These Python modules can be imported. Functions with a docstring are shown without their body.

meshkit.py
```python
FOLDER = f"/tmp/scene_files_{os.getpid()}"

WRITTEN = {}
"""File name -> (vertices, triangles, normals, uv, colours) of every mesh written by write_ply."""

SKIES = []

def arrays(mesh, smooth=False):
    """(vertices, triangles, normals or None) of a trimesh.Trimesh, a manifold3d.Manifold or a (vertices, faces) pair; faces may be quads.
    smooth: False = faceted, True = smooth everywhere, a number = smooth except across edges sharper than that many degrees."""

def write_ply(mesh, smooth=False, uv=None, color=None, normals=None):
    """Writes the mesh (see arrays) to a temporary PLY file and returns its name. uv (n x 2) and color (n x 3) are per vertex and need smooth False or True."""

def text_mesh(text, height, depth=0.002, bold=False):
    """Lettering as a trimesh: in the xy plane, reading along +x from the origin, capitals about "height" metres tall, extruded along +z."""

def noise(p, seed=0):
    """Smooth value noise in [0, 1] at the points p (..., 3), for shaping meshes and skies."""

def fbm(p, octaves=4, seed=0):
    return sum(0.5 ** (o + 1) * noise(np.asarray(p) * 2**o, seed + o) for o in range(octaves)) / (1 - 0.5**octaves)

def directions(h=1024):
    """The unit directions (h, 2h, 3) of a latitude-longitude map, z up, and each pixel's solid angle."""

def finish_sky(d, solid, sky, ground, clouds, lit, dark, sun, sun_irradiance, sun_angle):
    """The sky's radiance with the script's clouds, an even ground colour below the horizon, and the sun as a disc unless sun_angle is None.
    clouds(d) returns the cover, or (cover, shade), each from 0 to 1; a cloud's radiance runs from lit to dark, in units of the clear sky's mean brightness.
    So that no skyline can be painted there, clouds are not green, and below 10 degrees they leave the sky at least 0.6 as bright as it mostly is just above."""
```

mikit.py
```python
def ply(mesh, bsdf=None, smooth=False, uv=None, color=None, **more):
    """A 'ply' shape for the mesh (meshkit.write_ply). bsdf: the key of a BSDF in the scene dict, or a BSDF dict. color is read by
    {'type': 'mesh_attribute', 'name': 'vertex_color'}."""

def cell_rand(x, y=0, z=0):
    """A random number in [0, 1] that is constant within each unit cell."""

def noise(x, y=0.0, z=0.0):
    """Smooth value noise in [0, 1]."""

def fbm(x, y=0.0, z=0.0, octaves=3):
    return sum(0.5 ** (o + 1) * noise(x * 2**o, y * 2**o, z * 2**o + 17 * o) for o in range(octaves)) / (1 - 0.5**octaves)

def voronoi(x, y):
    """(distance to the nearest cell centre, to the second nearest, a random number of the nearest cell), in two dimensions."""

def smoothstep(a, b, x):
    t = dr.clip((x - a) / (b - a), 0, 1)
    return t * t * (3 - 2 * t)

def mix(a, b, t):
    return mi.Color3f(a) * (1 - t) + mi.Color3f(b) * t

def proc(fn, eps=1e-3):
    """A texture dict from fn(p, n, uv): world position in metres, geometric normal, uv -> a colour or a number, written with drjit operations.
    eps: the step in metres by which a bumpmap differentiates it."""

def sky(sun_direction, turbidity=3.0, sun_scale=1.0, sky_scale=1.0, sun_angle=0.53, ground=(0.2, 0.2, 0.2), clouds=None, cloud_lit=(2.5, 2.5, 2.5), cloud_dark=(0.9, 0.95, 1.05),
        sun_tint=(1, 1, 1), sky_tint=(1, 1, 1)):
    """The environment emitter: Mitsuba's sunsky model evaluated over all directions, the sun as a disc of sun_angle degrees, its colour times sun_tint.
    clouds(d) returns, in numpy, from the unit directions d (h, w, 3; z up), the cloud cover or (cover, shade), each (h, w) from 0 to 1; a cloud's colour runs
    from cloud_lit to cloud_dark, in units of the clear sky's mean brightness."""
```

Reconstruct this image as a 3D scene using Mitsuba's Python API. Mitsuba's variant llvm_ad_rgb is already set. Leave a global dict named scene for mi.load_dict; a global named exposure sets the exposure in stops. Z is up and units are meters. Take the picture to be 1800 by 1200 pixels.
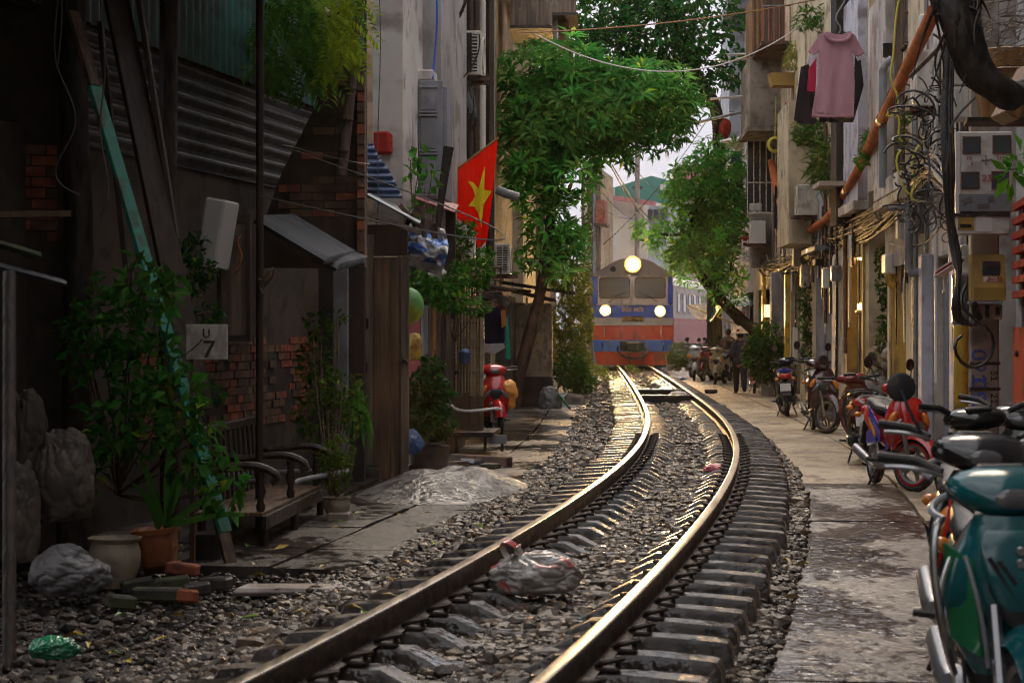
import math, numpy as np, trimesh, shapely, manifold3d as m3
import shapely.geometry as sg, shapely.affinity as sa
from scipy.interpolate import CubicSpline
import drjit as dr, mitsuba as mi, mikit, meshkit
from mikit import noise as tn, fbm as tfbm, smoothstep, mix, proc, voronoi, cell_rand
T = mi.ScalarTransform4f
PI = math.pi
scene, labels = {}, {}

# ---------------------------------------------------------------- camera, sky, exposure
CAM, FPX, PITCH = np.array([0, 0, 1.6]), 4000.0, math.atan(22 / 4000)
fwd = np.array([0, math.cos(PITCH), -math.sin(PITCH)])
upv = np.array([0, math.sin(PITCH), math.cos(PITCH)])
scene['camera'] = {'type': 'thinlens', 'fov': math.degrees(2 * math.atan(900 / FPX)), 'fov_axis': 'x', 'near_clip': 0.1, 'far_clip': 3000.0,
                   'aperture_radius': 0.006, 'focus_distance': 30.0,
                   'to_world': T().look_at(origin=CAM.tolist(), target=(CAM + fwd).tolist(), up=[0, 0, 1])}
exposure = 1.85
scene['sky'] = mikit.sky([0.12, 0.85, 0.95], turbidity=5, sun_scale=0.30, sun_angle=22, sky_scale=1.0, clouds=lambda d: (1.0, np.clip(1 - d[..., 2] + .25 * (meshkit.fbm(d * 3.0, 3) - .5), 0, 1)),
                         cloud_lit=(4.6, 4.5, 4.65), cloud_dark=(1.8, 1.74, 1.92), ground=(0.1, 0.1, 0.1))

# ---------------------------------------------------------------- helpers: entries, names, labels
_n = {}
def numbered(base):
    k = _n.get(base, -1) + 1
    _n[base] = k
    return base if k == 0 else f'{base}_{k:03d}'

def thing(name, label=None, cat=None, group=None, kind=None):
    key = numbered(name)
    d = {}
    if label: d['label'] = label
    if cat: d['category'] = cat
    if group: d['group'] = group
    if kind: d['kind'] = kind
    labels[key] = d
    return key

def put(key, mesh, mat, smooth=False, color=None):
    scene[key] = mikit.ply(mesh, mat, smooth=smooth, color=color)
    return key

def part(parent, name, mesh, mat, smooth=False, color=None, label=None, kind=None):
    key = numbered(parent + '__' + name)
    put(key, mesh, mat, smooth, color)
    if label or kind:
        labels[key] = {k: v for k, v in (('label', label), ('kind', kind)) if v}
    return key

def solo(name, mesh, mat, label=None, cat=None, group=None, kind=None, smooth=False, color=None):
    return put(thing(name, label, cat, group, kind), mesh, mat, smooth, color)

# ---------------------------------------------------------------- helpers: from photograph to place
def ray(px, py):
    v = fwd + (px - 900) / FPX * np.array([1.0, 0, 0]) + (600 - py) / FPX * upv
    return v
def W(px, py, Y):
    v = ray(px, py)
    return CAM + v * (Y / v[1])
def G(px, py, z=0.0):
    v = ray(px, py)
    return CAM + v * ((z - CAM[2]) / v[2])

# ---------------------------------------------------------------- helpers: meshes
def TM(v, f): return trimesh.Trimesh(np.asarray(v, float), np.asarray(f, int), process=False)
def cat(*ms):
    ms = [m for x in ms for m in (x if isinstance(x, (list, tuple)) else [x])]
    return ms[0] if len(ms) == 1 else trimesh.util.concatenate(ms)
def Rz(a): return np.array([[math.cos(a), -math.sin(a), 0], [math.sin(a), math.cos(a), 0], [0, 0, 1]])
def Ry(a): return np.array([[math.cos(a), 0, math.sin(a)], [0, 1, 0], [-math.sin(a), 0, math.cos(a)]])
def Rx(a): return np.array([[1, 0, 0], [0, math.cos(a), -math.sin(a)], [0, math.sin(a), math.cos(a)]])
def xf(m, R=None, t=(0, 0, 0), s=1.0):
    v = np.asarray(m.vertices) * s
    if R is not None: v = v @ np.asarray(R).T
    f = np.asarray(m.faces)
    if R is not None and np.linalg.det(R) < 0: f = f[:, ::-1]
    return TM(v + np.asarray(t, float), f)
_BF = np.array([[0, 2, 1], [1, 2, 3], [4, 5, 6], [5, 7, 6], [0, 1, 4], [1, 5, 4], [2, 6, 3], [3, 6, 7], [0, 4, 2], [2, 4, 6], [1, 3, 5], [3, 7, 5]])
def box(c, s, R=None):
    v = np.array([[x, y, z] for z in (-.5, .5) for y in (-.5, .5) for x in (-.5, .5)]) * np.asarray(s, float)
    if R is not None: v = v @ np.asarray(R).T
    return TM(v + np.asarray(c, float), _BF)
def cbox(c, s, b=0.01, R=None):
    """a box with chamfered edges: the hull of its 24 corners"""
    s = np.asarray(s, float); h = s / 2; b = min(b, 0.45 * s.min())
    pts = []
    for sx in (-1, 1):
        for sy in (-1, 1):
            for sz in (-1, 1):
                e = np.array([sx, sy, sz])
                for k in range(3):
                    q = e * (h - b); q[k] = e[k] * h[k]
                    pts.append(q)
    m = trimesh.convex.convex_hull(np.array(pts))
    v = np.asarray(m.vertices)
    if R is not None: v = v @ np.asarray(R).T
    return TM(v + np.asarray(c, float), m.faces)
def frame_of(d, hint=(0, 0, 1)):
    d = np.asarray(d, float); d = d / np.linalg.norm(d)
    h = np.asarray(hint, float)
    if abs(d @ h) > 0.98: h = np.array([1.0, 0, 0])
    x = np.cross(h, d); x /= np.linalg.norm(x)
    return np.column_stack([x, np.cross(d, x), d])        # columns: side, up, along
def beam(a, b, w, h, bev=0.0, hint=(0, 0, 1)):
    a, b = np.asarray(a, float), np.asarray(b, float)
    L = np.linalg.norm(b - a)
    f = cbox if bev else box
    return f((a + b) / 2, (w, h, L), *([bev] if bev else []), R=frame_of(b - a, hint))
def tube(pts, r, n=8, cap=True):
    P = np.asarray(pts, float); r = np.broadcast_to(np.asarray(r, float), len(P))
    t = np.gradient(P, axis=0); t /= np.linalg.norm(t, axis=1, keepdims=True) + 1e-12
    u = np.cross(t[0], [0, 0, 1] if abs(t[0][2]) < .9 else [1, 0, 0]); u /= np.linalg.norm(u)
    V = []
    a = np.arange(n) * 2 * PI / n
    for i in range(len(P)):
        u = u - t[i] * (u @ t[i]); u /= np.linalg.norm(u) + 1e-12
        w = np.cross(t[i], u)
        V.append(P[i] + r[i] * (np.cos(a)[:, None] * u + np.sin(a)[:, None] * w))
    V = np.vstack(V); F = []
    k = np.arange(n); k2 = (k + 1) % n
    for i in range(len(P) - 1):
        o = i * n
        F.append(np.stack([o + k, o + k2, o + n + k2], 1)); F.append(np.stack([o + k, o + n + k2, o + n + k], 1))
    if cap:
        V = np.vstack([V, P[0], P[-1]]); c0, c1 = len(V) - 2, len(V) - 1; o = (len(P) - 1) * n
        F.append(np.stack([k2, k, k * 0 + c0], 1)); F.append(np.stack([o + k, o + k2, k * 0 + c1], 1))
    return TM(V, np.vstack(F))
def curve(pts, n=24):
    """a smooth path through the points"""
    P = np.asarray(pts, float)
    if len(P) < 3: return np.linspace(P[0], P[-1], n)
    t = np.r_[0, np.cumsum(np.linalg.norm(np.diff(P, axis=0), axis=1))]
    return CubicSpline(t, P)(np.linspace(0, t[-1], n))
def sag(a, b, d=0.2, n=14):
    t = np.linspace(0, 1, n)[:, None]
    p = np.asarray(a) * (1 - t) + np.asarray(b) * t
    p[:, 2] -= d * 4 * (t * (1 - t))[:, 0]
    return p
def lathe(prof, n=24, c=(0, 0, 0)):
    """prof: (r, z) pairs"""
    pr = np.asarray(prof, float); a = np.arange(n) * 2 * PI / n
    V = np.stack([pr[:, None, 0] * np.cos(a), pr[:, None, 0] * np.sin(a), np.broadcast_to(pr[:, None, 1], (len(pr), n))], -1).reshape(-1, 3)
    k = np.arange(n); k2 = (k + 1) % n; F = []
    for i in range(len(pr) - 1):
        o = i * n
        F += [np.stack([o + k, o + k2, o + n + k2], 1), np.stack([o + k, o + n + k2, o + n + k], 1)]
    return TM(V + np.asarray(c, float), np.vstack(F))
def loft(secs, n=16, cap=True, R=None, t=(0, 0, 0)):
    """secs: (x, yc, zc, half width, half height, exponent): superellipse sections across x"""
    a = np.arange(n) * 2 * PI / n; V = []
    for x, yc, zc, hw, hh, e in secs:
        c, s = np.cos(a), np.sin(a)
        V.append(np.stack([np.full(n, x), yc + hw * np.sign(c) * np.abs(c) ** (2 / e), zc + hh * np.sign(s) * np.abs(s) ** (2 / e)], 1))
    m = len(V); V = np.vstack(V); F = []; k = np.arange(n); k2 = (k + 1) % n
    for i in range(m - 1):
        o = i * n
        F += [np.stack([o + k, o + k2, o + n + k2], 1), np.stack([o + k, o + n + k2, o + n + k], 1)]
    if cap:
        V = np.vstack([V, V[:n].mean(0), V[(m - 1) * n:m * n].mean(0)]); o = (m - 1) * n
        F += [np.stack([k2, k, k * 0 + len(V) - 2], 1), np.stack([o + k, o + k2, k * 0 + len(V) - 1], 1)]
    return xf(TM(V, np.vstack(F)), R, t)
def sheet(P, th=0.0):
    """grid of points (m, k, 3) as a surface; th: thickness along its normals"""
    P = np.asarray(P, float); m, k = P.shape[:2]
    i, j = np.meshgrid(np.arange(m - 1), np.arange(k - 1), indexing='ij'); o = (i * k + j).ravel()
    F = np.vstack([np.stack([o, o + 1, o + k + 1], 1), np.stack([o, o + k + 1, o + k], 1)])
    V = P.reshape(-1, 3)
    if not th: return TM(V, F)
    nn = np.cross(np.gradient(P, axis=1), np.gradient(P, axis=0)); nn /= np.linalg.norm(nn, axis=2, keepdims=True) + 1e-12
    V2 = (P - nn * th).reshape(-1, 3); nV = len(V)
    ring = np.r_[np.arange(k), np.arange(1, m) * k + k - 1, (m - 1) * k + np.arange(k - 2, -1, -1), np.arange(m - 2, 0, -1) * k]
    r2 = np.roll(ring, -1)
    E = np.vstack([np.stack([ring, ring + nV, r2 + nV], 1), np.stack([ring, r2 + nV, r2], 1)])
    return TM(np.vstack([V, V2]), np.vstack([F, F[:, ::-1] + nV, E]))
def extrude(poly, h):
    """shapely polygon -> prism from z 0 to h"""
    gs = list(poly.geoms) if hasattr(poly, 'geoms') else [poly]
    return cat([trimesh.creation.extrude_polygon(g, h, engine='earcut') for g in gs if g.area > 1e-9])
def ball(c, r, sub=2, s=(1, 1, 1)):
    m = trimesh.creation.icosphere(subdivisions=sub, radius=1)
    return TM(np.asarray(m.vertices) * r * np.asarray(s, float) + np.asarray(c, float), m.faces)
def ruffle(m, amp, freq, seed=0):
    """push a mesh's vertices about by noise"""
    v = np.asarray(m.vertices)
    d = np.stack([meshkit.fbm(v * freq + 31 * k, 3, seed + k) - .5 for k in range(3)], 1)
    return TM(v + d * 2 * amp, m.faces)
def crease(m, amp, freq, seed=0):
    """sharp folds: pull a mesh's vertices in along the valleys of a noise"""
    v = np.asarray(m.vertices); c = v.mean(0)
    w = v + .35 * np.stack([meshkit.fbm(v * freq * .6 + 7 * k, 2, seed + k) - .5 for k in range(3)], 1) / freq * 3
    r = 1 - np.abs(2 * meshkit.noise(w * freq, seed) - 1); q = 1 - np.abs(2 * meshkit.noise(w * freq * 2.3 + 9, seed + 3) - 1)
    d = v - c; d /= np.linalg.norm(d, axis=1, keepdims=True) + 1e-9
    return TM(v - d * (amp * (r ** 3 + .45 * q ** 3))[:, None], m.faces)
def blob(parts, edge=0.05, it=6):
    """(a, ra, b, rb) bones -> one smooth skin"""
    S = []
    for a, ra, b, rb in parts:
        sa_ = m3.Manifold.sphere(ra, 14).translate([float(x) for x in a]); sb_ = m3.Manifold.sphere(rb, 14).translate([float(x) for x in b])
        S.append(m3.Manifold.batch_hull([sa_, sb_]))
    M = m3.Manifold.batch_boolean(S, m3.OpType.Add).refine_to_length(edge).to_mesh()
    t = trimesh.Trimesh(M.vert_properties[:, :3], M.tri_verts, process=True)
    trimesh.smoothing.filter_taubin(t, iterations=it)
    return t

class Face:
    """an upright wall plane: s metres from A towards B, z up, o metres out towards the track"""
    def __init__(self, A, B, side):
        self.A, self.B = np.array([*A, 0.0][:3]), np.array([*B, 0.0][:3])
        self.A[2] = self.B[2] = 0
        self.L = np.linalg.norm(self.B - self.A); self.d = (self.B - self.A) / self.L
        self.n = np.array([-self.d[1], self.d[0], 0]) * (1 if side == 'R' else -1)
        self.R = np.column_stack([self.d, [0, 0, 1], self.n])
    def pt(self, s, z, o=0.0): return self.A + self.d * s + self.n * o + np.array([0, 0, z])
    def at(self, px, py=578, o=0.0):
        v = ray(px, py); t = ((self.A + self.n * o - CAM) @ self.n) / (v @ self.n)
        q = CAM + v * t - self.A
        return q @ self.d, q[2]
    def box(self, s0, s1, z0, z1, o0, o1, bev=0):
        f = cbox if bev else box
        m = f(((s0 + s1) / 2, (z0 + z1) / 2, (o0 + o1) / 2), (abs(s1 - s0), abs(z1 - z0), abs(o1 - o0)), *([bev] if bev else []))
        return xf(m, self.R, self.A)
    def poly(self, poly, o0, o1): return xf(extrude(poly, o1 - o0), self.R, self.A + self.n * o0)
    def loc(self, m, s, z, o=0.0): return xf(m, self.R, self.pt(s, z, o))    # mesh in (s, z, o) axes

# ---------------------------------------------------------------- materials
def mat(name, d, two=True):
    scene[name] = {'type': 'twosided', 'b': d} if two else d
    return name
def rgb(c): return {'type': 'rgb', 'value': [float(x) for x in np.broadcast_to(c, 3)]} if not isinstance(c, dict) else c
def pr(name, color, rough=0.6, metal=0.0, spec=0.5, bump=None, bs=1.0, **k):
    d = {'type': 'principled', 'base_color': rgb(color), 'roughness': rough, 'metallic': metal, 'specular': spec, **k}
    if bump is not None: d = {'type': 'bumpmap', 'arbitrary': bump, 'scale': bs, 'b': d}
    return mat(name, d)
VC = {'type': 'mesh_attribute', 'name': 'vertex_color'}
def plaster(a, b, c, seed=0, k=1.0):
    """two tones in clouds, streaks of dirt running down and a few bare or mouldy patches"""
    def fn(p, n, uv):
        q = p * k
        f = tfbm(q.x * .9 + seed, q.y * .9, q.z * .9, 4)
        st = tfbm(q.x * 4 + seed, q.y * 4, q.z * .8, 4)
        g = tfbm(q.x * 3 + 50, q.y * 3 + seed, q.z * 3, 4)
        col = mix(a, b, smoothstep(.35, .65, f))
        col = mix(col, c, smoothstep(.54, .74, st) * .55)
        return mix(col, c, smoothstep(.5, .76, g) * .7)
    return proc(fn)
def woodfn(a, b, seed=0, axis=2, k=1.0):
    def fn(p, n, uv):
        q = [p.x * k, p.y * k, p.z * k]
        q = [v * (1.2 if i == axis else 26) for i, v in enumerate(q)]
        g = tfbm(q[0] + seed, q[1], q[2], 3)
        w = tfbm(p.x * 3 + seed, p.y * 3, p.z * 2, 3)
        return mix(a, b, smoothstep(.3, .7, g * .65 + w * .35))
    return proc(fn)
def two(a, b, f=4.0, seed=0, lo=.4, hi=.6):
    return proc(lambda p, n, uv: mix(a, b, smoothstep(lo, hi, tfbm(p.x * f + seed, p.y * f, p.z * f, 4))))
def bumpfn(f, o=3, sx=1, sz=1): return proc(lambda p, n, uv: tfbm(p.x * f * sx, p.y * f * sx, p.z * f * sz, o), 2e-3)

# ---------------------------------------------------------------- the line of the track
_ty = np.array([-40, -25, -10, 0, 8.40, 13.92, 22.9, 41.6, 58.4, 75.8, 92, 100, 115, 130, 150])
_tx = np.array([-14.5, -9.3, -4.75, -2.2, -.413, .53, 1.72, 2.89, 3.52, 4.11, 5.0, 6.1, 9.4, 14.5, 23.])
_cs = CubicSpline(_ty, _tx)
def cx(Y): return _cs(np.asarray(Y, float))
def tdir(Y):
    g = float(_cs(Y, 1)); v = np.array([g, 1.0, 0]); return v / np.linalg.norm(v)
def TP(Y, v, z=0.0):
    """a point v metres to the right of the track's middle at depth Y"""
    d = tdir(Y); return np.array([float(cx(Y)), Y, 0]) + v * np.array([d[1], -d[0], 0]) + np.array([0, 0, z])
_yy = np.linspace(-40, 150, 3801)
_ss = np.r_[0, np.cumsum(np.hypot(np.diff(_yy), np.diff(cx(_yy))))]
def arc(Y): return np.interp(Y, _yy, _ss)
def yarc(s): return np.interp(s, _ss, _yy)
# ---------------------------------------------------------------- ground, ballast, track
GR = np.random.default_rng(11)
pr('m_earth', two((.024, .018, .014), (.01, .008, .007), 1.5), rough=.75)
pr('m_gravel', two((.028, .022, .017), (.012, .009, .008), 9), rough=.55, bump=bumpfn(30), bs=.02)
def wetstone(a, b, c, sc=1.0, seed=0):
    def fn(p, n, uv):
        f = tfbm(p.x * 1.1 * sc + seed, p.y * .7 * sc, p.z, 4)
        g = tfbm(p.x * 5 * sc + seed, p.y * 3 * sc, p.z * 3, 4)
        h = tfbm(p.x * 34 + seed, p.y * 22, p.z * 30, 3)
        col = mix(mix(a, b, smoothstep(.38, .62, f)), c, smoothstep(.5, .7, g) * .8)
        v1_, v2_, _ = voronoi(p.x * .62 * sc + .9 * tfbm(p.x * 1.7, p.y * 1.7, seed, 3), p.y * .42 * sc + .9 * tfbm(p.x * 1.7 + 9, p.y * 1.7, seed, 3))
        return col * (.65 + .7 * h) * (1 - .75 * (1 - smoothstep(.006, .022, v2_ - v1_)))
    return proc(fn)
def wetrough(lo, hi, sx=1.3, sy=.8, seed=0, a=.42, b=.6):
    return proc(lambda p, n, uv: lo + (hi - lo) * smoothstep(a, b, tfbm(p.x * sx + seed, p.y * sy, 0, 4) * .7 + .3 * tfbm(p.x * 14, p.y * 7, 3, 2)))
pr('m_path', wetstone((.082, .062, .047), (.045, .030, .021), (.024, .017, .014)), rough=wetrough(.06, .42), spec=.9, bump=bumpfn(13, 4), bs=.022)
pr('m_pathdry', wetstone((.30, .245, .175), (.22, .175, .12), (.12, .09, .065), .8, 7), rough=wetrough(.3, .75, seed=4), bump=bumpfn(11, 4), bs=.012)
pr('m_pave', wetstone((.042, .034, .029), (.024, .019, .016), (.012, .010, .009)), rough=wetrough(.06, .42, seed=9), spec=.8, bump=bumpfn(9, 4), bs=.014)
pr('m_sleeper', wetstone((.055, .044, .037), (.034, .027, .023), (.018, .014, .012), 2.2), rough=wetrough(.12, .42, 6, 6), spec=.6, bump=bumpfn(24), bs=.008)
pr('m_rail', two((.04, .02, .012), (.016, .01, .008), 12), rough=.4, metal=.2, bump=bumpfn(40), bs=.006)
pr('m_railtop', (.55, .47, .38), rough=proc(lambda p, n, uv: .2 + .16 * tfbm(p.x * 30, p.y * 4, 0, 3)), metal=1.0)
pr('m_clip', (.035, .024, .02), rough=.45, metal=.4)
pr('m_stone', VC, rough=.48, spec=.42)

gy = np.r_[np.linspace(-40, 110, 61), 130, 150, 185]
solo('ground', sheet(np.array([[[float(np.interp(y, _ty, _tx)) + x, y, -.14] for x in (-45, -30, -12, -5, 0, 5, 12, 30, 60)] for y in gy])), 'm_earth', kind='structure')

def zb(v):
    return np.interp(v, [-2.1, -1.7, -1.15, -.62, -.45, 0, .45, .62, 1.08, 1.2, 1.4], [-.05, .0, .075, .085, .08, .1, .08, .05, .03, .0, -.05])
def ribbon(v0, v1, y0, y1, zf, nv=8, dy=.25, jag=0.0, seed=0):
    ys = np.arange(y0, y1 + dy, dy); out = []
    for y in ys:
        j0, j1 = (meshkit.noise(np.array([[y * 1.7, k, seed]]))[0] - .5 for k in (0, 5.5))
        out.append([TP(y, v, zf(v, y)) for v in np.linspace(v0 + jag * j0, v1 + jag * j1, nv)])
    return sheet(np.array(out))
bed = ribbon(-2.1, 1.4, 4, 112, lambda v, y: float(zb(v)) - .025, 22, .4)
bed = ruffle(bed, .012, 6, 3)
bed_key = solo('ballast', bed, 'm_gravel', label='bed of wet crushed stone under and between the rails', kind='stuff')

# loose stones: one mesh of all pieces
ico = trimesh.creation.icosahedron()
IV, IF = np.asarray(ico.vertices), np.asarray(ico.faces)
def stones(n, y0, y1, size, seed, v0=-1.75, v1=1.19):
    g = np.random.default_rng(seed)
    ys = g.uniform(y0, y1, n); vs = g.uniform(v0, v1, n)
    gr = _cs(ys, 1); dn = np.hypot(gr, 1)
    c = np.stack([cx(ys) + vs / dn, ys - vs * gr / dn, np.maximum(zb(vs), -.1) + g.uniform(-.3, .35, n) * size], 1)
    s = size * g.lognormal(0, .33, n)[:, None] * g.uniform(.6, 1.15, (n, 3)) * np.array([1.1, 1, .7])
    q = g.normal(size=(n, 4)); q /= np.linalg.norm(q, axis=1, keepdims=True); w, x, y, z = q.T
    R = np.stack([1 - 2 * (y * y + z * z), 2 * (x * y - z * w), 2 * (x * z + y * w), 2 * (x * y + z * w), 1 - 2 * (x * x + z * z), 2 * (y * z - x * w),
                  2 * (x * z - y * w), 2 * (y * z + x * w), 1 - 2 * (x * x + y * y)], 1).reshape(n, 3, 3)
    V = IV[None] * g.uniform(.76, 1.12, (n, 12, 1)) * .5
    V = np.einsum('nij,nkj->nki', R, V) * s[:, None, :] + c[:, None, :]
    pal = np.array([[.085, .064, .048], [.055, .042, .033], [.115, .08, .05], [.032, .025, .02], [.08, .046, .026], [.17, .135, .10], [.026, .022, .021]])
    col = pal[g.choice(len(pal), n, p=[.24, .22, .14, .16, .12, .05, .07])] * g.uniform(.7, 1.3, (n, 1))
    F = IF[None] + (np.arange(n) * 12)[:, None, None]
    return V.reshape(-1, 3), F.reshape(-1, 3), np.repeat(col, 12, 0)
def joinv(parts):
    V, F, C, at = [], [], [], 0
    for v, f, c in parts:
        V.append(v); F.append(f + at); C.append(c); at += len(v)
    return TM(np.vstack(V), np.vstack(F)), np.vstack(C)
sm, sc_ = joinv([stones(15000, 7, 14, .058, 1), stones(15000, 14, 24, .066, 2), stones(700, 7, 16, .08, 9), stones(600, 16, 26, .09, 10), stones(9000, 24, 40, .085, 3), stones(7000, 40, 84, .11, 4)])
part(bed_key, 'loose_stone', sm, 'm_stone', color=sc_, kind='stuff')

_v, _f, _c = stones(5200, 6.5, 14.6, .055, 7, -4.8, -1.6); _v[:, 2] += .02
solo('gravel', TM(_v, _f), 'm_stone', label='dark wet gravel scattered over the earth at the lower left', kind='stuff', color=_c * .6)
# rails
prof = [(-.06, .19), (-.06, .2), (-.012, .212), (-.01, .285), (-.034, .295), (-.034, .322), (-.026, .33), (.026, .33), (.034, .322), (.034, .295), (.01, .285), (.012, .212), (.06, .2), (.06, .19)]
ry = np.r_[np.arange(4, 40, .3), np.arange(40, 130, .8)]
for sgn, nm in ((-1, 'left'), (1, 'right')):
    G_ = np.array([[TP(y, sgn * .535 + a, z) for a, z in prof + prof[:1]] for y in ry])
    k = solo('rail', sheet(G_), 'm_rail', label=f'{nm} rail of the curving track, rusty web and polished top', cat='rail', smooth=30)
    part(k, 'running_surface', sheet(np.array([[TP(y, sgn * .535 + a, z) for a, z in ((-.03, .3285), (-.02, .3325), (.02, .3325), (.03, .3285))] for y in ry])), 'm_railtop', smooth=True, label='polished top of the rail')

# sleepers
half = [(0, .118), (.2, .12), (.33, .186), (.74, .19), (1.0, .172), (1.03, .165), (1.05, .13), (1.06, -.02)]
prs = [(-a, z) for a, z in half[::-1]][:-1] + half
top = np.array(prs)
def sleeper(rg):
    rows = []
    for dx, dz in ((-.12, -.2), (-.1, -.028), (-.085, 0), (.085, 0), (.1, -.028), (.12, -.2)):
        rows.append([[a, dx, max(z + dz, -.03) if dz < -.1 else z + dz] for a, z in top])
    m = sheet(np.array(rows)); m = TM(m.vertices, np.asarray(m.faces)[:, ::-1])
    return ruffle(m, .004, 9, int(rg.integers(999)))
clip = cat(cbox((0, 0, .2), (.09, .13, .022), .006), tube(curve([(-.05, -.035, .21), (.01, -.045, .235), (.05, -.01, .24), (.05, .03, .236), (0, .045, .225), (-.045, .03, .215)], 12), .0125, 6),
           tube([(.035, 0, .2), (.035, 0, .252)], .013, 6))
s0, s1 = arc(7.3), arc(76.5)
sl = np.arange(s0, s1, .56)
SR = np.random.default_rng(5)
for i, s in enumerate(sl):
    Y = float(yarc(s)); d = tdir(Y); R = np.column_stack([[d[1], -d[0], 0], d, [0, 0, 1]]) @ Rz(SR.normal(0, .012))
    if 43.5 < Y < 51.0 and i % 2 == 0: continue
    k = solo('sleeper', xf(sleeper(SR), R, TP(Y, SR.normal(0, .012), SR.normal(0, .004))), 'm_sleeper', smooth=35, label='wet grey concrete sleeper lying in the crushed stone under the rails', cat='sleeper', group='concrete sleepers under the track')
    if Y < 30:
        for sd in (-1, 1):
            for io in (-1, 1):
                part(k, 'fastening', xf(clip, R @ np.diag([io, 1, 1]), TP(Y, sd * .535 + io * .088, 0)), 'm_clip', smooth=40)
# two dark beams laid across between the rails
pr('m_darkbeam', woodfn((.035, .026, .02), (.012, .01, .009), 3, axis=0), rough=.3, spec=.6)
for Y, lab in ((45.0, 'nearer of the two dark wet timber beams laid across the track'), (49.2, 'farther of the two dark wet timber beams laid across the track')):
    d = tdir(Y); R = np.column_stack([[d[1], -d[0], 0], d, [0, 0, 1]])
    solo('crossing_beam', xf(ruffle(cbox((0, 0, .2), (1.0, .26, .2), .02), .006, 7), R, TP(Y, 0.02, 0)), 'm_darkbeam', label=lab, cat='beam')

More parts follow.
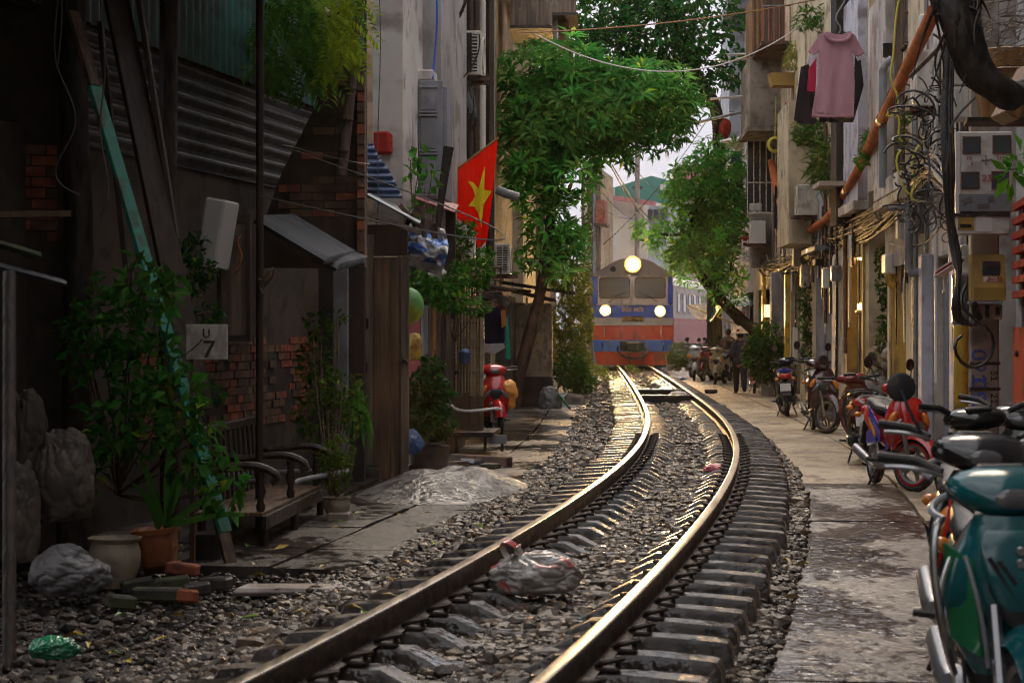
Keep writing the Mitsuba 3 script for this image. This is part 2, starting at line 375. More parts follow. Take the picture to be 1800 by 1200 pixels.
# right-hand path: slabs with open joints
path = thing('path', 'wet concrete path along the right of the track', kind='structure')
PR_ = np.random.default_rng(8)
yj = [3.0, 10.6, 15.4, 19.2, 23.7, 31, 38.5, 46.5, 55, 66, 80, 96]
def slab(y0, y1, v0, v1, z, seed, jag0=0., jag1=0.):
    ys = np.linspace(y0 + .012, y1 - .012, max(4, int((y1 - y0) / .3))); P = []
    for y in ys:
        a = v0 + jag0 * (meshkit.fbm(np.array([[y * 1.3, seed, 0]]), 3)[0] - .5); b = v1 + jag1 * (meshkit.fbm(np.array([[y * 2, seed, 4]]), 3)[0] - .5)
        P.append([TP(y, v, z) for v in np.linspace(a, b, 7)])
    P = np.array(P); P[:, :, 2] += (meshkit.fbm(P * 1.1 + seed, 3) - .5) * .022
    P[:, :, 2] += PR_.normal(0, .004)
    return sheet(P, .1)
for i in range(len(yj) - 1):
    m = 'm_path' if yj[i] < 23 else 'm_pathdry'
    part(path, 'slab', slab(yj[i], yj[i + 1], 1.19, 2.14, 0, i, .16, .04), m, smooth=40)
    part(path, 'slab', slab(yj[i] + .5 * (i == 1), yj[i + 1], 2.165, 4.6, .004, i + 40, .04, 0), m if i != 3 else 'm_pathdry', smooth=40)
# left-hand pavement of big dark slabs
pav = thing('pavement', 'dark wet stone slabs along the left of the track', kind='structure')
for i, (y0, y1) in enumerate(zip([14.6, 15.9, 17.6, 19.6, 22.4, 26, 30, 35, 40.5, 47], [15.9, 17.6, 19.6, 22.4, 26, 30, 35, 40.5, 47, 56])):
    for v0, v1 in ((-1.5, -2.25), (-2.275, -3.1), (-3.13, -5.5)):
        part(pav, 'slab', slab(y0, y1, v1, v0, .035 if v0 > -3 else .06, i * 3 + 60, .05, .25 if v0 == -1.5 else .02), 'm_pave', smooth=40)
# ---------------------------------------------------------------- the train
def wear(c, d=(.09, .06, .045), f=2.2, seed=0, lo=.52, hi=.72):
    return proc(lambda p, n, uv: mix(c, d, .75 * smoothstep(lo, hi, .55 * tfbm(p.x * f * 3 + seed, p.y * f, p.z * f * .7, 4) + .45 * tfbm(p.x * 14, p.y * 9 + seed, p.z * 1.4, 3))))
pr('m_tred', wear((.60, .04, .022)), rough=.42, spec=.5)
pr('m_tblue', wear((.02, .10, .50), seed=3), rough=.42)
pr('m_tcream', wear((.46, .42, .40), (.18, .14, .11), seed=5), rough=.5)
pr('m_troof', wear((.20, .16, .15), (.08, .06, .055), seed=8), rough=.6)
pr('m_tblack', (.018, .016, .015), rough=.55)
pr('m_tmaroon', wear((.22, .07, .075), (.10, .05, .05), seed=9), rough=.5)
pr('m_tgreyside', wear((.30, .255, .24), (.14, .11, .10), seed=12), rough=.55)
pr('m_gold', (.62, .40, .08), rough=.4, metal=.3)
pr('m_plate', (.07, .03, .02), rough=.5)
pr('m_glassdark', (.035, .04, .045), rough=.06, spec=.9)
pr('m_windscreen', (.10, .10, .115), rough=.08, spec=.9)
pr('m_seal', (.08, .05, .04), rough=.5)
EL = lambda n, c: scene.__setitem__(n, {'type': 'diffuse', 'reflectance': rgb((.8, .75, .6))})
EL('m_lamp', 0)
YT = 78.5
loco = thing('locomotive', 'red blue and cream diesel locomotive coming round the bend with three headlamps lit', 'train')
dT = tdir(YT + 7); RT = np.column_stack([[dT[1], -dT[0], 0], dT, [0, 0, 1]])
OT = TP(YT, 0, 0); OT[0] += -.03
def LT(m): return xf(m, RT, OT)          # local: x right, y back, z up
def lp(nm, m, mt, smooth=False, **k): return part(loco, nm, LT(m), mt, smooth, **k)
HW = 1.40
def band(z0, z1, w0, w1, proud=0.0, y1=15.0):
    v = [(-w0, 0, z0), (w0, 0, z0), (w1, 0, z1), (-w1, 0, z1)]
    V = np.array([[x, y + (-proud if y == 0 else 0), z] for y in (0, y1) for x, _, z in v])
    F = [[0, 1, 2], [0, 2, 3], [5, 4, 7], [5, 7, 6], [0, 4, 5], [0, 5, 1], [1, 5, 6], [1, 6, 2], [2, 6, 7], [2, 7, 3], [3, 7, 4], [3, 4, 0]]
    return TM(V, F)
# front panels from the rail up; each a butted block
lp('lower_skirt', band(.36, .82, 1.24, 1.33), 'm_tred', label='red lower apron of the locomotive')
lp('buffer_beam', band(.823, 1.22, 1.34, 1.36, .02), 'm_tblue', label='blue band across the nose')
lp('nose_panel', band(1.223, 1.72, 1.38, 1.40, .03), 'm_tred', label='red band across the nose')
lp('nose_ledge', cbox((0, -.02, 1.735), (2.76, .1, .025), .008), 'm_tcream')
lp('cream_band', band(1.75, 1.98, 1.395, 1.39, .02), 'm_tcream', label='cream band across the nose')
lp('lamp_panel', band(1.983, 2.42, 1.39, 1.385, .01), 'm_tblue', label='blue panel carrying the lamps and the lettering')
lp('nose_rail', cbox((0, -.03, 2.44), (2.5, .07, .03), .01), 'm_tcream')
ww = sg.Polygon([(-1.38, 2.46), (1.38, 2.46), (1.36, 3.42), (-1.36, 3.42)])
def rrect(x0, x1, z0, z1, r=.07): return sg.box(x0 + r, z0 + r, x1 - r, z1 - r).buffer(r, quad_segs=4)
wins = [rrect(-1.13, -.12, 2.68, 3.34), rrect(.10, 1.10, 2.68, 3.34)]
XZ = np.array([[1, 0, 0], [0, 0, 1], [0, 1, 0.0]])
def front(poly, y, th): return xf(xf(extrude(poly, th), XZ), None, (0, y, 0))
lp('cab_front', front(ww.difference(shapely.union_all([w.buffer(.02) for w in wins])), -.03, .1), 'm_tcream')
lp('cab_body', band(2.46, 3.42, 1.385, 1.36, -.12, 3.0), 'm_tblue')
for sx in (-1, 1):
    lp('corner_post', cbox((sx * 1.29, -.045, 2.94), (.17, .03, .95), .01), 'm_tblue', label='blue corner strip of the cab')
for w in wins:
    k = lp('windscreen', front(w, -.005, .01), 'm_windscreen')
    part(k, 'seal', LT(front(w.buffer(.035).difference(w.buffer(-.012)), -.045, .05)), 'm_seal')
for x0, x1, z1 in ((-.82, -.2, 2.86), (.86, .18, 2.86)):
    lp('wiper', cat(tube([(x0, -.07, 2.52), ((x0 + x1) / 2, -.08, 2.76), (x1, -.075, z1)], .014, 6), tube([(x0 * .7 + x1 * .3 - .05, -.07, 2.72), (x1, -.07, z1 + .02)], .012, 5)), 'm_tblack')
roof = sg.Polygon([(-1.38, 3.423), (1.38, 3.423), (1.36, 3.5), (.62, 3.93), (.38, 4.02), (-.38, 4.02), (-.62, 3.93), (-1.36, 3.5)])
lp('cab_roof', front(roof, .0, 15.0), 'm_troof')
lp('rain_ledge', cbox((0, -.05, 3.43), (2.78, .12, .03), .01), 'm_troof')
lp('vent', front(sg.Point(-.68, 3.66).buffer(.1), -.02, .04), 'm_tblack')
def lamp(name, x, z, r, power, col):
    hk = lp(name, xf(lathe([(r * 1.55, 0), (r * 1.55, .1), (r * 1.48, .13), (r * 1.44, .06), (.001, .05)], 24), Rx(PI / 2), (x, -.03, z)), 'm_tcream', smooth=30)
    d = xf(lathe([(.001, .012), (r * .6, .01), (r, 0)], 20), Rx(PI / 2), (x, -.125, z))
    d = TM(d.vertices, np.asarray(d.faces)[:, ::-1]); key = part(hk, 'bulb', LT(d), 'm_lamp', label='lit headlamp lens')
    scene[key]['emitter'] = {'type': 'area', 'radiance': rgb(np.array(col) * 90)}
    d2 = xf(lathe([(r * 1.02, .0), (r * 1.42, .035)], 24), Rx(PI / 2), (x, -.122, z)); rk = part(hk, 'reflector', LT(TM(d2.vertices, np.asarray(d2.faces)[:, ::-1])), 'm_gold', label='glowing golden reflector ring')
    scene[rk]['emitter'] = {'type': 'area', 'radiance': rgb((.75, .30, .035))}
    a = (LT(box((x, -.3, z), (.01, .01, .01))).vertices).mean(0); dv = np.array([-float(_cs(YT, 1)) * 1.0, -1.0, -.035])      # the reflector's beam, down the track
    scene['beam_' + key.split('__')[1]] = {'type': 'spot', 'intensity': rgb(np.array(col) * power), 'cutoff_angle': 15, 'beam_width': 3, 'to_world': T().look_at(origin=a.tolist(), target=(a + dv).tolist(), up=[0, 0, 1])}
LAMPC = (1.0, .56, .19)
lamp('roof_headlamp', .0, 3.82, .2, 560, LAMPC)
lamp('headlamp', -.94, 2.24, .13, 280, LAMPC)
lamp('headlamp', .94, 2.21, .13, 280, LAMPC)
def ftext(s, h, x, z, y, mt, nm, cw=True):
    m = meshkit.text_mesh(s, h, .012, bold=True); b = m.bounds
    m = xf(m, None, (-(b[0][0] + b[1][0]) / 2, -b[0][1], 0))
    return xf(m, np.array([[1, 0, 0], [0, 0, -1], [0, 1, 0]]), (x, y, z))
lp('lettering', ftext('ĐỔI  MỚI', .12, .0, 2.2, -.0125, 'm_gold', 'x'), 'm_gold', label='gold lettering on the blue panel')
k = lp('number_plate', cbox((0, -.035, 1.94), (.72, .03, .19), .006), 'm_plate')
part(k, 'lettering', LT(ftext('D19E - 921', .09, 0, 1.9, -.053, 'm_gold', 'x')), 'm_gold')
# coupling, drawbar shroud, steps
lp('coupling_box', cat(cbox((0, -.2, 1.02), (.86, .45, .34), .03), cbox((0, -.5, .98), (.3, .3, .26), .05), cbox((.02, -.62, .98), (.42, .12, .34), .04)), 'm_tblack')
lp('hose', tube(curve([(-.5, -.1, 1.0), (-.5, -.25, .82), (-.2, -.4, .62), (.1, -.42, .58), (.4, -.3, .66), (.52, -.12, .95)], 20), .032, 7), 'm_tblack', smooth=40)
for sx in (-1, 1):
    lp('grab_iron', tube([(sx * 1.05, -.03, .9), (sx * 1.05, -.12, .92), (sx * 1.05, -.12, 1.1), (sx * 1.05, -.03, 1.12)], .018, 6), 'm_tblack')
    lp('handrail', tube([(sx * .98, -.04, 1.3), (sx * .98, -.1, 1.32), (sx * .98, -.1, 1.66), (sx * .98, -.04, 1.68)], .014, 6), 'm_tcream')
    lp('guard_iron', cbox((sx * .62, .3, .42), (.12, .1, .22), .01), 'm_tblack')
    for y in (1.6, 3.4, 5.2, 10, 11.8, 13.6):
        lp('wheel', xf(lathe([(.001, -.06), (.4, -.06), (.45, -.04), (.45, .06), (.001, .06)], 24), Ry(PI / 2), (sx * .53, y, .33 + .45)), 'm_tblack', smooth=30)
lp('underframe', box((0, 7.5, .78), (1.7, 14, .55)), 'm_tblack')
# coach behind, turning off to the right
for i, (Y0, n) in enumerate(((95.5, 'first'), (115.5, 'second'))):
    a, b = TP(Y0, 0), TP(Y0 + 19, 0); d = (b - a) / np.linalg.norm(b - a); Rc = np.column_stack([[d[1], -d[0], 0], d, [0, 0, 1]])
    L = np.linalg.norm(b - a)
    c = thing('coach', f'maroon and grey railway coach, {n} behind the locomotive, partly hidden by it', 'coach')
    cp = lambda nm, m, mt, **k: part(c, nm, xf(m, Rc, a), mt, **k)
    cp('lower_side', box((0, L / 2, 1.5), (2.76, L, 1.1)), 'm_tmaroon')
    cp('upper_side', box((0, L / 2, 2.726), (2.72, L, 1.35)), 'm_tgreyside')
    cp('roof', xf(extrude(sg.Polygon([(-1.4, 0), (1.4, 0), (1.3, .22), (.8, .42), (0, .5), (-.8, .42), (-1.3, .22)]), L), XZ, (0, 0, 3.403)), 'm_tcream')
    cp('underframe', box((0, L / 2, .7), (2.2, L, .45)), 'm_tblack')
    for sx in (-1, 1):
        for q in np.arange(1.2, L - 1, 1.9):
            k = cp('window', box((sx * 1.37, q + .5, 2.72), (.03, 1.1, .75)), 'm_glassdark')
            part(k, 'frame', xf(cat(box((sx * 1.385, q + .5, 2.33), (.05, 1.2, .05)), box((sx * 1.385, q + .5, 3.11), (.05, 1.2, .05)), box((sx * 1.385, q - .08, 2.72), (.05, .05, .73)), box((sx * 1.385, q + 1.08, 2.72), (.05, .05, .73))), Rc, a), 'm_tgreyside')
# ---------------------------------------------------------------- shared materials
pr('m_cream', plaster((.46, .385, .26), (.37, .30, .195), (.13, .09, .055), 1), rough=.8, bump=bumpfn(12, 4), bs=.012)
pr('m_white', plaster((.48, .44, .40), (.36, .32, .29), (.13, .10, .08), 2), rough=.75, bump=bumpfn(12, 4), bs=.012)
pr('m_grey', plaster((.30, .285, .28), (.22, .21, .205), (.10, .09, .085), 3), rough=.75)
pr('m_concrete', plaster((.30, .255, .21), (.20, .165, .135), (.06, .046, .035), 4, 1.3), rough=.8, bump=bumpfn(16), bs=.006)
pr('m_tan', plaster((.30, .225, .14), (.21, .145, .085), (.085, .055, .035), 5), rough=.75, bump=bumpfn(12, 4), bs=.014)
pr('m_ochre', plaster((.36, .225, .045), (.26, .155, .033), (.09, .055, .02), 6), rough=.6)
pr('m_yellow', plaster((.48, .31, .035), (.40, .25, .03), (.16, .10, .03), 41, 2), rough=.45)
pr('m_bluewhite', plaster((.44, .44, .50), (.33, .325, .38), (.12, .095, .09), 7), rough=.7, bump=bumpfn(12, 4), bs=.012)
pr('m_panelblue', plaster((.34, .38, .43), (.28, .31, .36), (.15, .15, .16), 8), rough=.55)
pr('m_red', plaster((.30, .025, .018), (.24, .02, .016), (.09, .02, .014), 9), rough=.9, spec=.1)
pr('m_redshutter', plaster((.40, .10, .10), (.33, .085, .085), (.16, .06, .055), 10), rough=.5)
pr('m_greyshutter', plaster((.20, .205, .23), (.16, .165, .185), (.09, .085, .085), 11), rough=.55)
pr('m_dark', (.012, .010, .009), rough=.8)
pr('m_iron', (.03, .024, .02), rough=.55, metal=.3)
pr('m_rust', two((.10, .045, .025), (.045, .025, .017), 8), rough=.7)
pr('m_pipegrey', plaster((.20, .215, .23), (.15, .16, .17), (.09, .085, .08), 12), rough=.45)
pr('m_pvc', (.55, .53, .50), rough=.4)
pr('m_acwhite', plaster((.50, .48, .43), (.42, .40, .35), (.20, .165, .12), 13, 2), rough=.45)
pr('m_wood', woodfn((.12, .068, .036), (.045, .024, .013), 1), rough=.6, bump=bumpfn(40, 2, 1, .1), bs=.006)
pr('m_woodgrey', woodfn((.155, .112, .08), (.058, .04, .028), 2), rough=.65, bump=bumpfn(40, 2, 1, .1), bs=.008)
pr('m_wooddark', woodfn((.036, .019, .010), (.011, .0065, .0045), 4), rough=.55, bump=bumpfn(36, 2, 1, .1), bs=.008)
pr('m_woodorange', woodfn((.30, .15, .05), (.17, .08, .028), 5), rough=.5)
pr('m_bamboo', woodfn((.16, .115, .085), (.09, .063, .047), 6), rough=.5)
pr('m_bark', proc(lambda p, n, uv: mix((.034, .021, .013), (.010, .007, .005), smoothstep(.35, .65, tfbm(p.x * 16, p.y * 16, p.z * 4, 4)))), rough=.65, bump=bumpfn(22, 4, 1, .3), bs=.03)
pr('m_barkred', proc(lambda p, n, uv: mix((.12, .058, .034), (.045, .024, .016), smoothstep(.35, .65, tfbm(p.x * 12, p.y * 12, p.z * 5, 4)))), rough=.6, bump=bumpfn(18, 4, 1, .4), bs=.02)
pr('m_hose', two((.44, .115, .035), (.30, .08, .03), 9), rough=.85, spec=.2)
pr('m_cable', (.012, .011, .011), rough=.45)
pr('m_cablegrey', (.10, .09, .085), rough=.5)
pr('m_cablebrown', (.055, .034, .022), rough=.5)
pr('m_cordyellow', (.52, .46, .05), rough=.5)
pr('m_soil', (.025, .018, .013), rough=.9)
pr('m_zinc', plaster((.20, .21, .23), (.14, .145, .16), (.075, .055, .045), 14, 2), rough=.35, metal=.35)
pr('m_zincblue', plaster((.15, .20, .32), (.11, .145, .24), (.06, .055, .06), 15, 2), rough=.35, metal=.2)
pr('m_zincgreen', plaster((.022, .085, .072), (.016, .06, .052), (.012, .025, .022), 16, 2), rough=.4, metal=.1)
pr('m_pinkroof', plaster((.42, .16, .16), (.34, .13, .13), (.2, .09, .085), 17, 2), rough=.5)
pr('m_terra', plaster((.30, .10, .042), (.24, .08, .035), (.10, .045, .024), 18, 3), rough=.45)
pr('m_potpale', plaster((.34, .28, .20), (.26, .21, .15), (.10, .08, .06), 19, 3), rough=.5)
pr('m_potdark', plaster((.07, .06, .055), (.045, .04, .037), (.03, .025, .022), 20, 3), rough=.35)
pr('m_glass', (.03, .035, .04), rough=.05, spec=.8)
pr('m_paper', (.55, .52, .48), rough=.7)
pr('m_styro', (.36, .345, .32), rough=.75)
pr('m_glow', (.8, .6, .3), rough=.5)
pr('m_cloth', VC, rough=.9, spec=.2)
def leafmat(name, trans=.7, rough=.38):
    return mat(name, {'type': 'principledthin', 'base_color': VC, 'roughness': rough, 'diff_trans': trans, 'eta': 1.45, 'spec_trans': 0.0}, False)
leafmat('m_leaf', .75, .36); leafmat('m_leafdark', .5, .34)

# ---------------------------------------------------------------- placing things
def RF(Y): d = tdir(Y); return np.column_stack([[1, 0, 0], d, [0, 0, 1]])      # local: right, away along the track, up
def blk(pxl, pyt, pxr, pyb, Y, depth, bev=0):
    """a block whose near face fills these pixels at depth Y and which runs back along the track"""
    a, b = W(pxl, pyb, Y), W(pxr, pyt, Y); w, h = b[0] - a[0], b[2] - a[2]
    m = (cbox((w / 2, depth / 2, h / 2), (w, depth, h), bev) if bev else box((w / 2, depth / 2, h / 2), (w, depth, h)))
    return xf(m, RF(Y), a)
def tubes(px, r, n=8, k=24): return tube(curve([W(*p) for p in px], k), r, n)
def colors(m, c): return np.tile(np.asarray(c, float), (len(m.vertices), 1))

def corr(o, across, along, ribs, amp, th=.004, n=6, wob=0.0, seed=0):
    """corrugated sheet: o corner, across: vector over the ribs, along: vector of the ribs"""
    o, across, along = (np.asarray(x, float) for x in (o, across, along))
    nn = np.cross(across, along); nn /= np.linalg.norm(nn)
    u = np.linspace(0, 1, ribs * n + 1); v = np.linspace(0, 1, 5)
    P = o + u[:, None, None] * across + v[None, :, None] * along + nn * (amp * np.sin(u * ribs * 2 * PI))[:, None, None]
    if wob: P += (meshkit.fbm(P * 2.5 + seed, 3)[..., None] - .5) * wob * nn
    return sheet(P, th)

# ---------------------------------------------------------------- foliage
def leaves(pos, dirs, ups, L, wd, droop=.15, fold=.12):
    """pos, dirs, ups (n, 3); L, wd (n): folded five-point leaves"""
    n = len(pos); L = np.broadcast_to(L, n)[:, None]; wd = np.broadcast_to(wd, n)[:, None]
    d = dirs / (np.linalg.norm(dirs, axis=1, keepdims=True) + 1e-9)
    s = np.cross(d, ups); s /= np.linalg.norm(s, axis=1, keepdims=True) + 1e-9
    u = np.cross(s, d)
    V = np.stack([pos, pos + d * L * .48 - u * L * droop * .15, pos + d * L * .5 + s * wd * .5 + u * wd * fold, pos + d * L * .5 - s * wd * .5 + u * wd * fold, pos + d * L * .97 - u * L * droop], 1)
    F = np.array([[0, 1, 2], [0, 3, 1], [2, 1, 4], [1, 3, 4]])
    return V.reshape(-1, 3), (F[None] + 5 * np.arange(n)[:, None, None]).reshape(-1, 3)
def unit(g, n):
    v = g.normal(size=(n, 3)); return v / np.linalg.norm(v, axis=1, keepdims=True)
def tint(g, n, base, var=.3, yellow=.06):
    base = np.asarray(base, float)
    c = base * g.lognormal(0, var, (n, 1)) * (1 + g.normal(0, .08, (n, 3)))
    c[:, 0] *= 1 + g.uniform(-.2, .5, n)
    y = g.random(n) < yellow
    c[y] = c[y] * [3.2, 1.7, .7]
    return np.clip(c, .004, .6)
def rosettes(g, pts, nrm, k, L, base, droop=.25, wr=.28, var=.3, tilt=.5):
    n = len(pts); N = n * k
    nrm = nrm / np.linalg.norm(nrm, axis=1, keepdims=True)
    t = np.cross(nrm, unit(g, n)); t /= np.linalg.norm(t, axis=1, keepdims=True); b = np.cross(nrm, t)
    a = (np.arange(k)[None] * 2 * PI / k + g.uniform(0, 6, (n, 1)) + g.normal(0, .25, (n, k)))[..., None]
    d = np.cos(a) * t[:, None] + np.sin(a) * b[:, None] + nrm[:, None] * g.uniform(tilt - .45, tilt + .5, (n, k, 1))
    l = (L * g.uniform(.6, 1.15, (n, 1)) * g.uniform(.75, 1.1, (n, k))).ravel()
    P = (pts[:, None] + .03 * d + nrm[:, None] * g.uniform(-.04, .04, (n, k, 1))).reshape(-1, 3)
    V, F = leaves(P, d.reshape(-1, 3), np.repeat(nrm, k, 0), l, l * wr, droop)
    c = np.repeat(tint(g, n, base, var, .0), k, 0) * g.uniform(.8, 1.25, (N, 1)); y = g.random(N) < .012; c[y] = c[y] * [4, 2, .8]
    return V, F, np.repeat(np.clip(c, .004, .6), 5, 0)
def cloud(g, n, c, r, shell=.5, nf=1.2):
    """n points in a lumpy ellipsoid, more of them near its surface; with outward directions"""
    u = unit(g, n); q = g.random(n) ** (1 / 3) * (1 - shell) + shell * (1 - .25 * g.random(n) ** 2)
    lump = .65 + .75 * meshkit.noise(u * nf * 2 + np.asarray(c) * 3)
    return np.asarray(c) + u * (q * lump)[:, None] * np.asarray(r), u
def bunch(g, n, c, r, L, base, wr=.45, droop=.25, up=.4, var=.3, shell=.4, yellow=.04):
    P, u = cloud(g, n, c, r, shell)
    d = unit(g, n) * .8 + u * .8 + np.array([0, 0, -.15]); l = L * g.uniform(.6, 1.2, n)
    V, F = leaves(P, d, np.tile([0, 0, 1.0], (n, 1)) * up + unit(g, n) * .5 + u * .4, l, l * wr * g.uniform(.8, 1.2, n), droop)
    return V, F, np.repeat(tint(g, n, base, var, yellow), 5, 0)
def stems(g, base, tips, r=.006):
    out = []
    for t in tips:
        m = (np.asarray(base) + t) / 2 + g.normal(0, .04, 3); out.append(tube(curve([base, m, t], 6), np.linspace(r, r * .5, 6), 5))
    return cat(out)
def potprof(r, h, kind=0):
    if kind == 1: return [(.001, 0), (r * .62, 0), (r * .72, h * .1), (r * .95, h * .45), (r * .98, h * .7), (r * .86, h * .9), (r * 1.0, h * .96), (r * 1.02, h), (r * .9, h), (r * .82, h * .88), (.001, h * .86)]
    return [(.001, 0), (r * .7, 0), (r * .88, h * .8), (r * 1.0, h * .82), (r * 1.03, h), (r * .92, h), (r * .86, h * .88), (.001, h * .86)]
def pot(c, r, h, mt, label, kind=0, group=None):
    k = thing('plant_pot', label, 'pot', group)
    put(k, lathe(potprof(r, h, kind), 22, c), mt, 40)
    part(k, 'soil', lathe([(.001, h * .9), (r * .84, h * .88)], 16, c), 'm_soil')
    return k
def plant(name, label, cat_, base, blobs, n, L, col, wr=.45, seed=0, mt='m_leaf', group=None, droop=.25, nst=6, stem='m_wood', yellow=.03, var=.35):
    """a leafy plant: stems from base up into its leaf masses; blobs: (centre, radii)"""
    g = np.random.default_rng(seed); k = thing(name, label, cat_, group)
    vol = np.array([np.prod(b[1]) ** .7 for b in blobs]); ns = np.maximum(8, (n * vol / vol.sum()).astype(int))
    m, c = joinv([bunch(g, q, b[0], b[1], L, col, wr, droop, var=var, yellow=yellow) for q, b in zip(ns, blobs)])
    part(k, 'foliage', m, mt, color=c)
    tips = [np.asarray(b[0]) + g.normal(0, .35, 3) * np.asarray(b[1]) for b in blobs for _ in range(max(1, nst // len(blobs)))]
    part(k, 'stem', stems(g, base, tips, .009), stem)
    return k

# ---------------------------------------------------------------- small repeated objects
def air_con(pxl, pyt, pxr, pyb, Y, label, depth=.78, body='m_acwhite', louvre=True, bracket=True, group=None):
    k = thing('air_conditioner', label, 'air conditioner', group)
    a, b = W(pxl, pyb, Y), W(pxr, pyt, Y); w, h = b[0] - a[0], b[2] - a[2]; R = RF(Y)
    P = lambda m: xf(m, R, a)
    part(k, 'casing', P(cbox((w / 2, depth / 2, h / 2), (w, depth, h), .012)), body)
    if louvre:
        part(k, 'grille_recess', P(box((w * .5, -.004, h * .5), (w * .7, .008, h * .84))), 'm_dark')
        for z in np.linspace(h * .12, h * .88, 11): part(k, 'slat', P(box((w * .5, -.012, z), (w * .7, .012, h * .028))), body)
        part(k, 'grille_post', P(box((w * .5, -.02, h * .5), (w * .04, .006, h * .84))), body)
    part(k, 'fan_ring', P(xf(lathe([(h * .36, 0), (h * .4, .015), (h * .43, 0)], 20), Ry(PI / 2) if a[0] < 2 else Ry(-PI / 2), (w if a[0] < 2 else 0, depth * .45, h / 2))), body)
    if bracket:
        part(k, 'bracket', P(cat(box((w / 2 + .02, .1, -.03), (w + .2, .05, .06)), box((w / 2 + .02, depth - .1, -.03), (w + .2, .05, .06)), box((w / 2, depth / 2, -.075), (.05, depth, .04)))), 'm_rust')
    return k
def hanging(name, label, cat_, outline, Y, col, seed=0, amp=.03, group=None, th=.006, parts=None):
    """a garment hanging by its shoulders: outline in pixels at depth Y; real folds and thickness"""
    pts = np.array([W(x, y, Y) for x, y in outline]); o = pts.mean(0)
    poly = sg.Polygon([(p[0] - o[0], p[2] - o[2]) for p in pts]).buffer(0)
    x0, z0, x1, z1 = poly.bounds; st = max((x1 - x0), (z1 - z0)) / 26
    cells = []
    nx, nz = int((x1 - x0) / st) + 1, int((z1 - z0) / st) + 1
    tri = trimesh.creation.triangulate_polygon(poly.segmentize(st), engine='earcut') if hasattr(poly, 'segmentize') else trimesh.creation.triangulate_polygon(poly, engine='earcut')
    m = extrude(poly.segmentize(st), .05)
    m = m.subdivide_to_size(st * 1.6)
    v = np.asarray(m.vertices).copy(); side = v[:, 2] > .025
    t = (z1 - v[:, 1]) / (z1 - z0)
    f = (meshkit.fbm(np.stack([v[:, 0] * 5.5, v[:, 1] * .9, v[:, 0] * 0 + seed], 1), 3) - .5) * amp * 2.4 * (.35 + t)
    y = f + np.where(side, .035, 0) * (.5 + .5 * t)
    V = np.stack([v[:, 0], y, v[:, 1]], 1) + o
    k = thing(name, label, cat_, group); put(k, TM(V, m.faces), 'm_cloth', 50 if False else True, colors(m, col))
    return k
def wire(name, label, pts, r, mt, cat_='cable', group=None, n=5, k=20):
    key = thing(name, label, cat_, group); put(key, tube(curve(pts, k), r, n), mt, 40); return key
# ---------------------------------------------------------------- houses along the right of the track
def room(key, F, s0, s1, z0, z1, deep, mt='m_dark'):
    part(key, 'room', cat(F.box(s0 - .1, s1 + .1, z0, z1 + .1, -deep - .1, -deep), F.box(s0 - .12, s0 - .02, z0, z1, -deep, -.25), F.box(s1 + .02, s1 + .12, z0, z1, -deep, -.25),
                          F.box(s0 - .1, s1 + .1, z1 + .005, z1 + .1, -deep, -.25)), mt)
def house(name, label, Y0, Y1, v, ztop, mt, side, holes=(), v1=None, base=-.1):
    """front wall with its openings and the two side walls; holes: (s0, s1, z0, z1)"""
    k = thing(name, label, 'house'); F = Face(TP(Y0, v)[:2], TP(Y1, v if v1 is None else v1)[:2], side)
    w = sg.box(0, base, F.L, ztop)
    for h in holes: w = w.difference(sg.box(h[0], h[2], h[1], h[3]))
    part(k, 'wall', F.poly(w, -.22, 0), mt)
    for q in (0, F.L - .2): part(k, 'side_wall', F.box(q, q + .2, base, ztop, -4, -.22), mt)
    part(k, 'roof', F.box(-.05, F.L + .05, ztop, ztop + .15, -4.2, .25), 'm_concrete')
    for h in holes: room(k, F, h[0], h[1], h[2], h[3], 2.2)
    return k, F
def door_planks(k, F, s0, s1, z0, z1, mt, n=6, o=-.12, name='door_board'):
    w = (s1 - s0) / n
    for i in range(n): part(k, name, F.box(s0 + i * w + .006, s0 + (i + 1) * w - .006, z0, z1, o - .03, o + (.012 if i % 2 else 0)), mt)

# nearest house: red gate and slatted vent
kA, FA = house('red_gate_house', 'nearest house on the right, red gate and red slatted vent behind the concrete pole', 12, 24.2, 3.45, 9.0, 'm_grey', 'R', [(6.0, 11.9, .12, 2.9)])
part(kA, 'gate', FA.box(6.02, 12.2, .12, 1.62, .004, .06), 'm_red', label='red sheet metal gate')
for z in np.linspace(1.95, 2.85, 7): part(kA, 'vent_slat', FA.box(6.0, 12.2, z - .035, z + .035, .012, .07), 'm_red')
for s in np.linspace(6.3, 11.6, 12): part(kA, 'vent_post', FA.box(s - .02, s + .02, 1.9, 2.9, .003, .011), 'm_red')
part(kA, 'gate_handle', FA.loc(lathe([(.02, 0), (.035, .01), (.035, .02), (.02, .03)], 14), 11.6, 1.35, .062), 'm_iron')

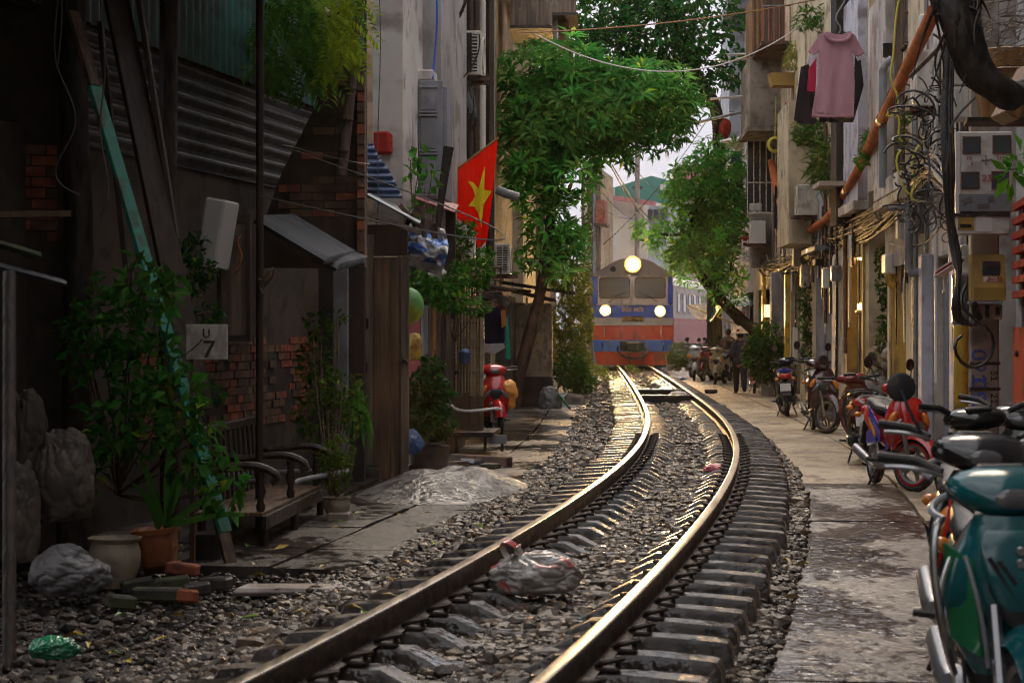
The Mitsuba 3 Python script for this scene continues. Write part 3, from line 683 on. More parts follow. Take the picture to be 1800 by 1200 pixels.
kB, FB = house('white_post_house', 'house with white posts and a plain grey door between them', 24.6, 31.6, 3.3, 9.5, 'm_white', 'R', [(3.0, 6.2, .05, 2.55)])
part(kB, 'door', FB.box(3.02, 6.18, .05, 2.53, -.2, -.13), 'm_greyshutter', label='grey door leaf')
for s0, s1 in ((2.6, 3.0), (6.2, 6.6)): part(kB, 'post', FB.box(s0, s1, -.1, 2.6, .003, .16, .01), 'm_bluewhite', label='white door post')
part(kB, 'step', FB.box(2.7, 6.5, -.1, .09, .0, .3, .02), 'm_concrete')
kC, FC = house('ochre_shutter_house', 'cream house with an ochre folding shutter and a grey drainpipe', 31.9, 36.3, 3.3, 9.5, 'm_cream', 'R', [(2.0, 4.2, .05, 2.65)])
n = 18
for i in range(n):
    s = 2.0 + 2.2 * i / n
    part(kC, 'shutter_leaf', FC.loc(cbox((0, 1.34, 0), (.15, 2.58, .012), .004, Ry(.75 if i % 2 else -.75)), s + .06, .03, -.06), 'm_ochre')
part(kC, 'upper_wall', blk(1598, 330, 1637, 462, 32.4, 3.2), 'm_concrete', label='stained bare concrete upper wall')
part(kC, 'balcony', blk(1580, 332, 1662, 350, 31.2, 3.6, .01), 'm_cream', label='balcony slab with a brown soffit')
part(kC, 'balcony_front', blk(1578, 300, 1600, 331.5, 31.3, 3.4, .01), 'm_white')
part(kC, 'beam', blk(1612, 292, 1660, 318, 30.9, .4, .01), 'm_tan')
# yard gap with rubble and ivy
kD, FD = house('rubble_yard_wall', 'dark back wall of a narrow yard between two houses', 36.4, 38.7, 4.6, 7, 'm_tan', 'R')
g = np.random.default_rng(20)
rub = thing('rubble_heap', 'heap of broken stones filling the gap between the yellow door and the ochre shutter', 'rubble')
for i in range(70):
    p = TP(g.uniform(36.6, 38.4), g.uniform(3.35, 4.4)); h = 1.25 * g.random() ** .8
    part(rub, 'stone', ruffle(ball(p + [0, 0, h], g.uniform(.1, .26), 1, (1, 1, .8)), .07, 5, i), ['m_concrete', 'm_grey', 'm_tan'][i % 3])
kE, FE = house('yellow_door_house', 'house with a tall yellow door frame and lit brass lanterns inside it', 38.9, 44.0, 3.3, 9.8, 'm_cream', 'R', [(.5, 3.2, .05, 3.1)])
part(kE, 'frame_post', blk(1529, 462, 1537, 700, 38.85, .35), 'm_white', label='pale rough door post')
part(kE, 'door_frame', cat(FE.box(.5, .62, .05, 3.1, -.15, .05), FE.box(3.06, 3.2, .05, 3.1, -.15, .05), FE.box(.62, 3.06, 2.86, 3.1, -.15, .05)), 'm_ochre', label='yellow door frame')
door_planks(kE, FE, .64, 3.04, .06, 2.85, 'm_wood', 8, -.16)
part(kE, 'corner_pillar', blk(1467, 450, 1484, 705, 43.6, .5), 'm_white', label='white corner pillar')
part(kE, 'downpipe', tube([W(1490, 478, 43.2), W(1490, 700, 43.2)], .055, 10), 'm_yellow', 40, label='yellow downpipe')
ln = thing('wall_lantern', 'tall brass lantern lit warm yellow beside the wooden door', 'lantern')
a = W(1508, 458, 40.2)
part(ln, 'rod', cat([tube([W(1508 + q, 455, 40.2), W(1508 + q, 536, 40.2)], .011, 6) for q in (0, 5, 10, 15)]), 'm_gold')
part(ln, 'frame', cat(blk(1505, 445, 1526, 449, 40.2, .2), blk(1505, 545, 1526, 549, 40.2, .2)), 'm_gold')
for py0, py1 in ((449.5, 457), (533, 544)):
    k = part(ln, 'bulb', blk(1508, py0, 1524, py1, 40.24, .12), 'm_glow')
    scene[k]['emitter'] = {'type': 'area', 'radiance': rgb(np.array([1, .55, .16]) * 9)}
kF, FF = house('grey_shutter_house', 'house with a grey corrugated shutter between cream pillars', 44.3, 50.6, 3.3, 10.5, 'm_cream', 'R', [(.9, 4.0, .05, 3.0)])
n = 22
for i in range(n): part(kF, 'shutter_leaf', FF.loc(cbox((0, 1.46, 0), (.17, 2.9, .012), .004, Ry(.7 if i % 2 else -.7)), .96 + 3.0 * i / n, .06, -.02), 'm_greyshutter')
part(kF, 'shutter_box', blk(1433, 455, 1468, 466, 45.8, .6), 'm_wooddark')
part(kF, 'pillar', blk(1413, 465, 1432, 672, 50.2, .5), 'm_cream', label='cream pillar')
part(kF, 'upper_storey', blk(1386, 178, 1452, 428, 48.4, 3.0), 'm_cream', label='cream jettied upper storey')
part(kF, 'upper_panel', blk(1447, 305, 1470, 398, 46.0, 1.2), 'm_panelblue', label='grey blue panel')
part(kF, 'canopy', blk(1432, 432, 1482, 440, 45.2, 3.0), 'm_zinc')
kG, FG = house('yellow_post_house', 'shop house with yellow posts, dark doorway and caged upper windows', 51.0, 59.5, 3.3, 12, 'm_cream', 'R', [(1.2, 3.6, .05, 2.9), (4.6, 7.6, .05, 2.8)])
for p0, p1, Y in ((1380, 1389, 52.2), (1340, 1346, 59.0)): part(kG, 'yellow_post', blk(p0, 482, p1, 640, Y, .3), 'm_yellow', label='yellow post')
part(kG, 'grey_wall', blk(1356, 478, 1378, 640, 55.0, .5), 'm_grey')
part(kG, 'white_board', blk(1395, 575, 1402, 640, 51.5, .3), 'm_paper')
lw = thing('shop_window', 'small glowing orange window of the shop between the yellow posts', 'window')
part(lw, 'frame', cat(blk(1343, 533, 1358, 535.4, 57.5, .15), blk(1343, 557, 1358, 560, 57.5, .15), blk(1341.6, 533, 1343, 560, 57.5, .15), blk(1358, 533, 1359.5, 560, 57.5, .15)), 'm_ochre')
k = part(lw, 'pane', blk(1343, 535.6, 1357.9, 556.8, 57.58, .04), 'm_glow'); scene[k]['emitter'] = {'type': 'area', 'radiance': rgb(np.array([1, .45, .12]) * 1.6)}
part(kG, 'jettied_wall', blk(1318, 100, 1394, 222, 57.5, 3.4), 'm_concrete', label='stained bare concrete balcony wall')
part(kG, 'soffit', blk(1314, 222.5, 1396, 230, 57.3, 3.6), 'm_concrete')
part(kG, 'upper_wall', blk(1345, 0, 1400, 72, 56.5, 3), 'm_wood', label='patched wooden upper wall')
for i in range(6): part(kG, 'upper_board', blk(1322 + i * 4, -10, 1325.6 + i * 4, 92 - i * 3, 57.4 - .12 * i, 2.4), ['m_woodorange', 'm_wood'][i % 2])
bal = 'balcony'
part(kG, bal, blk(1338, 72, 1428, 78, 54.5, 3.0), 'm_rust', label='rusty balcony floor')
for x in np.linspace(1342, 1426, 10): part(kG, 'balustrade_bar', tube([W(x, 72, 54.6), W(x, 12, 54.6)], .014, 6), 'm_redshutter')
part(kG, 'handrail', tube([W(1338, 11, 54.6), W(1430, 9, 54.6)], .022, 6), 'm_pipegrey')
part(kG, 'planter_tray', xf(extrude(sg.Polygon([(0, 0), (.52, 0), (.6, .3), (-.08, .3)]), .7), XZ, W(1360, 150, 53.5)), 'm_ochre', label='ochre trapezoid planter tray')
# cage window, blocks and boxes lower down
cage = thing('window_cage', 'barred metal cage over an upper window, grey plastic tub inside', 'window cage')
part(cage, 'opening', blk(1314, 246, 1357, 372, 60.6, .5), 'm_glassdark')
for x in (1314, 1325, 1336, 1347, 1357): part(cage, 'bar', tube([W(x, 246, 60.2), W(x, 374, 60.2)], .014, 6), 'm_pvc')
for y in (246, 321, 374): part(cage, 'rail', tube([W(1313, y, 60.17), W(1358, y, 60.17)], .016, 6), 'm_pvc')
tb = thing('plastic_tub', 'grey plastic tub standing in the barred window cage', 'tub'); put(tb, blk(1318, 357, 1340, 371, 60.3, .22, .03), 'm_pvc')
part(kG, 'lower_panel', blk(1322, 376, 1358, 470, 60.4, .7), 'm_concrete')
air_con(1320, 388, 1346, 428, 59.8, 'white air conditioner below the barred window cage', body='m_pvc', louvre=False)
air_con(1402, 324, 1442, 378, 47.4, 'pale air conditioner on a rusty ledge of the cream upper storey', louvre=False)
cr = thing('plastic_crate', 'white slatted crate holding red and green things on a ledge under the air conditioner', 'crate')
for y in (424, 433, 441, 449, 456): part(cr, 'slat', blk(1304, y, 1324, y + 2.4, 61, .35), 'm_pvc')
for x in (1304, 1313.5, 1322): part(cr, 'upright', blk(x, 421, x + 2, 459, 60.95, .04), 'm_pvc')
solo('red_bundle', ruffle(ball(W(1310, 424, 61.2), .13, 2), .04, 5), 'm_red', label='red bundle on top of the slatted crate', cat='bundle')
# far house with blue panel walls
kH, FH = house('blue_panel_house', 'tall far house clad in pale blue panels above a shop front', 60.2, 78, 3.3, 13, 'm_grey', 'R', [(1, 5, .05, 2.7), (7, 12, .05, 2.7)])
for y0, y1 in ((50, 128), (129, 196), (197, 242)): part(kH, 'panel', blk(1282, y0, 1309, y1, 71, 4.5), 'm_panelblue')
part(kH, 'eave', blk(1281, -10, 1322, 14, 69, 5), 'm_greyshutter')
part(kH, 'column', blk(1309.5, 120, 1320, 242, 68, .5), 'm_zinc')
part(kH, 'downpipe', tube([W(1315, 20, 66), W(1315, 138, 66)], .05, 8), 'm_pvc', 40)
kI, FI = house('far_right_house', 'farthest house on the right where the street bends', 79, 92, 3.4, 10, 'm_white', 'R', [(1, 4, .05, 2.7), (6, 10, .05, 2.7)])
# awnings over the far shops
aw = thing('market_awning', 'green and grey awning sheets on poles over the far shop fronts', 'awning')
P = np.array([[W(1206, 536, 74), W(1256, 530, 70)], [W(1222, 562, 74), W(1246, 562, 70)]])
part(aw, 'grey_sheet', sheet(np.array([[W(1206, 537, 76), W(1230, 534, 75), W(1256, 531, 74)], [W(1214, 549, 74), W(1234, 548, 73), W(1252, 547, 72)], [W(1226, 561, 72), W(1238, 562, 71), W(1246, 563, 70)]]), .01), 'm_woodgrey', label='grey awning sheet')
part(aw, 'green_sheet', sheet(np.array([[W(1246, 563, 70), W(1262, 528, 70), W(1330, 512, 70)], [W(1250, 566, 69), W(1268, 540, 69), W(1330, 536, 69)]]), .01), 'm_zincgreen', label='green awning sheet')
part(aw, 'green_valance', sheet(np.array([[W(1245, 548, 69.9), W(1254, 541, 69.9), W(1262, 536, 69.9)], [W(1240, 566, 69.9), W(1252, 566, 69.9), W(1259, 560, 69.9)]]), .01), 'm_zincgreen')
part(aw, 'pole', tube([W(1210, 537, 73), W(1300, 572, 69)], .022, 6), 'm_yellow')
for x in (1253, 1264): part(aw, 'post', tube([W(x, 568, 72), W(x, 632, 72)], .1, 10), 'm_cream')
p = thing('poster', 'pale pink poster board standing in the shade of the green awning', 'poster'); put(p, blk(1292, 545, 1312, 566, 71, .05), 'm_paper'); part(p, 'picture', blk(1294, 547, 1310, 564, 70.98, .012), 'm_redshutter')

# upper parts of the middle houses
part(kE, 'upper_pilaster', blk(1508, -20, 1553, 352, 39.0, 2.4), 'm_bluewhite', label='blue white jettied upper wall')
part(kE, 'upper_soffit', blk(1500, 352.5, 1556, 368, 38.8, 2.6), 'm_white')
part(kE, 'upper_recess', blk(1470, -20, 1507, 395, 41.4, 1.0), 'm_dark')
for x in (1486, 1497, 1507): part(kE, 'window_frame', blk(x - 1.6, 222, x + 1.6, 292, 40.9, .08), 'm_pvc')
for y in (222, 245, 268, 291): part(kE, 'window_rail', blk(1486, y - 1.3, 1507, y + 1.3, 40.85, .06), 'm_pvc')
part(kE, 'ledge', blk(1440, 318, 1508, 326, 41, 1.4), 'm_concrete')
part(kC, 'upper_storey', blk(1556, -20, 1612, 322, 34.2, 2.5), 'm_white', label='white upper wall with patches')
part(kC, 'timber_column', blk(1573, -20, 1588, 318, 34.0, .14), 'm_woodgrey', label='old grey timber column')
part(kC, 'dark_hatch', blk(1553, 76, 1568, 100, 34.15, .1), 'm_dark')
kw = part(kC, 'window', blk(1591, -10, 1641, 74, 33.6, .1), 'm_bluewhite', label='pale blue window panels')
for x in (1591, 1616, 1641): part(kw, 'mullion', blk(x - 1.2, -10, x + 1.2, 76, 33.5, .08), 'm_rust')
for y in (22, 74): part(kw, 'transom', blk(1590, y - 1.2, 1642, y + 1.2, 33.45, .06), 'm_rust')
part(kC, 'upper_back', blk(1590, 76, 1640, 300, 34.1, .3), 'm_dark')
for y in (78, 104, 140, 172, 210): part(kC, 'shelf', blk(1588, y, 1628, y + 5, 33.6, .5), ['m_woodgrey', 'm_wood'][y % 4 > 1])
part(kC, 'lower_wall', blk(1612, 206, 1660, 292, 33.4, .3), 'm_bluewhite')
part(kC, 'drainpipe', tube([W(1568, 104, 33), W(1557, 112, 33), W(1552.5, 124, 33), W(1552, 140, 33), W(1552, 330, 33)], .06, 10), 'm_pipegrey', 40, label='grey upper drainpipe')
part(kC, 'drainpipe', tube([W(*q, 31) for q in ((1597, 356), (1597, 462), (1598, 474), (1603, 480), (1612, 479), (1620, 477), (1625, 482), (1626, 494), (1626, 590), (1626, 762))], .062, 10), 'm_pipegrey', 40, label='grey drainpipe with a double bend')
part(kC, 'pipe_stub', tube([W(1566, 366, 31.3), W(1592, 363, 31)], .05, 10), 'm_pipegrey', 40)
k = part(kC, 'name_plate', blk(1617.5, 582, 1625.5, 608, 30.8, .012), 'm_tblue', label='small blue plate on the drainpipe')
wb = thing('white_box', 'white sheet metal box on the wall above the ochre shutter', 'box'); put(wb, blk(1556, 446, 1588, 480, 34.6, .5, .015), 'm_pvc')
solo('elbow_duct', tube(curve([W(1562, 482, 34.7), W(1564, 494, 34.7), W(1578, 508, 34.7)], 12), .06, 10), 'm_yellow', label='yellow bent duct below the white metal box', cat='duct', smooth=40)
air_con(1611, 88, 1652, 186, 29.5, 'tall pale air conditioner on a black bracket above the cable tangle', louvre=False)
solo('capping_pipe', lathe([(.001, .5), (.05, .48), (.06, .42), (.06, 0), (.001, 0)], 12, W(1622, 92, 29.7)), 'm_pvc', label='capped white pipe stub beside the tall air conditioner', cat='pipe', smooth=40)
for i, (q, lab) in enumerate((((1662, 66, 1704, 150), 'upper grey metal switch cabinet behind the cable bundle'), ((1664, 152, 1704, 208), 'lower grey metal switch cabinet behind the cable bundle'))):
    k = thing('switch_cabinet', lab, 'cabinet'); put(k, blk(*q, 25.5, .5, .015), 'm_acwhite')
    for x in (1680, 1690): part(k, 'rib', blk(x, q[1] + 3, x + 1.5, q[3] - 3, 25.47, .03), 'm_acwhite')
part(kB, 'upper_storey', blk(1704, -20, 1800, 228, 26.6, 2.2), 'm_wooddark', label='dark upper storey behind the cables')
# brown planters on the upper ledge near the top right corner
k = thing('balcony_planter', 'octagonal brown planter on the upper ledge at the top right', 'planter')
a = W(1722, 205, 17.5)
part(k, 'bowl', xf(lathe([(.001, 0), (.24, 0), (.3, .38), (.27, .39), (.001, .39)], 8), Rz(PI / 8), a + [.3, .3, 0]), 'm_woodorange')
part(k, 'rim', xf(lathe([(.3, .385), (.34, .39), (.35, .53), (.3, .54), (.3, .42)], 8), Rz(PI / 8), a + [.3, .3, 0]), 'm_woodorange')
k = thing('wooden_bracket', 'tilted brown board bracket in front of the octagonal planter', 'bracket')
put(k, xf(cbox((0, 0, 0), (.12, .5, .42), .01, Ry(.5)), None, W(1790, 165, 16.5)), 'm_woodorange')
solo('upper_ledge', blk(1700, 206, 1830, 214, 17.4, .45), 'm_wooddark', label='dark ledge carrying the brown planter', cat='ledge')

# concrete pole with meter boxes
pole = thing('concrete_pole', 'square concrete utility pole with blue stencilled digits carrying the meter boxes', 'pole')
YP = 21.5
part(pole, 'shaft', blk(1706, -60, 1757, 905, YP, .26, .015), 'm_concrete')
for tq, py_ in (('091', 612), ('0911', 664), ('1154', 735)):
    part(pole, 'stencil', xf(meshkit.text_mesh(tq, .13, .003, bold=True), np.array([[0, 1, 0], [0, 0, -1], [-1, 0, 0.0]]), W(1709, py_, YP) + [0, -.002, 0]), 'm_tblue', label='blue stencilled digits running down the pole')
for tq, py_ in (('51', 650), ('21', 690)):
    part(pole, 'small_stencil', xf(meshkit.text_mesh(tq, .06, .003, bold=True), np.array([[0, 1, 0], [0, 0, -1], [-1, 0, 0.0]]), W(1742, py_, YP) + [0, -.002, 0]), 'm_tblack')
for y in (636, 681): part(pole, 'strap', blk(1704, y, 1759, y + 5, YP - .01, .28), 'm_iron')
mb = thing('meter_box', 'large grey electricity meter box with four dark windows high on the pole', 'meter box')
YB = 21.1
part(mb, 'case', blk(1681, 231, 1780, 374, YB, .24, .012), 'm_acwhite')
part(mb, 'front_edge', blk(1680, 232, 1688, 412, YB - .012, .2, .004), 'm_pvc')
part(mb, 'lower_case', blk(1677, 376, 1776, 412, YB - .01, .26, .01), 'm_acwhite')
part(mb, 'sloped_panel', blk(1686, 341, 1776, 371, YB - .02, .03), 'm_pipegrey', label='grey lower panel with torn stickers')
for q in ((1694, 242, 1722, 268), (1747, 240, 1776, 268), (1692, 304, 1720, 330), (1745, 303, 1772, 330)):
    w = part(mb, 'window', blk(*q, YB - .008, .02), 'm_glassdark')
    part(w, 'frame', cat(blk(q[0] - 2, q[1] - 2, q[2] + 2, q[1], YB - .016, .03), blk(q[0] - 2, q[3], q[2] + 2, q[3] + 2, YB - .016, .03), blk(q[0] - 2, q[1], q[0], q[3], YB - .016, .03), blk(q[2], q[1], q[2] + 2, q[3], YB - .016, .03)), 'm_rust')
def lab(txt, px, py, Y, h, mt, bold=True):
    return xf(meshkit.text_mesh(txt, h, .003, bold=bold), np.array([[1, 0, 0], [0, 0, -1], [0, 1, 0.0]]), W(px, py, Y))
part(mb, 'lettering', cat(lab('T7', 1698, 281, YB - .013, .03, 0), lab('T10', 1751, 280, YB - .013, .03, 0), lab('23', 1725, 318, YB - .013, .055, 0), lab('6', 1706, 290, YB - .013, .03, 0)), 'm_redshutter', label='faded red numbers')
part(mb, 'mark', cat(blk(1725, 281, 1741, 282.4, YB - .012, .01), blk(1732.4, 273, 1733.8, 290, YB - .0135, .01)), 'm_cablegrey')
part(mb, 'sticker', cat(xf(box((0, 0, 0), (.1, .006, .05), Ry(-.4)), RF(YB), W(1700, 353, YB - .026)), xf(box((0, 0, 0), (.11, .006, .04), Ry(-.1)), RF(YB), W(1728, 362, YB - .026)), xf(box((0, 0, 0), (.06, .006, .05), Ry(-.2)), RF(YB), W(1742, 350, YB - .026))), 'm_cablegrey')
part(mb, 'hatch', blk(1684, 382, 1712, 404, YB - .02, .02), 'm_ochre', label='yellow hatch'); part(mb, 'hatch_slot', blk(1688, 394, 1708, 400, YB - .026, .01), 'm_dark')
part(mb, 'label_plate', blk(1716, 380, 1744, 407, YB - .018, .02), 'm_pvc')
part(mb, 'band', blk(1678, 374.5, 1776, 380, YB - .03, .03), 'm_iron')
mb2 = thing('meter_box', 'small yellowed meter box with one window below the large grey one', 'meter box')
part(mb2, 'case', xf(extrude(sg.Polygon([(0, 0), (.2, 0), (.2, .43), (.03, .43), (-.05, .12), (-.04, 0)]), .3), np.array([[0, 0, 1.0], [1, 0, 0], [0, 1, 0]]), W(1710, 528, 21.2)), 'm_ochre')
part(mb2, 'window', blk(1727, 459, 1758, 484, 21.17, .03), 'm_glassdark'); part(mb2, 'paper_label', blk(1729, 486, 1754, 495, 21.16, .02), 'm_paper', label='white paper label')
part(mb2, 'lettering', lab('JN551', 1733, 493.6, 21.157, .035, 0), 'm_red')
mb3 = thing('switch_box', 'cream switch box with two black switches below the small meter box', 'box')
part(mb3, 'case', blk(1706, 535, 1762, 562, 21.2, .16, .008), 'm_potpale'); part(mb3, 'switch', blk(1732, 536, 1739, 557, 21.18, .03), 'm_dark'); part(mb3, 'switch', blk(1750, 540, 1757, 553, 21.18, .03), 'm_dark')
part(mb3, 'clamp', blk(1704, 529, 1763, 534, 21.1, .25), 'm_pipegrey')
fb = thing('fuse_box', 'pale green grey fuse box hung between the cables and the pole', 'box'); part(fb, 'case', blk(1674, 479, 1704, 570, 21.7, .18, .02), 'm_zinc')
part(fb, 'seam', blk(1686, 479, 1688.5, 569, 21.67, .04), 'm_acwhite')
tw = thing('tin_awning', 'small bent awning of white and red tin strips on a bracket', 'awning')
for i in range(3): part(tw, 'strip', beam(W(1646 + i * 4, 487 - i * 6, 22.6), W(1686 + i * 2, 462 - i * 5, 22.4), .12, .012), ['m_pvc', 'm_red', 'm_pvc'][i])
part(tw, 'bracket', cat(tube([W(1660, 480, 22.6), W(1660, 512, 22.6)], .014, 6), tube([W(1657, 512, 22.6), W(1663, 512, 22.6)], .02, 6)), 'm_pvc')
solo('gas_pipe', tube([W(1690, 572, 22.2), W(1690, 905, 22.2)], .075, 14), 'm_yellow', label='thick yellow pipe standing left of the concrete pole', cat='pipe', smooth=40)
solo('paper_notice', blk(1673, 575, 1680, 605, 22.4, .01), 'm_paper', label='narrow paper notice beside the yellow pipe', cat='notice')

# orange corrugated hose
hp = [(1642, 20, 22), (1622, 62, 24), (1598, 112, 27), (1570, 172, 30), (1541, 228, 34), (1512, 292, 38), (1478, 352, 42), (1445, 392, 46), (1412, 407, 50), (1388, 398, 53), (1373, 362, 55), (1362, 318, 57), (1356, 285, 58.5)]
hpts = curve([W(*p) for p in hp], 120)
hr = np.linspace(.072, .095, 120)
hose = solo('orange_hose', tube(hpts, hr, 12), 'm_hose', label='long orange hose sagging along the upper fronts of the houses', cat='hose', smooth=40)
for i in (34, 60, 88, 104): part(hose, 'strap', tube(hpts[i:i + 2], hr[i] * 1.12, 10), 'm_cable')

# cables
CG = np.random.default_rng(31)
cb = thing('cable_bundle', 'sagging bundle of telephone cables strung along the fronts of the right hand houses', 'cables')
anch = [(1668, 330, 22.5), (1625, 300, 27), (1600, 330, 31), (1530, 400, 38), (1480, 418, 43), (1440, 440, 48), (1395, 462, 53), (1345, 470, 59), (1325, 430, 64)]
for i in range(56):
    j = CG.normal(0, 4, (len(anch), 2)); j[:, 1] += CG.normal(0, 7)
    pts = [W(a[0] + j[q, 0] * .8, a[1] + j[q, 1] * 1.3, a[2] + CG.normal(0, .12)) for q, a in enumerate(anch)]
    i0 = int(CG.integers(0, 3)); i1 = int(CG.integers(6, 10))
    part(cb, 'cable', tube(curve(pts[i0:i1], 44), CG.uniform(.008, .02), 5), ['m_cable', 'm_cable', 'm_cable', 'm_cablebrown', 'm_cable'][i % 5])
cr2 = thing('cable_riser', 'thick black cable bundle running down past the meter boxes to a loop', 'cables')
for i in range(9):
    o = CG.normal(0, 5)
    pts = [(1655 + o, -20, 21.3), (1668 + o * .8, 90, 21.3), (1664 + o, 200, 21.2), (1667 + o, 300, 21.1), (1672 + o * .6, 400, 21.1), (1684 + o * .5, 470, 21.0)]
    if i < 4: pts += [(1676 + i * 3, 530, 20.9), (1680 + i * 4, 562, 20.9), (1700 + i * 3, 570, 20.9), (1712, 548 - i * 6, 20.9)]
    part(cr2, 'cable', tubes(pts, CG.uniform(.018, .032), 6, 40), 'm_cable', 40)
wire('drop_cable', 'black cable hanging in a loose loop below the meter boxes', [W(1698, 500, 20.9), W(1712, 560, 20.8), W(1745, 594, 20.8), W(1738, 630, 20.8), (W(1705, 645, 20.8)), W(1682, 625, 20.8), W(1690, 590, 20.9)], .016, 'm_cable')
tg = thing('cable_tangle', 'tangle of loose cable loops hanging between the hose and the meter box', 'cables')
for i in range(80):
    c = np.array([CG.uniform(1565, 1675), CG.uniform(150, 400)]); Y = CG.uniform(25, 31)
    a0 = CG.uniform(0, 6); rr = CG.uniform(8, 30, 2); s = CG.uniform(2, 6.5); t = np.linspace(0, s, 14)
    pts = np.array([W(c[0] + rr[0] * math.cos(a0 + q) + 6 * q, c[1] + rr[1] * math.sin(a0 + q) + 4 * q, Y + .1 * math.sin(q)) for q in t])
    part(tg, 'cable', tube(pts, CG.uniform(.006, .016), 5), ['m_cable', 'm_cable', 'm_cablebrown', 'm_cablegrey', 'm_cable', 'm_cable'][i % 6])
tg = thing('cable_tangle', 'tangle of brown and gold cable ends hanging under the cream upper storey', 'cables')
for i in range(70):
    c = np.array([CG.uniform(1440, 1530), 0]); c[1] = 452 - (c[0] - 1440) * .62 + CG.normal(0, 13); Y = 49 - (c[0] - 1440) * .1
    a0 = CG.uniform(0, 6); rr = CG.uniform(4, 16, 2); s = CG.uniform(2, 6); t = np.linspace(0, s, 12)
    pts = np.array([W(c[0] + rr[0] * math.cos(a0 + q) - 4 * q, c[1] + rr[1] * math.sin(a0 + q) + 2 * q, Y + .1 * math.sin(q)) for q in t])
    part(tg, 'cable', tube(pts, CG.uniform(.008, .018), 4), ['m_cable', 'm_cable', 'm_cablebrown', 'm_cable', 'm_cable', 'm_cablegrey', 'm_woodorange'][i % 7])
for i, (pts, r, mt, lb) in enumerate([
    ([(1583, -10, 27), (1574, 40, 27), (1568, 110, 27), (1566, 140, 27), (1574, 160, 27), (1572, 200, 27), (1560, 206, 27), (1557, 200, 27), (1572, 198, 27), (1580, 225, 27), (1586, 250, 27)], .013, 'm_cordyellow', 'yellow cord knotted in a bow hanging from above the grey drainpipe'),
    ([(1616, 255, 26), (1606, 275, 26), (1604, 300, 26), (1608, 320, 26), (1602, 345, 26), (1615, 354, 26)], .014, 'm_cordyellow', 'bright yellow cord in the cable tangle'),
    ([(1584, 264, 26), (1576, 285, 26), (1580, 305, 26), (1586, 325, 26), (1600, 342, 26)], .012, 'm_cordyellow', 'second yellow cord left of the bright one in the tangle'),
    ([(1630, 262, 24), (1634, 300, 24), (1633, 326, 24)], .011, 'm_cablegrey', 'pale grey cable hanging free under the balcony slab'),
    ([(1540, 360, 36), (1545, 385, 36), (1556, 392, 36), (1562, 372, 36), (1560, 345, 36)], .02, 'm_cablegrey', 'loose grey loop of conduit under the white upper wall'),
    ([(1560, 425, 34), (1590, 434, 32), (1620, 430, 30), (1642, 412, 28), (1650, 400, 27)], .012, 'm_cable', 'thin black cable swinging across the concrete wall'),
    ([(1730, 140, 20), (1700, 185, 20), (1676, 215, 20), (1668, 250, 20), (1662, 300, 20)], .012, 'm_cablebrown', 'pinkish cable curving from the cabinet down to the meter box'),
    ([(1600, 135, 22), (1640, 95, 21), (1668, 66, 20)], .022, 'm_woodgrey', 'straight pale stick leaning across the tall air conditioner'),
    ([(1640, 60, 20), (1680, 90, 20), (1730, 160, 19), (1800, 140, 18)], .012, 'm_cablegrey', 'grey cable looping in front of the brown planter')]):
    wire('loose_cable', lb, [W(*p) for p in pts], r, mt, 'cable', k=30)
coil = thing('cord_coil', 'yellow coil of cord hung below the concrete balcony', 'coil')
c = W(1362, 254, 56)
part(coil, 'loop', cat([tube([c + [.13 * (1 + .12 * i) * math.cos(t), .03 * i, .15 * (1 + .1 * i) * math.sin(t)] for t in np.linspace(0, 2 * PI, 18)], .012, 5) for i in range(4)]), 'm_cordyellow')
part(coil, 'cord', tube([c + [0, 0, .15], W(1364, 170, 56)], .01, 5), 'm_cordyellow')
# laundry poles
for i, (a, b, r, mt, lb) in enumerate([((1262, 97, 63), (1428, 91, 54), .03, 'm_pvc', 'topmost white laundry pole sticking out over the street'), ((1250, 174, 63), (1410, 160, 56), .03, 'm_pvc', 'middle white laundry pole below the concrete planter'),
    ((1221, 217, 66), (1306, 196, 62), .045, 'm_pipegrey', 'dark grey pole slanting out over the street near the red bag'), ((1254, 108, 64), (1326, 100, 60), .025, 'm_cordyellow', 'lime green pole just under the topmost laundry pole'), ((1268, 249, 68), (1308, 243, 66), .06, 'm_pvc', 'short thick white pipe under the red bag')]):
    solo('laundry_pole', tube([W(*a), W(*b)], r, 8), mt, label=lb, cat='pole')
solo('red_bag', ruffle(ball(W(1275, 226, 68), .2, 2, (.9, .9, 1.55)), .03, 4), 'm_red', label='red bag hanging beside the pale blue panels', cat='bag', smooth=True)
# washing
PINK, DK = (.42, .23, .27), (.02, .017, .022)
hanging('dress', 'pale pink short sleeved dress on a hanger over the street', 'dress', [(1442, 60), (1456, 56), (1466, 60), (1484, 61), (1492, 55), (1503, 62), (1519, 92), (1508, 100), (1498, 88), (1502, 140), (1501, 206), (1427, 206), (1437, 140), (1440, 86), (1430, 95), (1421, 90)], 36, PINK, 3, .06)
def seam(nm, px, Y, r, c):
    m = tube(curve([W(x, y, Y) for x, y in px], 16), r, 7); part('dress', nm, m, 'm_cloth', True, colors(m, c))
seam('collar', [(1452, 60), (1458, 69), (1474, 73), (1490, 69), (1497, 60)], 35.93, .035, (.36, .19, .23)); seam('hem', [(1428, 203), (1464, 205), (1500, 203)], 35.95, .018, (.34, .18, .21))
seam('sleeve_hem', [(1422, 90), (1430, 95), (1439, 88)], 35.96, .016, (.34, .18, .21)); seam('sleeve_hem', [(1499, 90), (1508, 98), (1518, 92)], 35.96, .016, (.34, .18, .21))
hanging('shirt', 'white shirt hanging close behind the pink dress', 'shirt', [(1436, 66), (1500, 66), (1522, 100), (1508, 108), (1503, 96), (1500, 170), (1434, 170), (1436, 100), (1424, 118), (1419, 108)], 36.35, (.5, .5, .53), 5)
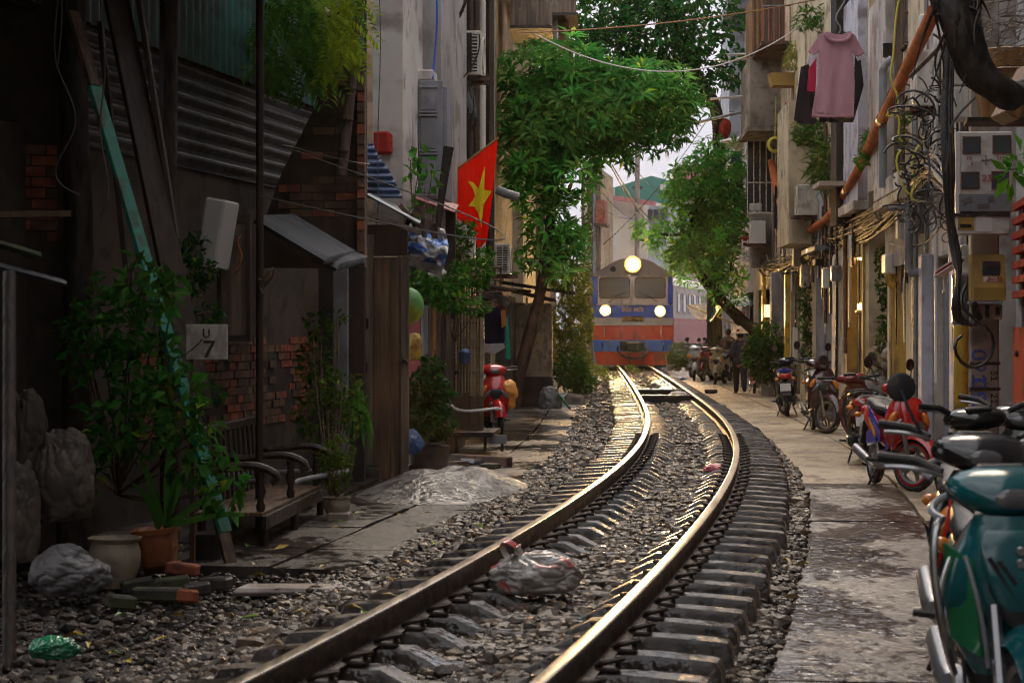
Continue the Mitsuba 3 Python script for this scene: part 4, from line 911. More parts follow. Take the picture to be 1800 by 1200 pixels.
hanging('top', 'crimson top hanging at the left edge of the washing', 'top', [(1424, 100), (1440, 90), (1445, 155), (1436, 162), (1419, 160)], 36.6, (.42, .02, .07), 6)
hanging('trousers', 'black trousers hanging left of the pink dress', 'trousers', [(1408, 118), (1428, 110), (1436, 150), (1434, 218), (1410, 218), (1396, 212)], 36.9, DK, 8, .05)
hanging('skirt', 'black skirt hanging behind the pink dress', 'skirt', [(1440, 100), (1512, 96), (1518, 150), (1500, 215), (1440, 216)], 37.1, DK, 9, .05)
hg = thing('clothes_hanger', 'grey hanger hook from which the pink dress hangs', 'hanger')
part(hg, 'hook', tube(curve([W(1474, 60, 36), W(1476, 46, 36), W(1470, 36, 36), W(1474, 20, 36), W(1478, -20, 36)], 14), .014, 6), 'm_pipegrey'); part(hg, 'arm', tube([W(1448, 66, 36.02), W(1474, 52, 36.02), W(1500, 66, 36.02)], .012, 6), 'm_dark')
hanging('jacket', 'dark blue jacket hanging on the far corner below the blue panels', 'jacket', [(1286, 266), (1304, 266), (1306, 330), (1281, 330)], 66, (.02, .03, .14), 10, .06)
hanging('trousers', 'bright blue trousers hanging beside the red shutter', 'trousers', [(1376, 310), (1384, 310), (1383, 342), (1376, 342)], 52.2, (.03, .05, .32), 11)
hanging('trousers', 'black trousers caught on the orange hose', 'trousers', [(1362, 325), (1370, 332), (1372, 372), (1366, 404), (1361, 400)], 55.4, DK, 12)
# red shutter
rs = thing('window_shutter', 'open red panelled shutter beside the cream upper storey', 'shutter')
part(rs, 'frame', blk(1380, 180, 1399, 311, 50.5, .05, .006), 'm_redshutter')
for y0, y1 in ((186, 222), (228, 262), (267, 304)): part(rs, 'panel', blk(1384, y0, 1396, y1, 50.47, .03, .01), 'm_redshutter')

# pipes, meter cables and small boxes on the near right fronts
CG2 = np.random.default_rng(33)
for F, k, s0, s1, n in ((FB, kB, .1, 6.8, 9), (FC, kC, .1, 4.3, 8), (FE, kE, .1, 5, 6), (FF, kF, 0, 6, 6), (FG, kG, 0, 8.4, 8)):
    for i in range(n):
        s_ = CG2.uniform(s0, s1); r = CG2.choice([.012, .016, .03, .04]); z1 = CG2.uniform(3.2, 6.5); z0 = CG2.uniform(.4, 2.9)
        pts = [F.pt(s_, z1, .05 + r), F.pt(s_ + CG2.normal(0, .05), (z0 + z1) / 2, .05 + r), F.pt(s_ + CG2.normal(0, .08), z0, .05 + r)]
        part(k, 'conduit', tube(curve(pts, 10), r, 6), ['m_cable', 'm_pvc', 'm_cablegrey', 'm_rust', 'm_pipegrey', 'm_cable'][i % 6], 40)
for i, (F, s_, z, w, h, mt, lb) in enumerate([(FB, 1.4, 2.2, .25, .35, 'm_acwhite', 'pale meter box on the wall nearest the concrete pole'), (FB, 6.75, 2.9, .3, .4, 'm_zinc', 'grey switch box over the farther white post'), (FC, 1.2, 2.9, .3, .45, 'm_acwhite', 'pale meter box beside the grey drainpipe'), (FE, 4.2, 2.5, .25, .3, 'm_zinc', 'grey box above the yellow downpipe'), (FF, .4, 2.4, .3, .4, 'm_acwhite', 'pale box at the near end of the grey shutter'), (FF, 5.2, 2.5, .4, .5, 'm_acwhite', 'cream meter box far of the grey shutter'), (FG, .4, 3.0, .4, .45, 'm_pvc', 'white box beside the farther yellow posts')]):
    kk = thing('wall_box', lb, 'box'); put(kk, F.box(s_, s_ + w, z, z + h, .03, .2, .012), mt); part(kk, 'lid', F.box(s_ + .02, s_ + w - .02, z + .02, z + h - .02, .203, .215, .004), mt)
# ---------------------------------------------------------------- left side: dark sheds, walls and houses
pr('m_signpaint', plaster((.50, .48, .44), (.42, .39, .35), (.22, .17, .13), 43, 5), rough=.5)
mat('m_flag', {'type': 'principledthin', 'base_color': rgb((.88, .028, .012)), 'roughness': .7, 'diff_trans': 1.0, 'eta': 1.3}, False)
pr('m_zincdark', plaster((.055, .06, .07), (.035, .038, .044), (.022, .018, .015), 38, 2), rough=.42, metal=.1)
LG = np.random.default_rng(41)
pr('m_endcream', plaster((.52, .46, .38), (.47, .41, .33), (.36, .3, .24), 36, .5), rough=.8)
pr('m_greengable', (.055, .19, .15), rough=.5)
pr('m_moss', plaster((.045, .06, .02), (.03, .03, .018), (.02, .016, .012), 37, 2), rough=.8)
pr('m_greenpaint', plaster((.02, .24, .16), (.016, .18, .125), (.05, .032, .022), 31, 2), rough=.5)
pr('m_brickred', two((.30, .082, .042), (.17, .05, .03), 9), rough=.75, bump=bumpfn(30), bs=.006)
pr('m_brickdark', two((.15, .083, .05), (.085, .05, .033), 7), rough=.8, bump=bumpfn(30), bs=.006)
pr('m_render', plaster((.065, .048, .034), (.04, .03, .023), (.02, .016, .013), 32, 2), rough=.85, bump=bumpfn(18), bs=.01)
pr('m_sack', plaster((.10, .08, .062), (.07, .056, .044), (.03, .024, .02), 33, 3), rough=.6)
pr('m_sackgrey', plaster((.17, .165, .165), (.12, .115, .115), (.05, .045, .042), 34, 3), rough=.5)
pr('m_tarp', proc(lambda p, n, uv: mix(mix((.42, .42, .42), (.05, .14, .42), smoothstep(.48, .53, tfbm(p.x * 7 + 2, p.y * 3, p.z * 9, 3))), (.25, .2, .15), smoothstep(.6, .7, tfbm(p.x * 5, p.y * 5, p.z * 6 + 9, 3)))), rough=.45)
def pole_(name, label, a, b, r, mt, cat_='post', n=9, bumps=.0, parent=None):
    P = curve([a, b], 14) if not bumps else curve([a, (np.asarray(a) + b) / 2 + LG.normal(0, bumps, 3) * [1, .3, 0], b], 16)
    m = tube(P, r if np.isscalar(r) else np.interp(np.linspace(0, 1, len(P)), [0, 1], r), n)
    return solo(name, m, mt, label=label, cat=cat_, smooth=40)

# near brick wall of the sheds, in real courses
def bricks(parent, F, s0, s1, z0, z1, keep, red, o=0.0, bl=.21, bh=.075, maxn=280, seed=0):
    g = np.random.default_rng(seed); n = 0
    mats = ['m_brickdark', 'm_brickred']
    rows = int((z1 - z0) / bh)
    for r in range(rows):
        s = s0 - (bl / 2 if r % 2 else 0)
        while s < s1:
            a, b = max(s, s0), min(s + bl - .012, s1); s += bl
            if b - a < .05 or n >= maxn: continue
            zc = z0 + r * bh; q = keep((a + b) / 2, zc)
            if q <= g.random(): continue
            pr_ = g.uniform(.004, .022); m = F.box(a, b, zc + .006, zc + bh - .004, o - .03, o + pr_)
            part(parent, 'brick', ruffle(m, .004, 9, n), mats[int(red((a + b) / 2, zc) > g.random())]); n += 1
k1 = thing('shed_wall', 'old dark brick wall of the sheds in the left shade, patched with mud render', 'wall')
F1 = Face(TP(13.0, -4.15)[:2], TP(24.4, -3.65)[:2], 'L')
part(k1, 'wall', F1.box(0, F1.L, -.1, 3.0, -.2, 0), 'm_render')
nz = lambda s, z, k, f=1.6: float(meshkit.fbm(np.array([[s * f, z * f, k]]), 3)[0])
bricks(k1, F1, 4.4, 11.2, .7, 2.96, lambda s, z: 1.0 if nz(s, z, 3) > .42 else .25, lambda s, z: .7 if nz(s, z, 9) > .56 else .06, seed=3, maxn=300)
# horizontal corrugated cladding and the green sheet wall above it
k = solo('tin_cladding', corr(F1.pt(3.0, 2.95, .03), [0, 0, .86], F1.d * (F1.L - 3.2), 7, .03, wob=.05), 'm_zincdark', label='rusty corrugated tin cladding with level ribs above the old brick wall', cat='cladding', smooth=35)
k = thing('green_sheet_wall', 'tall dark green ribbed sheet metal wall above the tin cladding', 'wall')
part(k, 'sheet', corr(F1.pt(0.0, 3.83, .10), F1.d * (F1.L + .25), [0, 0, 4.2], 62, .016), 'm_zincgreen', 35)
part(k, 'end_sheet', corr(F1.pt(F1.L + .27, 3.83, .12), -F1.n * 3, [0, 0, 4.2], 16, .016), 'm_zincgreen', 35)
part(k, 'frame', cat(F1.box(0, F1.L + .2, 3.8, 7.9, -.12, .05)), 'm_wooddark')
solo('shed_roof', xf(box((0, 0, 0), (5, 14, .1)), RF(18), TP(17.5, -6.2, 8.1)), 'm_rust', label='rusty roof over the green sheet wall', cat='roof')
# stepped brick gable, bricks showing through broken render
k2 = thing('brick_gable', 'broken brick gable with one slanting side, red bricks showing through dark render', 'wall')
YG = 20.9
A2 = W(478, 840, YG); B2 = W(640, 840, YG)
F2 = Face(A2[:2], B2[:2], 'R'); F2.n = np.array([0.0, -1, 0]); F2.R = np.column_stack([F2.d, [0, 0, 1], F2.n])
S = lambda px, py: ((px - 478) / 4000 * YG, W(px, py, YG)[2])
gp = sg.Polygon([S(462, 470), S(462, 395), S(497, 300), S(548, 200), S(575, 118), S(612, 112), S(642, 140), S(642, 470)])
part(k2, 'wall', F2.poly(gp, -.3, 0), 'm_render')
part(k2, 'pier', F2.box(*[S(x, 300)[0] for x in (629, 643)], S(600, 470)[1], S(600, 128)[1], .0, .1), 'm_brickdark')
bricks(k2, F2, S(470, 0)[0], S(628, 0)[0], S(0, 468)[1], S(0, 130)[1], lambda s, z: (1.0 if nz(s, z, 5, 2.2) > .44 else .15) * float(gp.buffer(-.1).contains(sg.Point(s, z))), lambda s, z: .85 if nz(s, z, 14, 2) > .44 else .25, seed=7, maxn=230)
for i in range(20): part(k2, 'pier_brick', ruffle(F2.box(S(630, 0)[0], S(642, 0)[0], S(0, 462)[1] + i * .098, S(0, 462)[1] + i * .098 + .085, .1, .13 + .01 * (i % 3)), .005, 9, i), ['m_brickred', 'm_brickdark', 'm_brickdark'][i % 3])
# tall posts, planks and poles
solo('tree_trunk', ruffle(tube(curve([W(128, 1010, 15.6), W(135, 700, 15.6), W(138, 420, 15.6), W(128, 150, 15.6), W(130, -150, 15.7)], 40), np.interp(np.arange(40), [0, 39], [.11, .095]), 12), .02, 7), 'm_bark', label='straight dark tree trunk among the sheds at the left', cat='trunk', smooth=50)
gpk = thing('leaning_plank', 'long leaning plank painted green with a bare brown upper end', 'plank')
part(gpk, 'painted_length', beam(W(166, 152, 15.3), W(396, 935, 14.9), .135, .03, .004), 'm_greenpaint'); part(gpk, 'bare_length', beam(W(128, 20, 15.36), W(166, 151, 15.301), .13, .03, .004), 'm_wood')
for i, (a, b, w, mt, lb) in enumerate([((196, -40, 15.9), (352, 720, 15.5), .25, 'm_wooddark', 'broad brown plank leaning right of the green one'), ((238, -40, 16.0), (310, 420, 15.8), .12, 'm_wooddark', 'narrow dark plank leaning behind the broad brown one'),
     ((176, 40, 15.9), (232, 560, 15.7), .10, 'm_wooddark', 'dark plank leaning between the trunk and the green plank'), ((318, 640, 15.7), (408, 1000, 15.2), .09, 'm_wood', 'short brown stake leaning beside the foot of the green plank')]):
    solo('leaning_plank', beam(W(*a), W(*b), w, .035, .004), mt, label=lb, cat='plank')
pole_('shed_post', 'thick dark post in front of the tin cladding', W(300, 1000, 16.6), W(300, -160, 16.6), .07, 'm_bark', bumps=.02)
pole_('shed_post', 'thin dark post tied with string beside the wooden cabinet door', W(455, 960, 17.6), W(456, -160, 17.6), .03, 'm_wooddark', bumps=.01)
pole_('bamboo_pole', 'bamboo pole leaning against the brick gable', W(600, 308, 20.7), W(640, -60, 20.6), (.052, .046), 'm_bamboo', 'pole')
for q in (40, 105, 150, 205, 260): part('bamboo_pole', 'node', tube([W(640 - (q + 60) * .109, q, 20.69 - .00025 * (q + 60)), W(640 - (q + 66) * .109, q + 6, 20.69 - .00025 * (q + 66))], .056, 9), 'm_bamboo')
for i, (pts, lb) in enumerate([([(102, -20, 15.2), (96, 60, 15.2), (100, 115, 15.2), (130, 190, 15.2), (133, 215, 15.2), (98, 297, 15.2), (140, 342, 15.2)], 'pale string hanging zigzag in front of the tree trunk'), ([(108, -20, 15.1), (107, 60, 15.1), (100, 120, 15.1)], 'short string beside the zigzag one'),
      ([(177, -20, 15.1), (181, 60, 15.1), (183, 150, 15.1), (176, 230, 15.1), (187, 300, 15.1), (189, 352, 15.1)], 'long thin string hanging in front of the green plank'), ([(460, 345, 17.5), (526, 268, 20), (505, 257, 20.5), (640, 288, 20.6), (650, 288, 20.7)], 'cord tied from the thin post across the brick gable'),
      ([(667, 0, 24.5), (668, 120, 24.5), (664, 300, 24.5), (660, 405, 24.5), (655, 425, 24.5)], 'thin cable hanging in front of the white wall')]):
    wire('string', lb, [W(*p) for p in pts], .006, 'm_cablegrey', 'string', k=40)
kn = thing('string', 'loose knotted string round the thin dark post', 'string'); put(kn, cat([tube(curve([W(455, 490, 17.5), W(470, 480 + i * 6, 17.45), W(480, 470, 17.45), W(478, 488, 17.5), W(460, 498 + i * 8, 17.5), W(466, 520, 17.5)], 16), .006, 5) for i in range(3)]), 'm_bamboo')
# lean-to roof at the far left and things under it
kr = thing('lean_to_roof', 'grey tin lean-to roof with a mossy sheet on top at the left edge', 'roof')
part(kr, 'tin_sheet', corr(W(-60, 452, 12.2), W(-60, 450, 14.4) - W(-60, 452, 12.2), W(118, 498, 12.4) - W(-60, 452, 12.2), 12, .016, wob=.03), 'm_zincdark', 35)
part(kr, 'mossy_sheet', corr(W(-60, 410, 12.6), W(-60, 412, 14.2) - W(-60, 410, 12.6), W(74, 450, 12.7) - W(-60, 410, 12.6), 8, .018, wob=.05), 'm_moss', 35)
pole_('shed_post', 'dark post carrying the lean-to roof at the left edge', W(16, 1180, 11.0), W(16, 480, 12.1), .035, 'm_wooddark')
solo('shed_shelf', beam(W(-40, 378, 14.6), W(112, 376, 15.0), .2, .04), 'm_wood', label='plank shelf in front of the red brick wall at the left edge', cat='shelf')
F0 = Face(W(-160, 800, 15.4)[:2], W(100, 800, 15.8)[:2], 'R'); F0.n = np.array([0., -1, 0]); F0.R = np.column_stack([F0.d, [0, 0, 1], F0.n])
k0 = thing('brick_wall', 'low red brick wall in the deep shade at the left edge', 'wall'); part(k0, 'wall', F0.box(-1, F0.L + .15, 0, 6.2, -.3, 0), 'm_render')
bricks(k0, F0, .1, F0.L, 2.2, 2.9, lambda s, z: .8, lambda s, z: .7, seed=9, maxn=60)
# cabinet door, foam box, sign
dc = thing('cabinet_door', 'old pale wooden door panel in a dark frame leaning against the brick wall', 'door')
YD = 17.3
part(dc, 'panel', blk(388, 392, 432, 590, YD, .03), 'm_woodgrey'); part(dc, 'frame', cat(blk(381, 378, 388, 600, YD - .02, .06), blk(432, 392, 440, 590, YD - .02, .06), blk(388, 378, 440, 391, YD - .02, .06), blk(388, 590, 440, 600, YD - .02, .06)), 'm_wooddark')
part(dc, 'hook', tube(curve([W(424, 415, YD - .03), W(418, 428, YD - .05), W(424, 446, YD - .05), (W(418, 470, YD - .05)), W(410, 480, YD - .05)], 14), .008, 6), 'm_terra')
fk_ = solo('foam_box', xf(cbox((0, 0, 0), (.15, .42, .52), .015, Ry(.16)), RF(17.2), W(382, 412, 17.0)), 'm_styro', label='white foam box tipped on end behind the old door panel', cat='box')
[part(fk_, 'slot', blk(361 + i * 3 * (5 - i) / 5, 372 + i * 15, 371 + i * 3 * (5 - i) / 5, 374 + i * 15, 16.94, .02), 'm_dark') for i in range(5)]
sn = thing('track_sign', 'square white sign reading U 7 on a stake', 'sign')
YS = 15.0
part(sn, 'board', blk(327, 570, 400, 632, YS, .012, .003), 'm_signpaint')
part(sn, 'lettering', cat(xf(lab('U', 355, 593, YS, .055, 0), None, (0, -.003, 0)), xf(lab('7', 354, 627, YS, .105, 0), None, (0, -.003, 0))), 'm_tblack', label='black letters U and 7')
part(sn, 'stake', blk(333, 632, 341, 1010, YS + .015, .03), 'm_wood')
wire('twig', 'bare twig crossing in front of the U 7 sign', [W(313, 630, 14.9), W(340, 612, 14.9), W(356, 595, 14.9)], .005, 'm_wood', 'twig')
# shed with tin roof, grey board, plank door
sr = thing('shed_tin_roof', 'sloping corrugated tin roof of the shed behind the bench', 'roof')
o = W(448, 385, 18.3); part(sr, 'upper_sheet', corr(o, W(512, 381, 20.7) - o, W(572, 458, 18.3) - o, 15, .04, wob=.02), 'm_zincdark', 35)
o = W(550, 452, 19.0); part(sr, 'lower_sheet', corr(o, W(606, 440, 20.8) - o, W(592, 470, 19.0) - o, 11, .04, wob=.02), 'm_zincdark', 35)
solo('grey_board', blk(586, 466, 611, 800, 22.3, .05), 'm_greyshutter', label='upright grey board at the end of the shed', cat='board')
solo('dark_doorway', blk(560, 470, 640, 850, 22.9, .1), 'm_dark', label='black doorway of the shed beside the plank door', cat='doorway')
pd = thing('plank_door', 'tall weathered plank door standing open beside the shed', 'door')
YP2 = 23.6
hole = [sg.box(637, 560, 648, 578), sg.box(636, 638, 646, 654)]
jam = sg.box(628, 412, 656, 842)
for h in hole: jam = jam.difference(h)
pa = W(628, 842, YP2); sc1 = YP2 / 4000
part(pd, 'jamb', xf(xf(extrude(sa.translate(sa.scale(jam, sc1, -sc1, origin=(628, 842)), -628, -842), .08), XZ), None, pa), 'm_woodgrey')
part(pd, 'jamb_back', blk(634, 555, 650, 660, YP2 + .085, .02), 'm_dark')
for i, (x0, x1, mt) in enumerate(((656.5, 686, 'm_wood'), (686.6, 703, 'm_wood'), (703.5, 718, 'm_woodgrey'))): part(pd, 'plank', ruffle(blk(x0, 452 - (i == 2) * 3, x1, 842, YP2 + .02 * (i % 2), .05, .006), .003, 5, i), mt)
part(pd, 'rail', blk(657, 600, 717, 606, YP2 + .075, .04), 'm_wooddark')
part(pd, 'latch', cat(tube([W(700, 634, YP2 - .02), W(716, 636, YP2 - .02)], .012, 6), ball(W(710, 633, YP2 - .03), .025, 1)), 'm_iron')
part(pd, 'lintel_board', blk(632, 395, 716, 450, YP2 + .12, .05), 'm_wooddark')
part(pd, 'sill', blk(615, 843, 722, 856, YP2 - .05, .3), 'm_concrete')
# tin roof pieces over the door, blue sheet, pink roof
tr = thing('tin_roof', 'weathered tin roof strips over the plank door', 'roof')
o = W(645, 342, 23.4); part(tr, 'sheet', corr(o, W(655, 340, 25.4) - o, W(738, 392, 23.6) - o, 7, .02, wob=.03), 'm_zinc', 35)
part(tr, 'purlin', beam(W(640, 372, 23.3), W(740, 410, 23.5), .05, .05), 'm_woodgrey')
for i in range(9):
    a = W(716 + i * 7, 376 + i * 4 + LG.uniform(-4, 4), 23.9); part(tr, 'torn_strip', xf(ruffle(box((0, 0, 0), (.05, .02, LG.uniform(.12, .3))), .02, 9, i), Ry(LG.normal(0, .5)), a), ['m_rust', 'm_wooddark', 'm_zinc'][i % 3])
bs_ = thing('blue_tin_sheet', 'blue ribbed tin sheet cut on a slant beside the white wall', 'cladding')
rows = []
for i in range(61):
    t = i / 60; py = 252 + 96 * t; xr = np.interp(py, [252, 275, 300, 348], [655, 665, 685, 708])
    rows.append([W(x, py, 24.7) + [0, .03 * math.sin(t * 8 * 2 * PI), 0] for x in np.linspace(646, xr, 5)])
put(bs_, sheet(np.array(rows), .004), 'm_zincblue', 35)
pk = thing('pink_roof', 'faded pink corrugated roof below the grey shutters', 'roof')
o = W(700, 338, 26.0); part(pk, 'sheet', corr(o, W(714, 330, 28.2) - o, W(800, 372, 26.2) - o, 12, .018), 'm_pinkroof', 35)
wg = thing('wire_grid', 'small white wire grid under the pink roof', 'grid')
for x in np.linspace(742, 764, 5): part(wg, 'bar', tube([W(x, 358, 26.4), W(x, 402, 26.4)], .007, 5), 'm_pvc')
for y in np.linspace(360, 400, 6): part(wg, 'bar', tube([W(740, y, 26.42), W(766, y, 26.42)], .007, 5), 'm_pvc')
solo('boarded_wall', blk(716, 362, 800, 560, 27.4, .1), 'm_wooddark', label='dark boarded front below the pink roof', cat='wall')
pole_('rusty_post', 'rusty black post standing in front of the grey shutters', W(770, 402, 25.6), W(789, 258, 25.6), (.03, .06), 'm_iron', bumps=.02)
# crumpled tarpaulin
gx, gz = np.meshgrid(np.linspace(0, 1, 34), np.linspace(0, 1, 30))
TPx = 706 + gx * 76 + 6 * np.sin(gz * 5); TPy = 412 + gz * (60 + 24 * gx) - 14 * np.sin(gx * 3)
Pt = np.array([[W(TPx[i, j], TPy[i, j], 24.6 - .35 * math.sin(gz[i, j] * PI)) for j in range(34)] for i in range(30)])
nn_ = meshkit.fbm(Pt * 9, 4) - .5; Pt[:, :, 1] += nn_ * .35; Pt[:, :, 2] += (meshkit.fbm(Pt * 7 + 5, 3) - .5) * .14
solo('tarpaulin', sheet(Pt, .006), 'm_tarp', label='crumpled blue and white tarpaulin slung over the low roof', cat='tarpaulin', smooth=True)
# white house, grey shutters
kW = thing('white_house', 'tall grey white plastered house with grey shutters', 'house')
part(kW, 'front_pier', blk(655, -60, 708, 420, 25.2, 4.6), 'm_white', label='pale plaster pier facing the track')
part(kW, 'recess_wall', blk(708, -60, 775, 420, 26.9, 3.0), 'm_grey', label='grey stained recessed wall')
part(kW, 'hood', blk(722, 122, 762, 142, 26.5, .4, .02), 'm_white')
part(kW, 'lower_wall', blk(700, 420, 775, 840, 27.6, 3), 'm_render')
solo('red_box', blk(656, 231, 684, 269, 24.9, .28, .02), 'm_red', label='dark red letter box shaped bin on the corner of the white house', cat='box')
sh = thing('window_shutter', 'tall grey blue panelled shutter swung open on the white house', 'shutter')
part(sh, 'leaf', blk(735, 142, 778, 350, 26.45, .05, .006), 'm_greyshutter'); part(sh, 'leaf', blk(778.5, 152, 786, 352, 26.5, .5, .006), 'm_greyshutter')
for y0, y1 in ((156, 194), (206, 262), (274, 340)):
    part(sh, 'panel', blk(739, y0, 766, y1, 26.43, .02, .008), 'm_greyshutter')
    part(sh, 'moulding', cat(tube([W(737, y0 - 3, 26.42), W(769, y0 - 3, 26.42)], .014, 6), tube([W(737, y1 + 3, 26.42), W(769, y1 + 3, 26.42)], .014, 6)), 'm_greyshutter')
solo('white_pipe', tube([W(*q, 26.3) for q in ((716, 90), (722, 98), (725, 112), (726, 140), (726, 180), (729, 220), (731, 270), (731, 338))], .024, 8), 'm_pvc', label='thin white bent pipe running down the white house', cat='pipe', smooth=40)
wire('blue_cable', 'blue cable running down the corner of the white house', [W(766, -20, 26.6), W(767, 60, 26.6), (W(764, 100, 26.6)), W(761, 138, 26.5)], .012, 'm_tblue')
# tan house with pipes and air conditioners
kT = thing('tan_house', 'tall tan plaster house hung with pipes and air conditioners', 'house')
FT = Face(TP(29.6, -3.12)[:2], TP(41, -3.2)[:2], 'L')
part(kT, 'front_wall', FT.box(0, FT.L, -.1, 7.6, -.25, 0), 'm_tan'); part(kT, 'end_wall', blk(768, -120, 797, 520, 29.3, .3), 'm_tan'); part(kT, 'roof', FT.box(-.3, FT.L, 7.62, 7.8, -4, .3), 'm_concrete')
for s, mt, r in ((.5, 'm_pipegrey', .05), (.9, 'm_iron', .035), (1.5, 'm_pvc', .04), (3.2, 'm_iron', .05), (4.5, 'm_wooddark', .06), (6.5, 'm_pvc', .05), (8, 'm_wooddark', .08), (9.4, 'm_pipegrey', .05)):
    part(kT, 'downpipe', tube([FT.pt(s, 2.3, r + .02), FT.pt(s, 7.5, r + .02)], r, 8), mt, 40)
for s in (1.9, 5.2, 7.4): part(kT, 'wall_panel', FT.box(s, s + .75, 2.4, 5.0, .004, .03), 'm_woodgrey')
part(kT, 'lower_boards', cat(*[FT.box(i * .3, i * .3 + .28, -.1, 2.25, .02, .05 + .015 * (i % 2)) for i in range(30)]), 'm_wooddark', kind='stuff')
air_con(797, 54, 846, 132, 30.2, 'dark fronted air conditioner high on the tan house', body='m_acwhite', group=None)
part('air_conditioner_003' if 'air_conditioner_003' in scene else 'tan_house', 'dark_front', blk(802, 58, 829, 126, 30.13, .05), 'm_dark')
air_con(792, 402, 829, 456, 31.2, 'louvred air conditioner low on the tan house beside the flag')
air_con(870, 428, 896, 482, 40.2, 'louvred air conditioner farthest along the tan house', .7)
solo('pale_box', blk(782, 230, 797, 300, 29.2, .5, .01), 'm_acwhite', label='pale box on the wall right of the grey shutters', cat='box')
cc = thing('cable_coil', 'black coil of cable hung under the upper air conditioner', 'cables')
for i in range(16):
    c0 = W(818 + LG.normal(0, 3), 216, 29.9); r0 = LG.uniform(.05, .14)
    part(cc, 'cable', tube(curve([W(812 + LG.normal(0, 9), 134, 30), W(813 + LG.normal(0, 9), 178, 30), c0 + [-r0, 0, 0], c0 + [0, .03, -r0], c0 + [r0, 0, 0], W(822 + LG.normal(0, 8), 170, 30), W(824 + LG.normal(0, 9), 136, 30)], 26), LG.uniform(.008, .016), 5), 'm_cable')
for i, (pts, lb) in enumerate([([(818, 0, 29), (800, 40, 29), (783, 70, 29), (780, 120, 29), (784, 160, 29)], 'thick black cable bent round the upper air conditioner'), ([(842, 60, 29.5), (838, 100, 29.5), (820, 130, 29.5), (806, 145, 29.5)], 'thin black cable crossing the upper air conditioner'), ([(860, 0, 38), (858, 160, 38), (866, 240, 38), (860, 330, 38)], 'grey conduit on the far part of the tan house')]):
    wire('house_cable', lb, [W(*p) for p in pts], .022 if i == 0 else .01, 'm_cable')
solo('awning_roller', tube([W(873, 333, 41), W(888, 340, 41), W(912, 347, 41)], .085, 10), 'm_pipegrey', label='blue grey rolled awning on the tan house', cat='awning', smooth=40)
# flag
fl = thing('flag', 'red flag with a yellow star hanging from a slanting pole', 'flag')
YF = 28.8
part(fl, 'pole', tube([W(741, 344, YF), W(877, 242, YF)], .016, 8), 'm_woodorange')
part(fl, 'sleeve', tube([W(794, 304.5, YF), W(877, 242.2, YF)], .022, 8), 'm_cloth', color=None) if False else None
def flagpt(u, v):
    top = np.array([790 + (875 - 790) * u, 309 + (244 - 309) * u])
    bot = np.array([np.interp(u, [0, .12, .45, .6, 1], [793, 794, 834, 840, 856]), np.interp(u, [0, .12, .45, .6, 1], [350, 378, 404, 438, 424])])
    mid = (top + bot) / 2 + np.array([np.interp(u, [0, .5, 1], [5, 2, 2]), 0])
    q = (1 - v) ** 2 * top + 2 * v * (1 - v) * mid + v * v * bot
    y = YF + .02 * v + .05 * math.sin(u * 15 + 1.5 * v) * (.25 + .75 * v) - .12 * v * math.sin(u * PI)
    return W(q[0], q[1], y)
us, vs = np.linspace(0, 1, 40), np.linspace(0, 1, 30)
Pf = np.array([[flagpt(u, v) for u in us] for v in vs])
fm = sheet(Pf, .004); part(fl, 'cloth', fm, 'm_flag', True)
# the star follows the cloth: its own sheet a few millimetres proud of it on both sides
def starpoly(cu, cv, R, rot):
    return sg.Polygon([(cu + (R if i % 2 == 0 else R * .4) * math.sin(i * PI / 5 + rot), cv + (R if i % 2 == 0 else R * .4) * math.cos(i * PI / 5 + rot)) for i in range(10)])
st = starpoly(.63, .5, .34, .3)
tri = trimesh.creation.triangulate_polygon(st.segmentize(.03), engine='earcut'); tm = trimesh.Trimesh(*tri, process=False).subdivide().subdivide()
sv = np.array([flagpt(min(max(u, 0), 1), min(max(v, 0), 1)) for u, v in np.asarray(tm.vertices)[:, :2]])
sm_ = TM(np.vstack([sv + [0, -.008, 0], sv + [0, .012, 0]]), np.vstack([tm.faces, tm.faces + len(sv)]))
part(fl, 'star', sm_, 'm_cloth', True, colors(sm_, (.66, .5, .015)), label='yellow five pointed star')
# far left houses
kU, FU = house('balcony_house', 'left house with a brown balcony high behind the leafy tree', 43, 53, -3.3, 8.6, 'm_tan', 'L', [(2, 4, .05, 2.4)])
part(kU, 'balcony', blk(898, -40, 966, 44, 45, 2.5), 'm_woodgrey', label='brown stained balcony')
part(kU, 'balcony_floor', blk(896, 44.5, 970, 50, 44.9, 2.7), 'm_wooddark')
kV, FV = house('cream_column_house', 'cream house with orange timber windows behind the leafy tree', 54, 66, -3.1, 10, 'm_cream', 'L', [(2, 4, .05, 2.4)])
part(kV, 'column', blk(968, -20, 980, 130, 55, .4), 'm_white', label='white column'); part(kV, 'window', blk(981, 40, 1000, 95, 55.3, .3), 'm_woodorange'); part(kV, 'balcony', blk(978, -10, 1012, 26, 54.5, 2), 'm_woodgrey')
part(kV, 'eave', blk(965, 22, 1016, 27, 54, 2.4), 'm_iron')
kX, FX = house('ivy_house', 'last left house before the train, its wall half covered by climbing leaves', 67, 88, -2.95, 8.0, 'm_tan', 'L', [(4, 6, .05, 2.4)])
kY = thing('bend_house', 'narrow brown house with old pipes just left of the train', 'house')
part(kY, 'wall', blk(1022, 296, 1056, 660, 95, 6), 'm_tan')
for x, mt in ((1031, 'm_pvc'), (1038, 'm_woodgrey'), (1045, 'm_pipegrey'), (1052, 'm_woodgrey')): part(kY, 'downpipe', tube([W(x, 300, 94.5), W(x, 655, 94.5)], .09, 8), mt, 40)
part(kY, 'balcony', blk(1047, 352, 1063, 392, 93.5, 1.5), 'm_brickred', label='red boxed balcony'); part(kY, 'ledge', blk(1044, 392, 1066, 397, 93.3, 1.8), 'm_wood')
kc = thing('end_house', 'cream house with a red eave closing the view behind the train', 'house')
